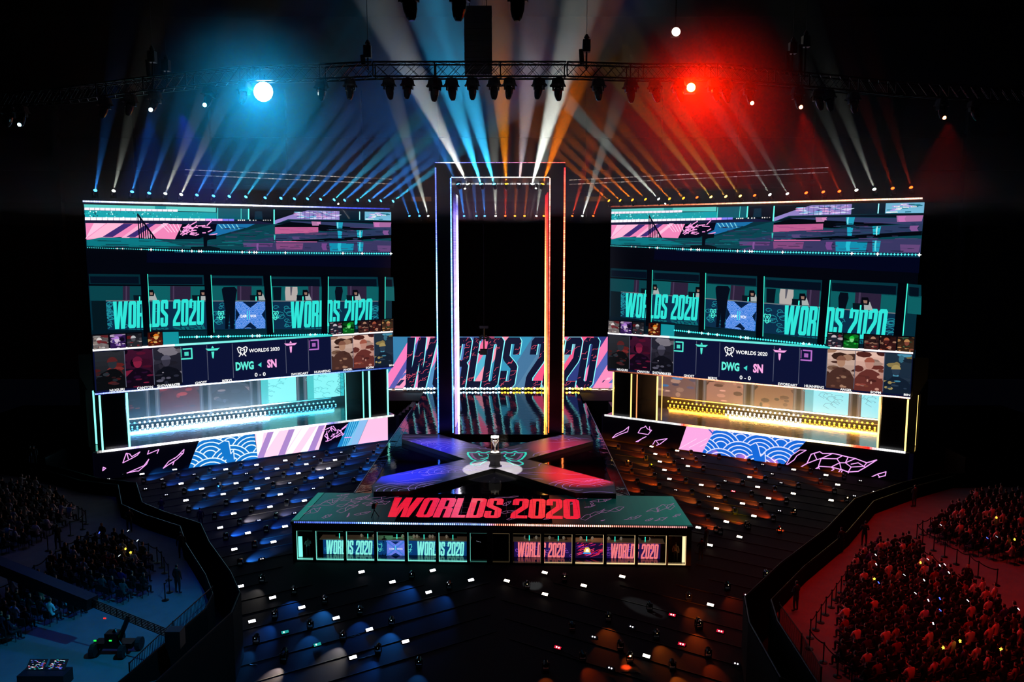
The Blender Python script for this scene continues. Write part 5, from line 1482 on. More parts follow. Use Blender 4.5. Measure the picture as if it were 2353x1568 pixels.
bright += [S3(*p) for p in ((1327, 72), (1947, 59), (1596, 160), (2280, 143), (1911, 250), (807, 383), (374, 505), (1106, 476), (1395, 577), (1709, 682), (250, 727), (1252, 821))]
warm = [S4(*p) for p in ((501, 67), (217, 129), (503, 230), (794, 165), (1082, 97), (1743, 310), (1264, 697))]
warm += [S5(*p) for p in ((349, 103), (380, 164), (559, 137), (417, 227), (455, 297), (647, 265), (495, 370), (756, 420), (1152, 355), (1512, 293), (1776, 338), (1217, 437), (1509, 491), (1872, 418), (1307, 530), (1818, 547), (1093, 573), (880, 614), (1187, 676), (961, 723), (732, 771), (827, 916), (1069, 848))]
redd = [S4(*p) for p in ((1457, 386), (1816, 510), (599, 632), (1528, 607))] + [S5(1017, 472)]
dim = [S2(*p) for p in ((1344, 238), (1848, 165), (963, 365), (1143, 404), (1434, 358), (1825, 445), (674, 409), (347, 461), (526, 497), (713, 551), (1868, 717), (1546, 782), (1572, 1132), (193, 408))]
dim += [S6(*p) for p in ((190, 378), (487, 440), (958, 261), (865, 375), (150, 805), (480, 880), (220, 1223))]
dim += [S5(*p) for p in ((603, 203), (778, 177), (1258, 251), (951, 387), (1336, 329), (1408, 402), (547, 461), (816, 517), (2057, 385), (2170, 475), (2008, 510), (1396, 633))]
dim += [S4(*p) for p in ((1152, 476), (868, 553), (993, 788), (1937, 755), (2013, 236))]
teal = [S3(661, 599), S3(942, 708)]
t = MB(); t.box((-.23, -.1, .03), (.23, .1, .16)); t.box((-.26, -.03, 0), (-.23, .03, .14)); t.box((.23, -.03, 0), (.26, .03, .14)); sb_body = t.mesh('housing', BLACKM)
def strobe_lens(name, c, k, dots=0):
    t = MB()
    if dots:
        for x in (-.07, .08)[:dots]: t.lathe([(.045, .16), (.045, .175)], 8, (x, 0, 0), 0)
        t.box((-.21, -.085, .158), (.21, .085, .163), 1)
        return t.mesh('lens', [mat(name, '#ffffff', .5, emit='#ffffff' if c != 'teal' else '#ffffff', strength=k), mat(name + '_body', '#401018' if c == 'red' else '#101018', .5, emit={'red': '#e01838', 'teal': '#2ac8c0'}.get(c, '#201828'), strength={'red': .9, 'teal': .6}.get(c, .15))])
    t.box((-.205, -.085, .158), (.205, .085, .172))
    return t.mesh('lens', mat(name, '#ffffff', .5, emit=c, strength=k))
SL = {'cold': strobe_lens('strobe_cold', '#f4f0ff', 9), 'warm': strobe_lens('strobe_warm', '#ffe8c8', 8), 'dim': strobe_lens('strobe_dim', '', 1.6, 2), 'red': strobe_lens('strobe_red', 'red', 3, 2), 'teal': strobe_lens('strobe_teal', 'teal', 2, 1)}
def zone(px, py): 
    s = 'left' if px < 1150 else 'right'
    if py > 1306: return 'before the booth, %s half' % s
    return '%s of the runway' % s
def strobe(px, py, kind):
    p = onz(px, py + 1.5, ZF)
    left_ = px < 1150
    U_ = Lu if left_ else Ru
    a = math.atan2(U_.y, U_.x)
    names = {'cold': 'small bright white strobe bar', 'warm': 'small bright warm strobe bar', 'dim': 'unlit strobe bar with two faint sparks', 'red': 'dim red strobe bar with two sparks', 'teal': 'dim teal strobe bar with one spark'}
    o = empty('strobe_bar', p, (radians(38), 0, a), label='%s on the floor %s' % (names[kind], zone(px, py)), cat='strobe light', group='%s strobe bars %s' % (kind, zone(px, py)))
    o.location.z = ZF + .09
    link('housing', sb_body, o, keep=False); link('lens', SL[kind], o, keep=False)
for kind, L in (('cold', bright), ('warm', warm), ('red', redd), ('dim', dim), ('teal', teal)):
    for q in L: strobe(q[0], q[1], kind)

# moving heads
t = MB(); t.box((-.2, -.18, 0), (.2, .18, .16)); fh_base = t.mesh('base', BLACKM)
t = MB(); t.box((-.25, -.06, .16), (-.19, .06, .62)); t.box((.19, -.06, .16), (.25, .06, .62)); t.box((-.25, -.06, .14), (.25, .06, .2)); fh_yoke = t.mesh('yoke', BLACKM)
t = MB(); t.lathe([(.1, -.26), (.16, -.2), (.175, 0), (.175, .2), (.15, .24)], 12); fh_head = t.mesh('head', mat('head_gloss', '#101014', .15, .5))
t = MB(); t.ball((0, 0, 0), .062, .062, .062, 8, 6); fh_glint = t.mesh('lens', BLACKM)
GL = {}
def glint(c, k):
    if (c, k) not in GL:
        me = fh_glint.copy(); me.materials.clear(); me.materials.append(mat('glint_%s' % c.strip('#'), '#000000', .4, emit=c, strength=k)); GL[(c, k)] = me
    return GL[(c, k)]
def field_head(px, py, pool=None, c='#2a70e0', e=60., gc='#b8dcff', pcol='blue'):
    b = onz(px, py + 3 + (py - 1000) * .01, ZF)
    root = empty('moving_head_lamp', b, (0, 0, 0), label='black moving head lamp with %s glint, floor %s' % ('bluish' if gc == '#b8dcff' else 'amber', zone(px, py)), cat='stage light', group='moving head lamps %s' % zone(px, py))
    root.scale = (.8, .8, .8)
    link('base', fh_base, root, keep=False); link('yoke', fh_yoke, root, keep=False)
    tgt = onz(pool[0], pool[1], ZF) if pool else b + Vector((0, 8, 3))
    hp = b + Vector((0, 0, .44))
    d = (tgt - hp).normalized() if pool else Vector((0, .6, .6)).normalized()
    h = link('head', fh_head, root, keep=False); h.matrix_basis = mw(root).inverted() @ Matrix.LocRotScale(hp, d.to_track_quat('Z', 'Y'), Vector((.8, .8, .8)))
    l = link('lens', glint(gc, 9), root, keep=False); l.matrix_basis = Matrix.Translation((0, -.2, .58))  # glowing ball on the viewer's side stands in for the head's glint
    if pool and e > 0:
        spot('pool_light', hp + d * .25 + Vector((0, 0, .25)), tgt, c, e, 52, .7, .05, root)
heads = [S2(*p) for p in ((1478, 208), (1197, 250), (930, 287), (1386, 288), (1104, 332), (820, 378), (643, 328), (1567, 325), (1290, 365), (994, 413), (512, 418), (333, 375), (1478, 410), (1190, 463), (877, 513), (690, 465), (1678, 457), (1378, 508), (1058, 563), (918, 680), (1587, 565), (1255, 620), (1150, 740), (1800, 620), (1480, 680), (1705, 738), (1376, 798), (1615, 858), (1252, 925), (1510, 993), (1380, 1158), (1575, 1308))]
heads += [S6(*p) for p in ((10, 385), (390, 335), (755, 275), (1118, 222), (288, 446), (668, 388), (1050, 330), (585, 498), (975, 437), (1318, 384), (1380, 293), (185, 558), (483, 620), (890, 550), (1235, 498), (1135, 620), (72, 688), (370, 748), (793, 680), (697, 828), (1040, 765), (240, 908))]
heads += [S3(*p) for p in ((1770, 95), (2095, 185), (745, 228), (1012, 312), (1320, 405), (578, 437), (1595, 500), (885, 525), (1172, 625), (413, 655), (1477, 740), (663, 780), (1833, 858))]
BLU = ['#1e66d8', '#2478e0', '#1a58c0', '#2a86e8']
explicit = {}
for q in heads:
    k = (q[1] - 1000) / 100
    far = q[1] > 1320
    if far: tx, ty = q[0] - 20 + rr.uniform(-10, 20), q[1] + 42
    else: tx, ty = q[0] + 15 + 6 * k, q[1] - 6 - 1.5 * k
    e = rr.choice([60, 110, 160, 230]) * (2.6 if far else 30)
    c = rr.choice(BLU)
    if rr.random() < .06: c = '#c8c0b8'
    field_head(q[0], q[1], (tx, ty), c, e)
for q, tx, ty, c, e in ((S2(1690, 735), 655, 1181, '#e0d8cc', 420), (S3(640, 800), 632, 1548, '#d8c0b0', 500), (S2(1180, 470), 516, 1113, '#b8a890', 160)):
    field_head(q[0] + 3, q[1] + 3, (tx, ty), c, e * (2 if ty > 1400 else 5))
rheads = [S5(*p) for p in ((75, 103), (275, 138), (480, 172), (669, 150), (300, 195), (530, 236), (710, 208), (147, 234), (340, 265), (770, 278), (570, 305), (1197, 294), (185, 302), (372, 340), (627, 382), (1278, 366), (1730, 388), (230, 386), (410, 422), (892, 437), (1092, 400), (1355, 452), (1550, 425), (1845, 467), (678, 475), (1165, 490), (270, 478), (950, 530), (1450, 545), (735, 570), (1240, 588), (1030, 633), (808, 680), (1343, 692), (1125, 742), (910, 798), (1142, 222), (1392, 262), (898, 182), (1648, 305), (1923, 350), (1283, 1150), (968, 1250), (650, 1335))]
rheads += [S4(*p) for p in ((644, 100), (364, 158), (700, 470), (973, 398), (1282, 318), (1645, 440), (1333, 528), (1063, 612), (780, 693), (503, 766), (1453, 757), (1723, 667))]
for q in rheads:
    k = (q[1] - 1000) / 100
    far = q[1] > 1320
    if far: tx, ty = q[0] + rr.uniform(-8, 30), q[1] + 38
    else: tx, ty = q[0] - 13 - 5 * k, q[1] - 6 - 1.3 * k
    e = rr.choice([0, 25, 40, 60, 90]) * (7 if far else 55)
    c = rr.choice(['#e04a08', '#d84a10', '#c83808', '#e86818', '#b84a10'])
    field_head(q[0], q[1], (tx, ty), c, e, '#ffcf8a')
for q, tx, ty, c, e in ((S5(1500, 620), *S5(1510, 640), '#ff6a18', 200), (S5(1125, 742), *S5(1075, 712), '#e8c808', 220), (S5(860, 770), *S5(835, 760), '#ff5a20', 200), (S5(1380, 770), *S5(1400, 785), '#ff4a14', 200), (S5(340, 265), *S5(318, 248), '#f0e010', 160), (S5(160, 234), *S5(120, 222), '#ff9030', 160),
                         (S4(1645, 440), *S4(1610, 360), '#ff6a10', 260), (S4(1120, 690), *S4(1110, 760), '#ff4010', 330), (S5(1930, 520), *S5(1920, 545), '#e05010', 160), (S5(2150, 500), *S5(2110, 525), '#d04a10', 130)):
    field_head(q[0] + 4, q[1] + 4, (tx, ty), c, e * (5 if ty > 1350 else 11), '#ffcf8a')
p = onz(879, 1012, ZF); small_camera(p, 1.6, 'black broadcast camera on a tall stand beside the left display and runway', 1.6)
# cables joining lamps in front of the booth
for i, (a, b) in enumerate(((S3(1600, 165), S3(1760, 120)), (S3(1300, 820), S3(1480, 770)), (S3(1210, 630), S3(1350, 590)), (S3(340, 866), S3(425, 868)), (S4(640, 645), S4(760, 700)), (S4(1180, 490), S4(1320, 525)), (S4(1020, 800), S4(1220, 805)))):
    p, q = onz(*a, ZF + .02), onz(*b, ZF + .02)
    t = MB(); prev = p
    for k in range(1, 9):
        r_ = p.lerp(q, k / 8) + Vector((rr.uniform(-.06, .06), rr.uniform(-.06, .06), 0)); t.tube(prev, r_, .018, 5); prev = r_
    t.build('power_cable', BLACKM, label='thin black cable linking lamps %s' % zone(*a), cat='cable', group='cables between lamps %s' % zone(*a))
# ---------------------------------------------------------------- overhead rig
def truss(name, pts, w_, label, group=None):
    """box truss through the points, each segment a part"""
    root = empty(name, pts[0], label=label, cat='truss', group=group)
    tm = mat('truss_black', '#14161c', .3, .7)
    for a, b in zip(pts, pts[1:]):
        t = MB()
        d = (b - a).normalized(); s = d.cross(Vector((0, 0, 1))).normalized() * w_ / 2; u = Vector((0, 0, w_ / 2))
        for i, j in ((1, 1), (1, -1), (-1, -1), (-1, 1)): t.tube(a + s * i + u * j, b + s * i + u * j, .05, 5)
        n = max(1, int((b - a).length / (w_ * .9)))
        for k in range(n):
            p, q = a.lerp(b, k / n), a.lerp(b, (k + 1) / n)
            for i in (-1, 1):
                t.tube(p + s * i + u, q + s * i - u, .022, 4); t.tube(p + s * i - u, q + s * i + u, .022, 4)
            t.tube(p + s + u, q - s + u, .022, 4); t.tube(p - s - u, q + s - u, .022, 4)
            if k % 5 == 0:
                for i in (-1, 1): t.tube(p + s * i - u, p + s * i + u, .05, 4)
        t.build('truss_section', tm, root)
    return root
TY = 46.
mid = [ony(742, 164, TY + .6), ony(860, 163, TY), ony(1000, 162, TY), ony(1150, 161, TY), ony(1300, 160, TY), ony(1472, 160, TY + .6)]
for p in mid: p.z = mid[2].z
truss('lighting_truss', mid, .78, 'black box truss spanning the middle above the stage with a row of lamps')
lt = [mid[0], ony(560, 172, TY + 1.5), ony(340, 196, TY + 3), ony(150, 220, TY + 5), ony(-30, 235, TY + 7)]
rt = [mid[-1], ony(1640, 166, TY + 1.5), ony(1850, 186, TY + 3), ony(2050, 205, TY + 5), ony(2380, 225, TY + 7)]
truss('lighting_truss', lt, .78, 'dark truss curving away to the left past the cyan flood lamp')
truss('lighting_truss', rt, .78, 'dark truss curving away to the right past the red flood lamp')
def along(px, chain):
    best = None
    for a, b in zip(chain, chain[1:]):
        pa, pb_ = project(a)[0], project(b)[0]
        lo, hi = min(pa, pb_), max(pa, pb_)
        if lo - 1e-3 <= px <= hi + 1e-3:
            t0, t1 = 0., 1.
            f = lambda t_: project(a.lerp(b, t_))[0] - px
            for _ in range(30):
                m = (t0 + t1) / 2
                if (f(t0) > 0) != (f(m) > 0): t1 = m
                else: t0 = m
            return a.lerp(b, (t0 + t1) / 2)
    return chain[-1].copy()
# hanging moving head in a fabric rain cover
t = MB(); t.box((-.1, -.1, -.06), (.1, .1, .12)); t.lathe([(.02, .1), (.05, .0)], 6); hg_clamp = t.mesh('clamp', BLACKM)
t = MB(); 
prof = [(.30, 0), (.36, -.12), (.40, -.34), (.48, -.5)]
vs = []
n = 12
for r_, z in prof:
    for i in range(n):
        a = 2 * pi * i / n
        q = abs(cos(a)) ** .5 * (1 if cos(a) > 0 else -1), abs(sin(a)) ** .5 * (1 if sin(a) > 0 else -1)
        vs.append((r_ * q[0] * (1 + (.06 if i % 2 and z < -.4 else 0)), r_ * .8 * q[1], z + (.03 * (i % 3) if z < -.4 else 0)))
fs = [list(range(n))]
for j in range(len(prof) - 1):
    for i in range(n): fs.append((j * n + i, (j + 1) * n + i, (j + 1) * n + (i + 1) % n, j * n + (i + 1) % n))
t.add(vs, fs); hg_cover = t.mesh('fabric_cover', mat('cover_cloth', '#08080a', .8))
t = MB(); t.box((-.33, -.14, -.72), (-.25, .14, -.3)); t.box((.25, -.14, -.72), (.33, .14, -.3)); t.box((-.33, -.14, -.36), (.33, .14, -.28)); hg_yoke = t.mesh('yoke', BLACKM)
t = MB(); t.lathe([(.16, 0), (.24, -.1), (.25, -.25), (.24, -.45), (.17, -.72), (.10, -.82)], 14); hg_head = t.mesh('head', mat('mover_gloss', '#0c0c10', .18, .5))
def hanging_mover(p, label, group, tilt=(0, 0), s=1., glow=None, gk=20):
    root = empty('hanging_moving_head', p, (0, 0, rr.uniform(-.3, .3)), label=label, cat='stage light', group=group)
    root.scale = (s, s, s)
    for nm, me in (('clamp', hg_clamp), ('fabric_cover', hg_cover), ('yoke', hg_yoke)): link(nm, me, root, keep=False)
    h = link('head', hg_head, root, keep=False); h.location = (0, 0, -.5); h.rotation_euler = (tilt[0], tilt[1], 0)
    if glow:
        t = MB(); t.ball((0, 0, 0), .12, .12, .12, 10, 8); me = t.mesh('lens', mat('mover_glow_' + glow.strip('#'), '#000000', .5, emit=glow, strength=gk))
        l = link('lens', me, h, keep=False); l.location = (0, -.16, -.72)
    return root
CX7 = [112, 305, 567, 696, 880, 993, 1135, 1280, 1385, 1585, 1713, 1985, 2205]
for i, x in enumerate(CX7):
    px = 700 + x / 2.941
    p = along(px, mid if 742 < px < 1472 else (lt if px < 800 else rt))
    rr.random()
    hanging_mover(p + Vector((0, 0, -.42)), 'dark moving head in a fabric cover under the middle truss, %s from the left' % ORD[i], 'moving heads hanging from the middle truss', (rr.uniform(-.15, .15), rr.uniform(-.2, .2)), rr.uniform(.92, 1.05) * .92)
for i, (px, gl) in enumerate(((20, None), (48, '#a0e8ff'), (240, None), (298, None), (355, '#c8f4ff'), (480, '#80e8ff'), (560, None))):
    p = along(px, lt)
    hanging_mover(p + Vector((0, 0, -.42)), 'dark moving head under the left truss, %s from the outer end' % ORD[i] + (', lens lit' if gl else ''), 'moving heads hanging from the left truss', (rr.uniform(-.2, .2), .3), .95, gl, 22)
for i, (px, gl) in enumerate(((1505, None), (1560, None), (1640, None), (1668, None), (1722, '#ff9060'), (1834, '#ff8858'), (1882, None), (1905, None), (1962, None), (2166, '#ff7a48'), (2240, None))):
    p = along(px, rt)
    hanging_mover(p + Vector((0, 0, -.42)), 'dark moving head under the right truss, %s from the inner end' % ORD[i] + (', lens lit' if gl else ''), 'moving heads hanging from the right truss', (rr.uniform(-.2, .2), -.3), .95, gl, 20)
# near truss out of view with three hanging heads
tn = [ony(700, -75, 38), ony(1000, -75, 38), ony(1450, -75, 38)]
truss('lighting_truss', tn, .7, 'near truss carrying three dark moving heads at the top edge')
for i, (x, dz) in enumerate(((938, 0), (1056, .1), (1190, .05))):
    q = along(x, tn); hanging_mover(Vector((q.x, q.y, ony(x, 52, 38).z + 1.38 * 1.35)), 'dark moving head hanging at the top edge of view, %s of three' % ['left', 'middle', 'right'][i], 'moving heads at the top edge', (.05, [-.1, .1, .05][i]), 1.35)
    t = MB(); t.tube((q.x, q.y, ony(x, 52, 38).z + 1.4 * 1.3), q, .04, 5); t.build('hanging_pole', BLACKM, label='short pole holding the %s moving head at the top edge' % ['left', 'middle', 'right'][i], cat='pole', group='poles at the top edge')
# two big flood lamps facing the audience
def flood(px, py, y, c, k, e, label, r_=.28, chain=None):
    p = ony(px, py, along(px, chain).y - .1 if chain else y)
    top = along(px, chain).z if chain else 62
    root = empty('flood_lamp', p, label=label, cat='stage light')
    t = MB(); t.box((p.x - .3, p.y + .05, p.z - .3), (p.x + .3, p.y + .5, p.z + .35)); t.tube(p + Vector((0, .3, .3)), Vector((p.x, p.y + .3, top)), .05, 6); t.build('housing', BLACKM, root)
    t = MB(); t.ball(p, r_, .1, r_, 18, 10); t.build('lens', mat('flood_glow_' + c.strip('#'), '#000000', .5, emit=c, strength=k), root, smooth=True)
    return root, p
_, pfl = flood(605, 211, TY + 2, '#d8fbff', 60, 0, 'blinding cyan white flood lamp hanging from the left truss', .55, lt)
spot('flood_light', pfl + Vector((0, -.5, 0)), CAM + Vector((-6, 0, -3)), '#14b4ff', 60000, 60, .6, .3)
_, pfr = flood(1588, 201, TY + 2, '#ffe060', 60, 0, 'blinding orange flood lamp with a red glow on the right truss', .24, rt)
spot('flood_light', pfr + Vector((0, -.5, 0)), CAM + Vector((6, 0, -3)), '#ff1400', 55000, 60, .6, .3)
_, pw = flood(1553.5, 73, 60, '#fff4d8', 6, 0, 'round white disc lamp high above the orange flood lamp', .31)
# hoists with cables
for px, py, Y, lab in ((845, 118, TY, 'black chain hoist on the middle truss, left one'), (1348, 105, TY, 'black chain hoist on the middle truss, right one'), (350, 130, TY + 3, 'dark chain hoist above the left truss'), (382, 150, TY + 3, 'small dark hoist beside the left chain hoist'), (1822, 110, TY + 3, 'dark chain hoist above the right truss, lower one'), (1852, 95, TY + 3, 'dark chain hoist above the right truss, upper one')):
    p = ony(px, py, Y)
    zt_ = mid[2].z if 742 < px < 1472 else along(px, lt if px < 800 else rt).z
    root = empty('chain_hoist', p, label=lab, cat='hoist')
    t = MB(); t.box((p.x - .22, p.y - .2, p.z - .35), (p.x + .2, p.y + .2, p.z + .3)); t.lathe([(.1, .3), (.16, .45), (.05, .62)], 8, p); t.build('motor', BLACKM, root)
    t = MB(); t.tube(p + Vector((0, 0, .6)), p + Vector((0, 0, 22)), .018, 4); t.tube(Vector((p.x, p.y, zt_)), p, .05, 5); t.build('chain', mat('chain_grey', '#303038', .4, .8), root)
    t = MB(); t.tube((p.x - .25, p.y, zt_ + .3), (p.x - .3, p.y, p.z - .2), .13, 8); t.build('chain_bag', DARKCLOTH, root)
# line array speaker
ya = 58.
a, b = ony(1066, 12, ya), ony(1130, 168, ya)
root = empty('line_array_speaker', ((a.x + b.x) / 2, ya, b.z), label='tall black column of stacked loudspeakers hanging behind the truss', cat='loudspeaker')
n = 12
for i in range(n):
    z0 = b.z + (a.z - b.z) * i / n; z1 = b.z + (a.z - b.z) * (i + .94) / n
    t = MB(); dy = .05 * (n - i) ** 1.3 * .3
    t.box((a.x, ya + dy, z0), (b.x, ya + dy + .8, z1)); t.build('speaker_cabinet', mat('speaker_black', '#020203', .8), root)
t = MB(); t.tube(((a.x + b.x) / 2 - .6, ya + .4, a.z - .2), ((a.x + b.x) / 2 - .6, ya + .4, 62), .03, 4); t.tube(((a.x + b.x) / 2 + .6, ya + .4, a.z - .2), ((a.x + b.x) / 2 + .6, ya + .4, 62), .03, 4); t.build('hanging_cable', BLACKM, root)

# ---------------------------------------------------------------- arena shell
cm = mat('arena_dark', '#0c0d12', .8)
t = MB(); t.box((-110, 140, 0), (110, 141, 64)); 
for i in range(5): t.box((-105, 139.2, 20 + i * 5.5), (105, 140, 20.5 + i * 5.5))
for i in range(-7, 8): t.box((i * 13 - .4, 138.9, 14), (i * 13 + .4, 140, 50))
t.build('wall_far', mat('wall_panel', '#1c1e24', .85), kind='structure')
t = MB(); t.box((-112, -12, 62), (112, 142, 63)); t.build('ceiling', cm, kind='structure')
t = MB(); t.box((-112, -12, -1), (-110, 142, 63)); t.build('wall_left', cm, kind='structure')
t = MB(); t.box((110, -12, -1), (112, 142, 63)); t.build('wall_right', cm, kind='structure')
# glinting balcony rails far behind the screens
for side, A_, B_ in (('left', (425, 390), (902, 412)), ('left', (425, 402), (902, 423)), ('right', (1308, 414), (1905, 385)), ('right', (1308, 424), (1905, 396))):
    top = A_[1] in (390, 414)
    a, b = ony(*A_, 138.4), ony(*B_, 138.4)
    root = empty('balcony_rail', a, label='%s thin glinting rail of the balcony behind the %s screen' % ('upper' if top else 'lower', side), cat='railing')
    ledstrip(root, a, b, .10 if top else .07, .1, [(0, '#9a9ab0', .5), (.5, '#c0b8b0', .9), (1, '#c0b0a0', .7)] if side == 'left' else [(0, '#c0b0a0', .8), (1, '#a0a0a8', .5)], 60, fill=.8, name='rail', jit=.8)
    t = MB()
    for k in range(11):
        q = a.lerp(b, k / 10); t.tube(q - Vector((0, -.15, 2.0)), q + Vector((0, .15, .1)), .05, 4)
    t.tube(a - Vector((0, -.15, 2)), b - Vector((0, -.15, 2)), .25, 4)
    t.build('rail_post', BLACKM, root)
for px in (968, 1366):
    p = ony(px, 460, 138.7)
    t = MB(); t.box((p.x - 1.7, 138.6, p.z - .4), (p.x + 1.7, 139.0, p.z + .55))
    t.build('lit_window', mat('dim_amber', '#402010', .5, emit='#a06830', strength=.22), label='dim amber lit window above the back wall, %s of the gate' % ('left' if px < 1150 else 'right'), cat='window')
# ---------------------------------------------------------------- concourses, barriers, people
ZC = 4.0
cc = noise_col(mat('concourse_concrete', '#6a6c72', .85), '#5a5c62', '#74767c', 1.2)
Lw = [(-60, 1075), (0, 1090), (100, 1107), (185, 1133), (270, 1143), (278, 1190), (330, 1215), (412, 1243), (425, 1285), (470, 1360), (486, 1405), (470, 1440), (290, 1600), (180, 1700), (-300, 1700)]
Rw = [(2420, 1118), (2353, 1120), (2190, 1122), (2110, 1145), (2010, 1182), (1950, 1255), (1850, 1340), (1775, 1420), (1790, 1470), (1870, 1600), (1930, 1700), (2700, 1700)]
def edge3(L, z=ZC): return [onz(*p, z) for p in L]
for side, L in (('left', Lw), ('right', Rw)):
    E3 = edge3(L)
    far = Vector((-75, E3[0].y, 0)) if side == 'left' else Vector((75, E3[0].y, 0))
    near = Vector((-75, E3[-1].y, 0)) if side == 'left' else Vector((75, E3[-1].y, 0))
    poly = [(far.x, far.y)] + [(p.x, p.y) for p in E3] + [(near.x, near.y)]
    t = MB(); t.prism(poly, ZF - .4, ZC)
    t.build('concourse_floor', cc, label='raised concrete walkway with the %s audience blocks' % side, cat='walkway', kind='structure')
    # double parapet along the field edge
    root = empty('parapet', E3[4], label='dark double parapet between the %s walkway and the lamp field' % side, cat='parapet')
    out_ = Vector((1, 0, 0)) if side == 'left' else Vector((-1, 0, 0))
    for off, h in ((.1, .95), (1.5, .8)):
        t = MB()
        P_ = []
        for k, p in enumerate(E3):
            a = E3[max(k - 1, 0)]; b = E3[min(k + 1, len(E3) - 1)]
            d = (b - a).normalized(); n_ = Vector((d.y, -d.x, 0))
            if n_.dot(out_) < 0 and abs(n_.x) > .3: n_ = -n_
            if side == 'left': n_ = Vector((-d.y, d.x, 0)) if Vector((-d.y, d.x, 0)).dot(Vector((1, .6, 0))) > 0 else Vector((d.y, -d.x, 0))
            else: n_ = Vector((-d.y, d.x, 0)) if Vector((-d.y, d.x, 0)).dot(Vector((-1, .6, 0))) > 0 else Vector((d.y, -d.x, 0))
            P_.append(p + n_ * off)
        for a, b in zip(P_, P_[1:]):
            t.beam(Vector((a.x, a.y, (ZF + ZC + h) / 2)), Vector((b.x, b.y, (ZF + ZC + h) / 2)), .07, (ZC + h - ZF) / 2)
        t.build('parapet_panel', mat('parapet_black', '#030304', .9, spec=.1), root)
        t = MB()
        for a, b in zip(P_, P_[1:]): t.tube(Vector((a.x, a.y, ZC + h + .04)), Vector((b.x, b.y, ZC + h + .04)), .035, 6)
        t.build('handrail', mat('rail_steel', '#101014', .45, .8), root)
    # tapered stays on the walkway side
    # barred barrier near the lower edge
    bar = [(490, 1395), (400, 1480), (300, 1580)] if side == 'left' else [(1789, 1435), (1840, 1510), (1885, 1590)]
    B3 = [onz(*p, ZC) for p in bar]
    root = empty('crowd_barrier', B3[0], label='%s metal crowd barrier of thin upright bars beside the parapet' % side, cat='barrier')
    for a, b in zip(B3, B3[1:]):
        t = MB()
        for z in (.12, 1.15): t.tube(a + zu(z), b + zu(z), .03, 5)
        n = int((b - a).length / .14)
        for k in range(n + 1):
            q = a.lerp(b, k / n); t.tube(q + zu(.12), q + zu(1.15), .014, 4)
        for q in (a, b): t.tube(q, q + zu(1.2), .035, 5)
        t.build('barrier_panel', BLACKM, root)

# belt stanchions
t = MB(); t.lathe([(.20, 0), (.20, .03), (.05, .06), (.03, .08)], 14); st_base = t.mesh('base', BLACKM)
t = MB(); t.lathe([(.032, .05), (.032, .95), (.045, .96), (.045, 1.02), (.02, 1.04)], 10); st_post = t.mesh('post', BLACKM)
def stanchions(pxl, where, closed=False):
    P_ = [onz(x, y, ZC) for x, y in pxl]
    for i, p in enumerate(P_):
        root = empty('belt_stanchion', p, label='black belt stanchion %s, %s of its line' % (where, ORD[i]), cat='stanchion', group='belt stanchions ' + where)
        link('base', st_base, root, keep=False); link('post', st_post, root, keep=False)
        if i + 1 < len(P_):
            t = MB(); q = P_[i + 1]; prev = p
            for k in range(1, 7):
                u = k / 6; c = p.lerp(q, u); sag = -.10 * 4 * u * (1 - u)
                a_ = prev + zu(.97 if k == 1 else 0); b_ = c + zu(.97 + sag)
                if k == 1: a_ = p + zu(.97)
                t.beam(a_, b_, .01, .03); prev = b_
            t.build('belt', DARKCLOTH, root)
def S1(x, y): return (x / 3.027, 1050 + y / 3.027)
def S7(x, y): return (1750 + x / 3.214, 1080 + y / 3.214)
stanchions([S1(*p) for p in ((0, 1030), (162, 930), (245, 870), (330, 815), (395, 765), (478, 710), (568, 655), (680, 625), (820, 640), (890, 660), (970, 685), (1037, 710), (1095, 738), (1127, 770), (1145, 810), (1175, 860), (1180, 945), (1150, 1000))], 'around the middle left block')
stanchions([S1(*p) for p in ((0, 300), (50, 270), (130, 245), (200, 235), (300, 285), (345, 310), (385, 335), (422, 360), (462, 385), (505, 410), (548, 438), (575, 450), (600, 468), (577, 505), (492, 548), (420, 590), (335, 655))], 'around the rear left block')
stanchions([S7(*p) for p in ((663, 1600), (560, 1530), (455, 1425), (352, 1325), (358, 1245), (400, 1185), (436, 1130), (472, 1072), (515, 1018), (548, 965), (585, 912), (628, 850), (660, 800), (692, 750), (718, 700), (776, 680), (868, 650), (977, 640), (1105, 650), (1178, 695), (1255, 745), (1338, 818), (1415, 878), (1500, 930), (1592, 1000), (1692, 1075), (1785, 1140), (1896, 1215), (1990, 1290))], 'around the front right block')
stanchions([S7(*p) for p in ((2010, 350), (1893, 300), (1778, 270), (1670, 250), (1620, 275), (1580, 295), (1540, 320), (1495, 345), (1455, 370), (1412, 400), (1368, 425), (1300, 440), (1243, 455), (1185, 480), (1145, 508), (1188, 548), (1270, 598), (1350, 645), (1438, 700), (1530, 740), (1597, 795), (1735, 855))], 'around the rear right block')

# ---- people
def skin_person(bones, radii, name, regions, hair=True, seated=True):
    """one continuous body grown over joints; regions(face centre) -> material index"""
    me = bpy.data.meshes.new(name)
    keys = list(radii)
    me.from_pydata([radii[k][0] for k in keys], [(keys.index(a), keys.index(b)) for a, b in bones], [])
    o = bpy.data.objects.new(name, me); col.objects.link(o)
    sk = o.modifiers.new('s', 'SKIN'); sk.use_smooth_shade = True
    for i, k in enumerate(keys):
        r_ = radii[k][1]; r2 = radii[k][2] if len(radii[k]) > 2 else r_
        me.skin_vertices[0].data[i].radius = (r_, r2)
        me.skin_vertices[0].data[i].use_root = (i == 0)
    sb = o.modifiers.new('u', 'SUBSURF'); sb.levels = 1; sb.render_levels = 1
    dg = bpy.context.evaluated_depsgraph_get(); dg.update()
    out = bpy.data.meshes.new_from_object(o.evaluated_get(dg)); out.name = name
    bpy.data.objects.remove(o); bpy.data.meshes.remove(me)
    return out
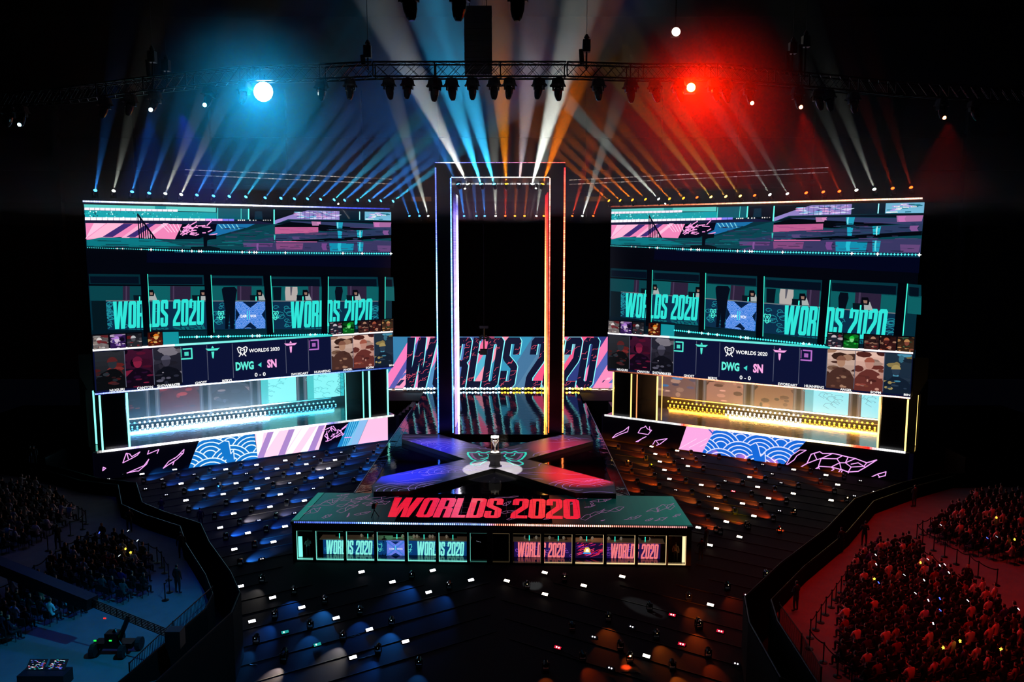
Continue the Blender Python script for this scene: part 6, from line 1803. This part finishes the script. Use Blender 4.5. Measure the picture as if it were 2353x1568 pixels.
def J(seated, var):
    r = random.Random(var)
    if seated:
        lean = r.uniform(-.05, .12); hx = r.uniform(-.05, .05); up = r.random() < .35
        j = {'pel': ((0, 0, .52), .16, .13), 'waist': ((0, lean * .3, .72), .15, .12), 'chest': ((0, lean * .7, .98), .19, .13), 'neck': ((0, lean, 1.16), .06, .06), 'chin': ((hx, lean + .03, 1.25), .075, .085), 'head': ((hx, lean + .02, 1.36), .095, .11), 'crown': ((hx, lean, 1.45), .06, .07)}
        for s, nm in ((-1, 'l'), (1, 'r')):
            j['sh' + nm] = ((s * .2, lean * .8, 1.08), .065, .065)
            if up and s > 0:
                j['el' + nm] = ((s * .28, lean + .14, .98), .05, .05); j['wr' + nm] = ((s * .14, lean + .32, 1.12), .032, .032); j['ha' + nm] = ((s * .12, lean + .36, 1.2), .035, .02)
            else:
                j['el' + nm] = ((s * .27, lean + .06, .82), .05, .05); j['wr' + nm] = ((s * .13, lean + .27, .72), .032, .032); j['ha' + nm] = ((s * .07, lean + .35, .70), .035, .02)
            j['hip' + nm] = ((s * .1, .06, .52), .1, .09); j['kn' + nm] = ((s * .14, .47, .52), .07, .07); j['an' + nm] = ((s * .14, .46, .1), .045, .045); j['to' + nm] = ((s * .15, .64, .05), .045, .035)
    else:
        a = r.uniform(-.04, .04); crossed = var % 2 == 0
        j = {'pel': ((0, 0, .95), .15, .12), 'waist': ((0, 0, 1.12), .14, .11), 'chest': ((a, 0, 1.35), .18, .12), 'neck': ((a, 0, 1.51), .055, .055), 'chin': ((a, .03, 1.59), .07, .08), 'head': ((a, .02, 1.68), .09, .105), 'crown': ((a, 0, 1.76), .055, .065)}
        for s, nm in ((-1, 'l'), (1, 'r')):
            j['sh' + nm] = ((s * .19, 0, 1.43), .06, .06)
            if crossed: j['el' + nm] = ((s * .26, .02, 1.17), .048, .048); j['wr' + nm] = ((s * .1, .2, 1.1), .03, .03); j['ha' + nm] = ((s * .03, .22, 1.08), .035, .022)
            else: j['el' + nm] = ((s * .27, -.03, 1.15), .048, .048); j['wr' + nm] = ((s * .25, .05, .92), .03, .03); j['ha' + nm] = ((s * .25, .08, .83), .022, .035)
            j['hip' + nm] = ((s * .1, 0, .9), .1, .1); j['kn' + nm] = ((s * .12, .02, .5), .065, .065); j['an' + nm] = ((s * .12, -.01, .1), .045, .045); j['to' + nm] = ((s * .14, .16, .045), .045, .035)
    bones = [('pel', 'waist'), ('waist', 'chest'), ('chest', 'neck'), ('neck', 'chin'), ('chin', 'head'), ('head', 'crown')]
    for nm in 'lr': bones += [('chest', 'sh' + nm), ('sh' + nm, 'el' + nm), ('el' + nm, 'wr' + nm), ('wr' + nm, 'ha' + nm), ('pel', 'hip' + nm), ('hip' + nm, 'kn' + nm), ('kn' + nm, 'an' + nm), ('an' + nm, 'to' + nm)]
    return bones, j
SKIN = mat('skin', '#b98a6c', .6); HAIRM = mat('black_hair', '#0a0807', .5)
def person_mesh(seated, var):
    bones, j = J(seated, var)
    me = skin_person(bones, j, 'person_body', None)
    neck = j['neck'][0][2]; hd = Vector(j['head'][0]); wr = [Vector(j['wrl'][0]), Vector(j['wrr'][0])]; ha = [Vector(j['hal'][0]), Vector(j['har'][0])]
    hipz = j['pel'][0][2]
    me.materials.clear()
    for m in (SKIN, HAIRM, BLACK, BLACK): me.materials.append(m)   # skin, hair, top, trousers
    for p in me.polygons:
        c = p.center
        if c.z > neck + .01 and abs(c.x - hd.x) < .16:
            hair_ = c.z > hd.z + .045 or (c.y < hd.y - .0 and c.z > hd.z - .09)
            p.material_index = 1 if hair_ else 0
        elif min((c - q).length for q in ha) < .075: p.material_index = 0
        elif seated and c.z < hipz + .12 and (c.y > .12 or c.z < hipz - .02) and min((c - q).length for q in wr + ha) > .13: p.material_index = 3
        elif not seated and c.z < hipz + .03 and abs(c.x) < .24 and min((c - q).length for q in wr + ha) > .12: p.material_index = 3
        else: p.material_index = 2
        p.use_smooth = True
    # nose and ears keep the face readable
    return me
TOPS = {'white': mat('shirt_white', '#d8d8d8', .8), 'grey': mat('shirt_grey', '#4a4a50', .8), 'black': mat('shirt_black', '#060607', .8), 'navy': mat('shirt_navy', '#101830', .8), 'red': mat('shirt_red', '#8a1418', .8), 'tan': mat('shirt_tan', '#9a8468', .8), 'purple': mat('shirt_purple', '#3a1a6a', .8)}
TRO = mat('trousers_dark', '#0d0f16', .8); TRB = mat('trousers_blue', '#1e2a44', .8)
bodies = [person_mesh(True, v) for v in range(6)]
stand = [person_mesh(False, v) for v in range(4)]
VAR = {}
def variant(base, i, colr):
    key = (base, i, colr)
    if key not in VAR:
        me = (bodies if base == 's' else stand)[i].copy()
        me.materials[2] = TOPS[colr]; me.materials[3] = TRO if i % 2 else TRB
        VAR[key] = me
    return VAR[key]
wts = ['black'] * 10 + ['navy'] * 4 + ['grey'] * 2 + ['white'] * 4 + ['tan'] * 1 + ['red'] * 1 + ['purple'] * 1
seatm = mat('chair_black', '#0a0a0c', .6)
t = MB(); t.box((-.23, -.2, .40), (.23, .24, .45)); t.box((-.22, -.26, .45), (.22, -.21, .86))
for x in (-.2, .2):
    t.tube((x, -.22, 0), (x, -.2, .42), .018, 4); t.tube((x, .2, 0), (x, .2, .42), .018, 4)
chair_me = t.mesh('folding_chair', seatm)
phone_glow = {'white': mat('phone_white', '#ffffff', .4, emit='#e8f4ff', strength=1.6), 'yellow': mat('phone_yellow', '#ffe060', .4, emit='#ffe048', strength=2.4), 'blue': mat('phone_blue', '#4060ff', .4, emit='#5070ff', strength=1.6)}
t = MB(); t.box((-.035, -.005, -.07), (.035, .005, .07)); ph_me = t.mesh('phone', BLACK)
t = MB()
for i in range(5):
    a = pi / 2 + i * 2 * pi / 5
    t.add([(0, 0, 0), (.06 * cos(a - .35), 0, .06 * sin(a - .35)), (.09 * cos(a), 0, .09 * sin(a)), (.06 * cos(a + .35), 0, .06 * sin(a + .35))], [(0, 1, 2, 3)])
    t.add([(0, .02, 0), (.06 * cos(a - .35), .02, .06 * sin(a - .35)), (.09 * cos(a), .02, .09 * sin(a)), (.06 * cos(a + .35), .02, .06 * sin(a + .35))], [(3, 2, 1, 0)])
star_me = t.mesh('glowing_star', phone_glow['yellow'])
rp = random.Random(99)
blocks = [
    ('front right block', [(1965, 1310), (2010, 1268), (2100, 1268), (2130, 1310), (2230, 1360), (2380, 1470), (2400, 1600), (1960, 1600), (1925, 1500), (1930, 1430), (1948, 1380)], .72, .92),
    ('rear right block', [(2148, 1222), (2190, 1185), (2268, 1152), (2340, 1152), (2400, 1170), (2400, 1300), (2340, 1305), (2262, 1285), (2180, 1262), (2140, 1240)], .78, 1.0),
    ('rear left block', [(-30, 1140), (30, 1128), (80, 1130), (120, 1150), (150, 1180), (175, 1200), (120, 1228), (70, 1262), (-30, 1290)], .9, 1.15),
    ('middle left block', [(120, 1318), (160, 1285), (215, 1256), (290, 1262), (328, 1290), (335, 1340), (345, 1378), (250, 1400), (200, 1392), (120, 1350), (95, 1335)], .85, 1.08),
    ('lower left block', [(10, 1390), (60, 1352), (110, 1365), (180, 1400), (200, 1425), (110, 1450), (30, 1480), (-30, 1500), (-30, 1400)], .85, 1.08)]
FACE = {'left': Vector((18, 40, 0)).normalized(), 'right': Vector((-20, 40, 0)).normalized()}
allp = []
for bname, pxl, sx, sy in blocks:
    side = 'right' if 'right' in bname else 'left'
    P_ = [onz(x, y, ZC) for x, y in pxl]
    d = FACE[side]; s_ = Vector((d.y, -d.x, 0))
    us = [p.dot(s_) for p in P_]; vs_ = [p.dot(d) for p in P_]
    poly = list(zip(us, vs_))
    v = min(vs_); row = 0
    while v < max(vs_):
        u = min(us) + (row % 2) * sx / 2
        seats = []
        while u < max(us):
            if inside((u, v), poly):
                q = s_ * u + d * v; q.z = ZC
                pj = project(q + zu(1))
                if -25 < pj[0] < 2378 and pj[1] < 1590: allp.append((q, side, bname))
            u += sx
        v += sy; row += 1
print('people', len(allp))
allp.sort(key=lambda a: (a[0] - CAM).length)
for i, (q, side, bname) in enumerate(allp):
    if i >= 300: break
    d = FACE[side]
    ang = math.atan2(d.y, d.x) - pi / 2 + rp.uniform(-.25, .25)
    colr = rp.choice(wts)
    o = link('person', variant('s', rp.randrange(6), colr), None, label='person in a %s top seated in the %s' % (colr, bname), cat='person', group='audience in the ' + bname)
    o.location = q + Vector((rp.uniform(-.08, .08), rp.uniform(-.08, .08), 0)); o.rotation_euler = (0, 0, ang); sc_ = rp.uniform(.95, 1.06); o.scale = (sc_, sc_, sc_)
    if i < 300:
        c = link('folding_chair', chair_me, None, label='black folding chair under a seated spectator in the %s' % bname, cat='chair', group='chairs in the ' + bname)
        c.location = o.location; c.rotation_euler = (0, 0, ang)
    if rp.random() < .07:
        k = rp.choice(['white', 'white', 'white', 'blue'])
        key = 'ph' + k
        if key not in VAR:
            me = ph_me.copy(); me.materials.clear(); me.materials.append(phone_glow[k]); VAR[key] = me
        ph = link('phone', VAR[key], None, label='small glowing %s phone held up in the %s' % (k, bname), cat='phone', group='glowing phones in the ' + bname)
        M = Matrix.LocRotScale(o.location, o.rotation_euler.to_quaternion(), None)
        ph.location = M @ Vector((.1, .4, 1.22)) + Vector((0, 0, .06)); ph.rotation_euler = (-1.0, 0, ang + rp.uniform(-.6, .6)); ph.scale = (.9, 1, 1)
if len(allp) > 300:
    t = MB()
    for q, side, bname in allp[300:]:
        d = FACE[side]; me = bodies[rp.randrange(6)]
        ang = math.atan2(d.y, d.x) - pi / 2
        M = Matrix.LocRotScale(q, Matrix.Rotation(ang + rp.uniform(-.2, .2), 3, 'Z').to_quaternion(), None)
        k = rp.choice([2, 2, 2, 4, 5])
        t.add([M @ v_.co for v_ in me.vertices], [list(p.vertices) for p in me.polygons], 0)
        t.m[-len(me.polygons):] = [(k if p.material_index == 2 else p.material_index) for p in me.polygons]
    t.build('crowd', [SKIN, HAIRM, TOPS['black'], TRO, TOPS['grey'], TOPS['white']], smooth=True, label='far seated spectators at the outer rows of the blocks', cat='crowd', kind='stuff')
for i, (px, py) in enumerate([S7(*p) for p in ((833, 806), (1735, 353), (1343, 1315), (1468, 1266), (1870, 515), (1770, 1327), (1175, 686))] + [(288, 1262), (300, 1270)]):
    p = onz(px, py, ZC + 1.25)
    o = link('light_charm', star_me, None, label='small yellow glowing star charm in the audience, %s' % ['front right block upper left', 'rear right block centre', 'front right block lower middle', 'front right block beside the lower middle one', 'rear right block edge', 'front right block lower right', 'front right block top', 'middle left block top, left one', 'middle left block top, right one'][i], cat='light charm')
    o.location = p; o.rotation_euler = (-.35, 0, rp.uniform(-.4, .4))
# standing stewards
def steward(px, py, face, label, i):
    p = onz(px, py, ZC)
    o = link('person', variant('p', i % 4, 'black'), None, label=label, cat='person')
    o.location = p; o.rotation_euler = (0, 0, face)
for i, (px, py, f, lab) in enumerate(((238, 1260, 2.9, 'steward in black standing at the top corner of the middle left block'), (409, 1365, -.3, 'steward in black standing alone on the lower left walkway'), (298, 1224, .4, 'steward in black standing by the left parapet, upper one'), (418, 1284, .6, 'steward in black standing against the left parapet, lower one'),
                                   (134, 1264, .8, 'steward in black beside the stanchions of the rear left block'), (24, 1362, -1.2, 'person in black walking at the left edge near the crane arm'), (70, 1068, 0, 'person in black far back on the left walkway, left of two'), (80, 1068, .5, 'person in black far back on the left walkway, right of two'),
                                   (1828, 1406, .5, 'steward in black standing at the corner of the right walkway'), (2219, 1362, 2.6, 'steward in black standing between the two right blocks'), (1985, 1256, -.4, 'steward in black by the right parapet, middle one'), (1932, 1272, .2, 'steward in black by the right parapet, lower one'), (2100, 1166, .3, 'steward in black by the right parapet, far one'))):
    steward(px, py, f, lab, i)
def field_person(px, py, h, f, lab, i, z):
    p = onz(px, py, z); o = link('person', variant('p', i % 4, 'black'), None, label=lab, cat='person'); o.location = p; o.rotation_euler = (0, 0, f)
for i, (px, py, f, lab) in enumerate(((372, 1190, .2, 'dark figure standing among the left lamps by the wall'), (462, 1215, .6, 'dark figure standing among the left lamps near the parapet bend'), (1610, 1290, .3, 'dark figure standing right of the booth end'), (1622, 1262, .8, 'dark figure standing behind the right booth end'))):
    field_person(px, py, 0, f, lab, i, ZF)
# people inside the booth
for i, (px, back, colr, f, lab) in enumerate(((708, .7, 'white', .4, 'person in a pale top filming at the left end of the booth'), (883, 1.3, 'black', pi, 'dark cameraman standing before the left desk in the booth'), (1302, 1.6, 'black', pi, 'dark person standing before the right desk in the booth'), (1553, .7, 'tan', -.4, 'person in a tan top standing at the right end of the booth'))):
    p = bpt(px, 1260, back); p.z = zpb - .02
    o = link('person', variant('p', i % 4, colr), None, label=lab, cat='person'); o.location = p; o.rotation_euler = (0, 0, f); s_ = .82; o.scale = (s_, s_, s_)

# camera crane over the lower left block
root = empty('camera_crane', onz(265, 1525, ZC), label='long black camera crane arm reaching over the lower left audience', cat='camera crane')
a, b = onz(-20, 1293, ZC + 3.4), onz(400, 1462, ZC + 1.7)
m = a.lerp(b, .58)
t = MB(); t.beam(a, m, .32, .30); t.build('arm', BLACK, root)
t = MB()
for k in range(6):
    o_ = Vector((0, 0, -.2 + k * .08)); t.tube(m + o_, b + o_, .03, 5)
for k in range(14):
    q = m.lerp(b, k / 13); t.tube(q + zu(-.22), q + zu(.22), .025, 4)
t.build('arm_rods', mat('rod_grey', '#28303a', .3, .8), root)
c = onz(268, 1500, ZC)
t = MB()
piv = m.lerp(b, .45)
for x, y in ((-.7, -.5), (.7, -.5), (0, .8)): t.tube(Vector((c.x, c.y, ZC + 1.2)), Vector((c.x + x, c.y + y, ZC + .1)), .06, 6)
t.tube(Vector((c.x, c.y, ZC + .3)), piv, .12, 8); t.build('pedestal', BLACKM, root)
for x, y in ((-.9, -.4), (.55, -.5), (1.0, .3), (-.2, .8)):
    t = MB(); t.tube(Vector((c.x + x - .12, c.y + y, ZC + .32)), Vector((c.x + x + .12, c.y + y, ZC + .32)), .32, 14); t.build('wheel', mat('rubber', '#0a0a0a', .7), root)
t = MB(); t.box((c.x - 1.0, c.y - .3, ZC + .35), (c.x + .9, c.y + .3, ZC + .6)); t.box((c.x - .4, c.y - .3, ZC + .6), (c.x + .2, c.y + .2, ZC + 1.1)); t.build('dolly', BLACKM, root)
t = MB(); t.box((b.x - .3, b.y - .3, b.z - .5), (b.x + .4, b.y + .3, b.z + .35)); t.build('counterweight', BLACK, root)
for dx, cc_ in ((-.85, '#20ff40'), (-.1, '#28e050'), (-.3, '#ff2818')):
    t = MB(); zz = .75 if cc_ != '#ff2818' else 1.9
    t.box((c.x + dx - .06, c.y - .34, ZC + zz), (c.x + dx + .06, c.y - .31, ZC + zz + .06)); t.build('status_light', mat('status_' + cc_.strip('#'), '#000000', .5, emit=cc_, strength=1.5), root)
# control desk with small monitors at the lower edge
p = onz(105, 1575, ZC)
root = empty('monitor_case', p, label='small open case of lit monitors at the lower left edge', cat='monitor case')
t = MB(); t.box((p.x - 1.1, p.y - .3, ZC), (p.x + 1.0, p.y + .5, ZC + .6)); t.build('case', BLACK, root)
pic = Pic((p.x - 1.0, p.y + .2, ZC + .62), (1, 0, 0), (0, .6, .5), .004)
rq = random.Random(2)
for s0 in (0., .95):
    pic.rect(s0, 0, s0 + .85, .5, '#080c14', 1, 0)
    for i in range(40):
        x, y = s0 + rq.uniform(.02, .7), rq.uniform(.03, .45); pic.rect(x, y, x + rq.uniform(.03, .12), y + .02, rq.choice(['#e0e8ff', '#40c8c0', '#e05060', '#6070ff']), .9, 1)
link('monitor', pic.mesh('monitor', led_mat()), root)
# coloured light on the two walkways, from rig lamps and added spots
def rig_spot(px, chain, tgt, c, e, a):
    p = along(px, chain) + Vector((0, -.9, -1.9)); spot('rig_and_fill_light', p, tgt, c, e, a, .6, .15)
rig_spot(355, lt, onz(330, 1480, ZC), '#0c50d0', 7000, 42)
rig_spot(48, lt, onz(120, 1350, ZC), '#0a48c0', 2000, 60)
spot('rig_and_fill_light', (-6, 30, 26), onz(300, 1500, ZC), '#1490c8', 24000, 34, .7, .05)  # added spot without a lamp body, brightens the lower left audience
rig_spot(1834, rt, onz(2000, 1300, ZC), '#ff1a10', 5200, 56)
spot('rig_and_fill_light', (16, 30, 26), onz(2180, 1470, ZC), '#ff1a10', 6000, 46, .7, .05)  # added spot in open air, reddens the front right audience
rig_spot(2166, rt, onz(2150, 1300, ZC), '#ff1a10', 8000, 70)
# blue and red wash over the stage and the lamp field
for px_, py_, c_ in ((935, 1085, '#2834ff'), (985, 1030, '#3a34ff'), (1335, 1090, '#ff1424'), (1300, 1030, '#d01848')):
    q_ = onz(px_, py_, ZP)
    spot('rig_and_fill_light', (q_.x * 1.2, q_.y - 10, 26.3), q_, c_, 230000 if py_ > 1050 else 170000, 19, .9, .05)  # added spots without bodies, tint the x platform from below the haze
rig_spot(425, lt, Vector((-21, 72, ZF)), '#2428e8', 20000, 48)
rig_spot(1695, rt, Vector((24, 66, ZF)), '#d01008', 3000, 55)
# ---------------------------------------------------------------- beam lamps
YL_IN, YL_OUT = 92.0, 75.5
def side_y(px):   # depth of the screen line seen at that column
    if px < 1176:
        t = (px - 895) / (200 - 895)
    else:
        t = (px - 1403) / (2115 - 1403)
    # perspective-correct along the straight screen
    xi, xo = (895 - 1176.5) / F, (200 - 1176.5) / F
    if px > 1176: xi, xo = (1403 - 1176.5) / F, (2115 - 1176.5) / F
    s = (px - 1176.5) / F
    # point (X,Y) on line between (xi*Yi,Yi) and (xo*Yo,Yo) with X = s*Y
    X0, Y0, X1, Y1 = xi * YL_IN, YL_IN, xo * YL_OUT, YL_OUT
    u = (s * Y0 - X0) / ((X1 - X0) - s * (Y1 - Y0))
    return Y0 + u * (Y1 - Y0)

LENS = {}
def lens_mat(c, k):
    key = 'lamp_glow_' + c.strip('#')
    return mat(key, '#000000', .5, emit=c, strength=k)

def make_beam_lamp():
    t = MB(); t.box((-.22, -.2, 0), (.22, .2, .14)); base = t.mesh('base', BLACKM)
    t = MB(); t.box((-.27, -.07, .14), (-.2, .07, .6)); t.box((.2, -.07, .14), (.27, .07, .6)); t.box((-.27, -.07, .12), (.27, .07, .18)); yoke = t.mesh('yoke', BLACKM)
    t = MB(); t.lathe([(.12, -.28), (.17, -.2), (.19, 0), (.19, .25), (.17, .28)], 12); head = t.mesh('head', BLACKM)
    t = MB(); t.lathe([(.15, .28), (.165, .3)], 12); lens = t.mesh('lens', BLACKM)
    return base, yoke, head, lens
_bl = make_beam_lamp()
def beam_lamp(p, tgt, color, power, ang, label, group, glow=12., hang=False, scale=1., lens_s=1.):
    """moving beam lamp standing (or hanging) with its lens at p"""
    s = -1 if hang else 1
    root = empty('beam_lamp', Vector(p) - Vector((0, 0, .5 * s * scale)), (pi if hang else 0, 0, 0), label=label, cat='stage light', group=group)
    root.scale = (scale,) * 3
    for nm, me in zip(('base', 'yoke'), _bl[:2]):
        link(nm, me, root, keep=False)
    d = (Vector(tgt) - Vector(p)).normalized()
    M = mw(root).inverted() @ Matrix.LocRotScale(Vector(p), d.to_track_quat('Z', 'Y'), Vector((scale,) * 3))
    h = link('head', _bl[2], root, keep=False); h.matrix_basis = M
    key = ('lens', color, glow)
    if key not in LENS:
        me = _bl[3].copy(); me.materials.clear(); me.materials.append(mat('lamp_glow_%s_%g' % (color.strip('#'), glow), '#000000', .5, emit=color, strength=glow)); LENS[key] = me
    l = link('lens', LENS[key], h, keep=False); l.scale = (lens_s, lens_s, 1)
    if power:
        spot('beam_light', Vector(p) + d * .32 * scale, Vector(p) + d * 10, color, power, ang, .5, .08, root)
    return root

BL = '#2f8fff'; CY = '#37c4ff'; WH = '#e8f0e4'; OR = '#ff7a12'; YE = '#ffc450'; RD = '#ff4010'; PK = '#ffe6ee'
left = [(218, 443), (260, 444), (302, 446), (341, 449), (378, 450), (414, 452), (450, 453), (488, 455), (524, 456), (562, 457), (606, 459), (642, 460), (673, 461), (703, 461), (733, 462), (764, 463), (788, 464), (818, 464), (845, 465), (871, 465), (899, 466)]
right = [(1403, 465), (1429, 464.5), (1457, 463.5), (1487, 462), (1517, 461.5), (1542, 461), (1574, 459.7), (1605, 458), (1637, 457), (1671, 456), (1704, 455), (1737, 453.6), (1772, 452), (1812, 450), (1855, 448), (1894, 446), (1931, 444.7), (1970, 442), (2011, 440), (2053, 438), (2095, 436)]
rc = [OR, OR, OR, OR, WH, OR, OR, RD, YE, YE, YE, RD, WH, WH, RD, RD, RD, WH, WH, RD, RD]
rp = [1, 1, 1, 1, 1.3, 1.1, 1., .6, .9, .8, .7, .4, .5, .5, .4, .4, .4, .7, 1, .35, .35]
K = 4.2e5
for i, (x, y) in enumerate(left):
    c = WH if i in (1, 4, 5) else (CY if i in (8, 9, 15, 17, 20) else BL)
    sl = .17 + .058 * i
    Y = side_y(x)
    p = ony(x, y, Y)
    q = ony(x + sl * 100, y - 100, Y - 3)
    beam_lamp(p, q, c, K * (.8 if c == WH else 1.1), 7.5, '%s beam lamp above the left screen, %s from its outer end' % ({WH: 'white', CY: 'cyan', BL: 'blue'}[c], ORD[i]), 'beam lamps above the left screen')
for i, (x, y) in enumerate(right):
    sl = -(1.1 - .04 * i)
    Y = side_y(x)
    p = ony(x, y, Y)
    q = ony(x + sl * 100, y - 100, Y - 3)
    beam_lamp(p, q, rc[i], K * rp[i] * (1.0 if i < 11 else .6), 6.5, '%s beam lamp above the right screen, %s from its inner end' % ({OR: 'orange', WH: 'white', YE: 'yellow', RD: 'dim red'}[rc[i]], ORD[i]), 'beam lamps above the right screen')
crow = [(942, BL, .5), (965, BL, .8), (985, WH, 1.), (1051, BL, .4), (1067, BL, .8), (1095, BL, .3), (1114, BL, .5), (1139, WH, .8), (1161, RD, .4), (1183, OR, .3), (1205, OR, .3), (1232, WH, .8), (1249, OR, .3), (1314, RD, .5), (1337, WH, 1.1), (1362, RD, .5)]
for i, (x, c, k) in enumerate(crow):
    p = ony(x, 500, YB - .7)
    q = ony(x + (x - 1151) * .17, 400, YB - 5)
    beam_lamp(p, q, c, K * k * 1.1, 7.5, '%s beam lamp on the black back wall, %s from its left end' % ({BL: 'blue', WH: 'white', OR: 'orange', RD: 'red'}[c], ORD[i]), 'beam lamps on the black back wall', scale=.85)
gate8 = [(1055, BL, 1020, 350), (1079, WH, 1050, 370), (1107, CY, 1093, 385), (1137, CY, 1125, 385), (1164, '#ff9a10', 1161, 375), (1192, PK, 1198, 370), (1221, WH, 1233, 385), (1245, OR, 1263, 375)]
for i, (x, c, tx, ty) in enumerate(gate8):
    p = ony(x, 429, GATE_YF - .55)
    q = ony(tx, ty, GATE_YB - 14 + (0 if ty else 0))
    q = p + (ony(tx, ty, GATE_YF - 1.5) - p)
    beam_lamp(p, q, c, K * 9, 13, '%s beam lamp under the top of the gate frame, %s from its left post' % ({BL: 'blue', WH: 'white', CY: 'cyan', '#ff9a10': 'orange', PK: 'pinkish white', OR: 'orange'}[c], ORD[i]), 'beam lamps inside the gate frame', glow=25, hang=True)
# four narrow white beams pointing down
for (x, y, tx, ty, Y, lab) in ((1068, 431, 1090, 560, GATE_YF - .5, 'white downward pin beam lamp beside the left post of the gate'), (1232, 430, 1200, 600, GATE_YF - .5, 'white downward pin beam lamp beside the right post of the gate'),
                          (776, 467, 835, 545, side_y(776), 'white pin beam lamp pointing down across the left screen'), (1530, 466, 1450, 600, side_y(1530), 'white pin beam lamp pointing down across the right screen')):
    p = ony(x, y, Y - .6)
    beam_lamp(p, ony(tx, ty, Y - 6), WH, K * .22, 2.0, lab, None, scale=.6, hang=True)

# ---------------------------------------------------------------- haze
hm = bpy.data.materials.new('stage_haze'); hm.use_nodes = True
nt = hm.node_tree; nt.nodes.clear()
out = nt.nodes.new('ShaderNodeOutputMaterial'); vs = nt.nodes.new('ShaderNodeVolumeScatter')
vs.inputs['Anisotropy'].default_value = .25; vs.inputs['Color'].default_value = (1, 1, 1, 1)
def mnode(op, a, b=None):
    n = nt.nodes.new('ShaderNodeMath'); n.operation = op
    for i, x in enumerate((a, b)):
        if x is None: continue
        if isinstance(x, (int, float)): n.inputs[i].default_value = x
        else: nt.links.new(x, n.inputs[i])
    return n.outputs[0]
geo = nt.nodes.new('ShaderNodeNewGeometry'); sep = nt.nodes.new('ShaderNodeSeparateXYZ'); nt.links.new(geo.outputs['Position'], sep.inputs[0])
nz = nt.nodes.new('ShaderNodeTexNoise'); nz.inputs['Scale'].default_value = .11; nz.inputs['Detail'].default_value = 2.5; nt.links.new(geo.outputs['Position'], nz.inputs['Vector'])
hgt = mnode('MAXIMUM', mnode('SUBTRACT', sep.outputs['Z'], 28), 0)
ax = mnode('ABSOLUTE', sep.outputs['X'])
side = mnode('MULTIPLY', mnode('MAXIMUM', mnode('SUBTRACT', ax, 11), 0), .016)     # the smoke thins out away from the middle
fall = mnode('EXPONENT', mnode('MULTIPLY', hgt, mnode('MULTIPLY', mnode('ADD', side, .13), -1)))
puff = mnode('MULTIPLY', mnode('POWER', nz.outputs['Fac'], 2.2), 5.)
mask = mnode('MINIMUM', mnode('ADD', mnode('MINIMUM', mnode('MAXIMUM', mnode('MULTIPLY', mnode('SUBTRACT', 27, ax), .2), 0), 1), mnode('GREATER_THAN', sep.outputs['Y'], 56)), 1)   # haze cut away round the outer trusses so lamp cones don't show
nt.links.new(mnode('MULTIPLY', mnode('MULTIPLY', mnode('MULTIPLY', fall, puff), mask), .006), vs.inputs['Density'])
nt.links.new(vs.outputs[0], out.inputs['Volume'])
t = MB(); t.box((-75, 38, 26.6), (75, 128, 61.8))
haze = t.build('haze', hm, label='thin stage smoke hanging in the air above the screens', cat='haze', kind='stuff')

# low smoke drifting over the side stages
for side, o_, U_, Nn, W, zb in (('left', oL, Lu, Ln, LWD, zbot_l), ('right', oR, Ru, Rn, RWD, zbot_r)):
    hm2 = bpy.data.materials.get('low_smoke')
    if not hm2:
        hm2 = bpy.data.materials.new('low_smoke'); hm2.use_nodes = True
        n2 = hm2.node_tree; n2.nodes.clear()
        out = n2.nodes.new('ShaderNodeOutputMaterial'); vs = n2.nodes.new('ShaderNodeVolumeScatter')
        vs.inputs['Density'].default_value = .021; vs.inputs['Anisotropy'].default_value = .3
        n2.links.new(vs.outputs[0], out.inputs['Volume'])
    a, b = o_ + Nn * .3 + U_ * 2.5, o_ + Nn * .3 + U_ * (W - 2.5)
    c, d = b + Nn * 8.5, a + Nn * 8.5
    t = MB(); t.prism([(q.x, q.y) for q in (a, b, c, d)], ZS + .05, zb - .3)
    t.build('smoke', hm2, label='thin low smoke over the %s side stage' % side, cat='smoke', kind='stuff')

# floor-facing lamps never shine up into the haze: leave them out of its light search (saves noise only)
lk = bpy.data.collections.new('lamps_below_haze')
lk.objects.link(haze)
lk.collection_objects[0].light_linking.link_state = 'EXCLUDE'
for o in bpy.data.objects:
    if o.type == 'LIGHT' and o.name.split('.')[0] in ('pool_light', 'deck_light', 'booth_light', 'plinth_light'):
        o.light_linking.receiver_collection = lk
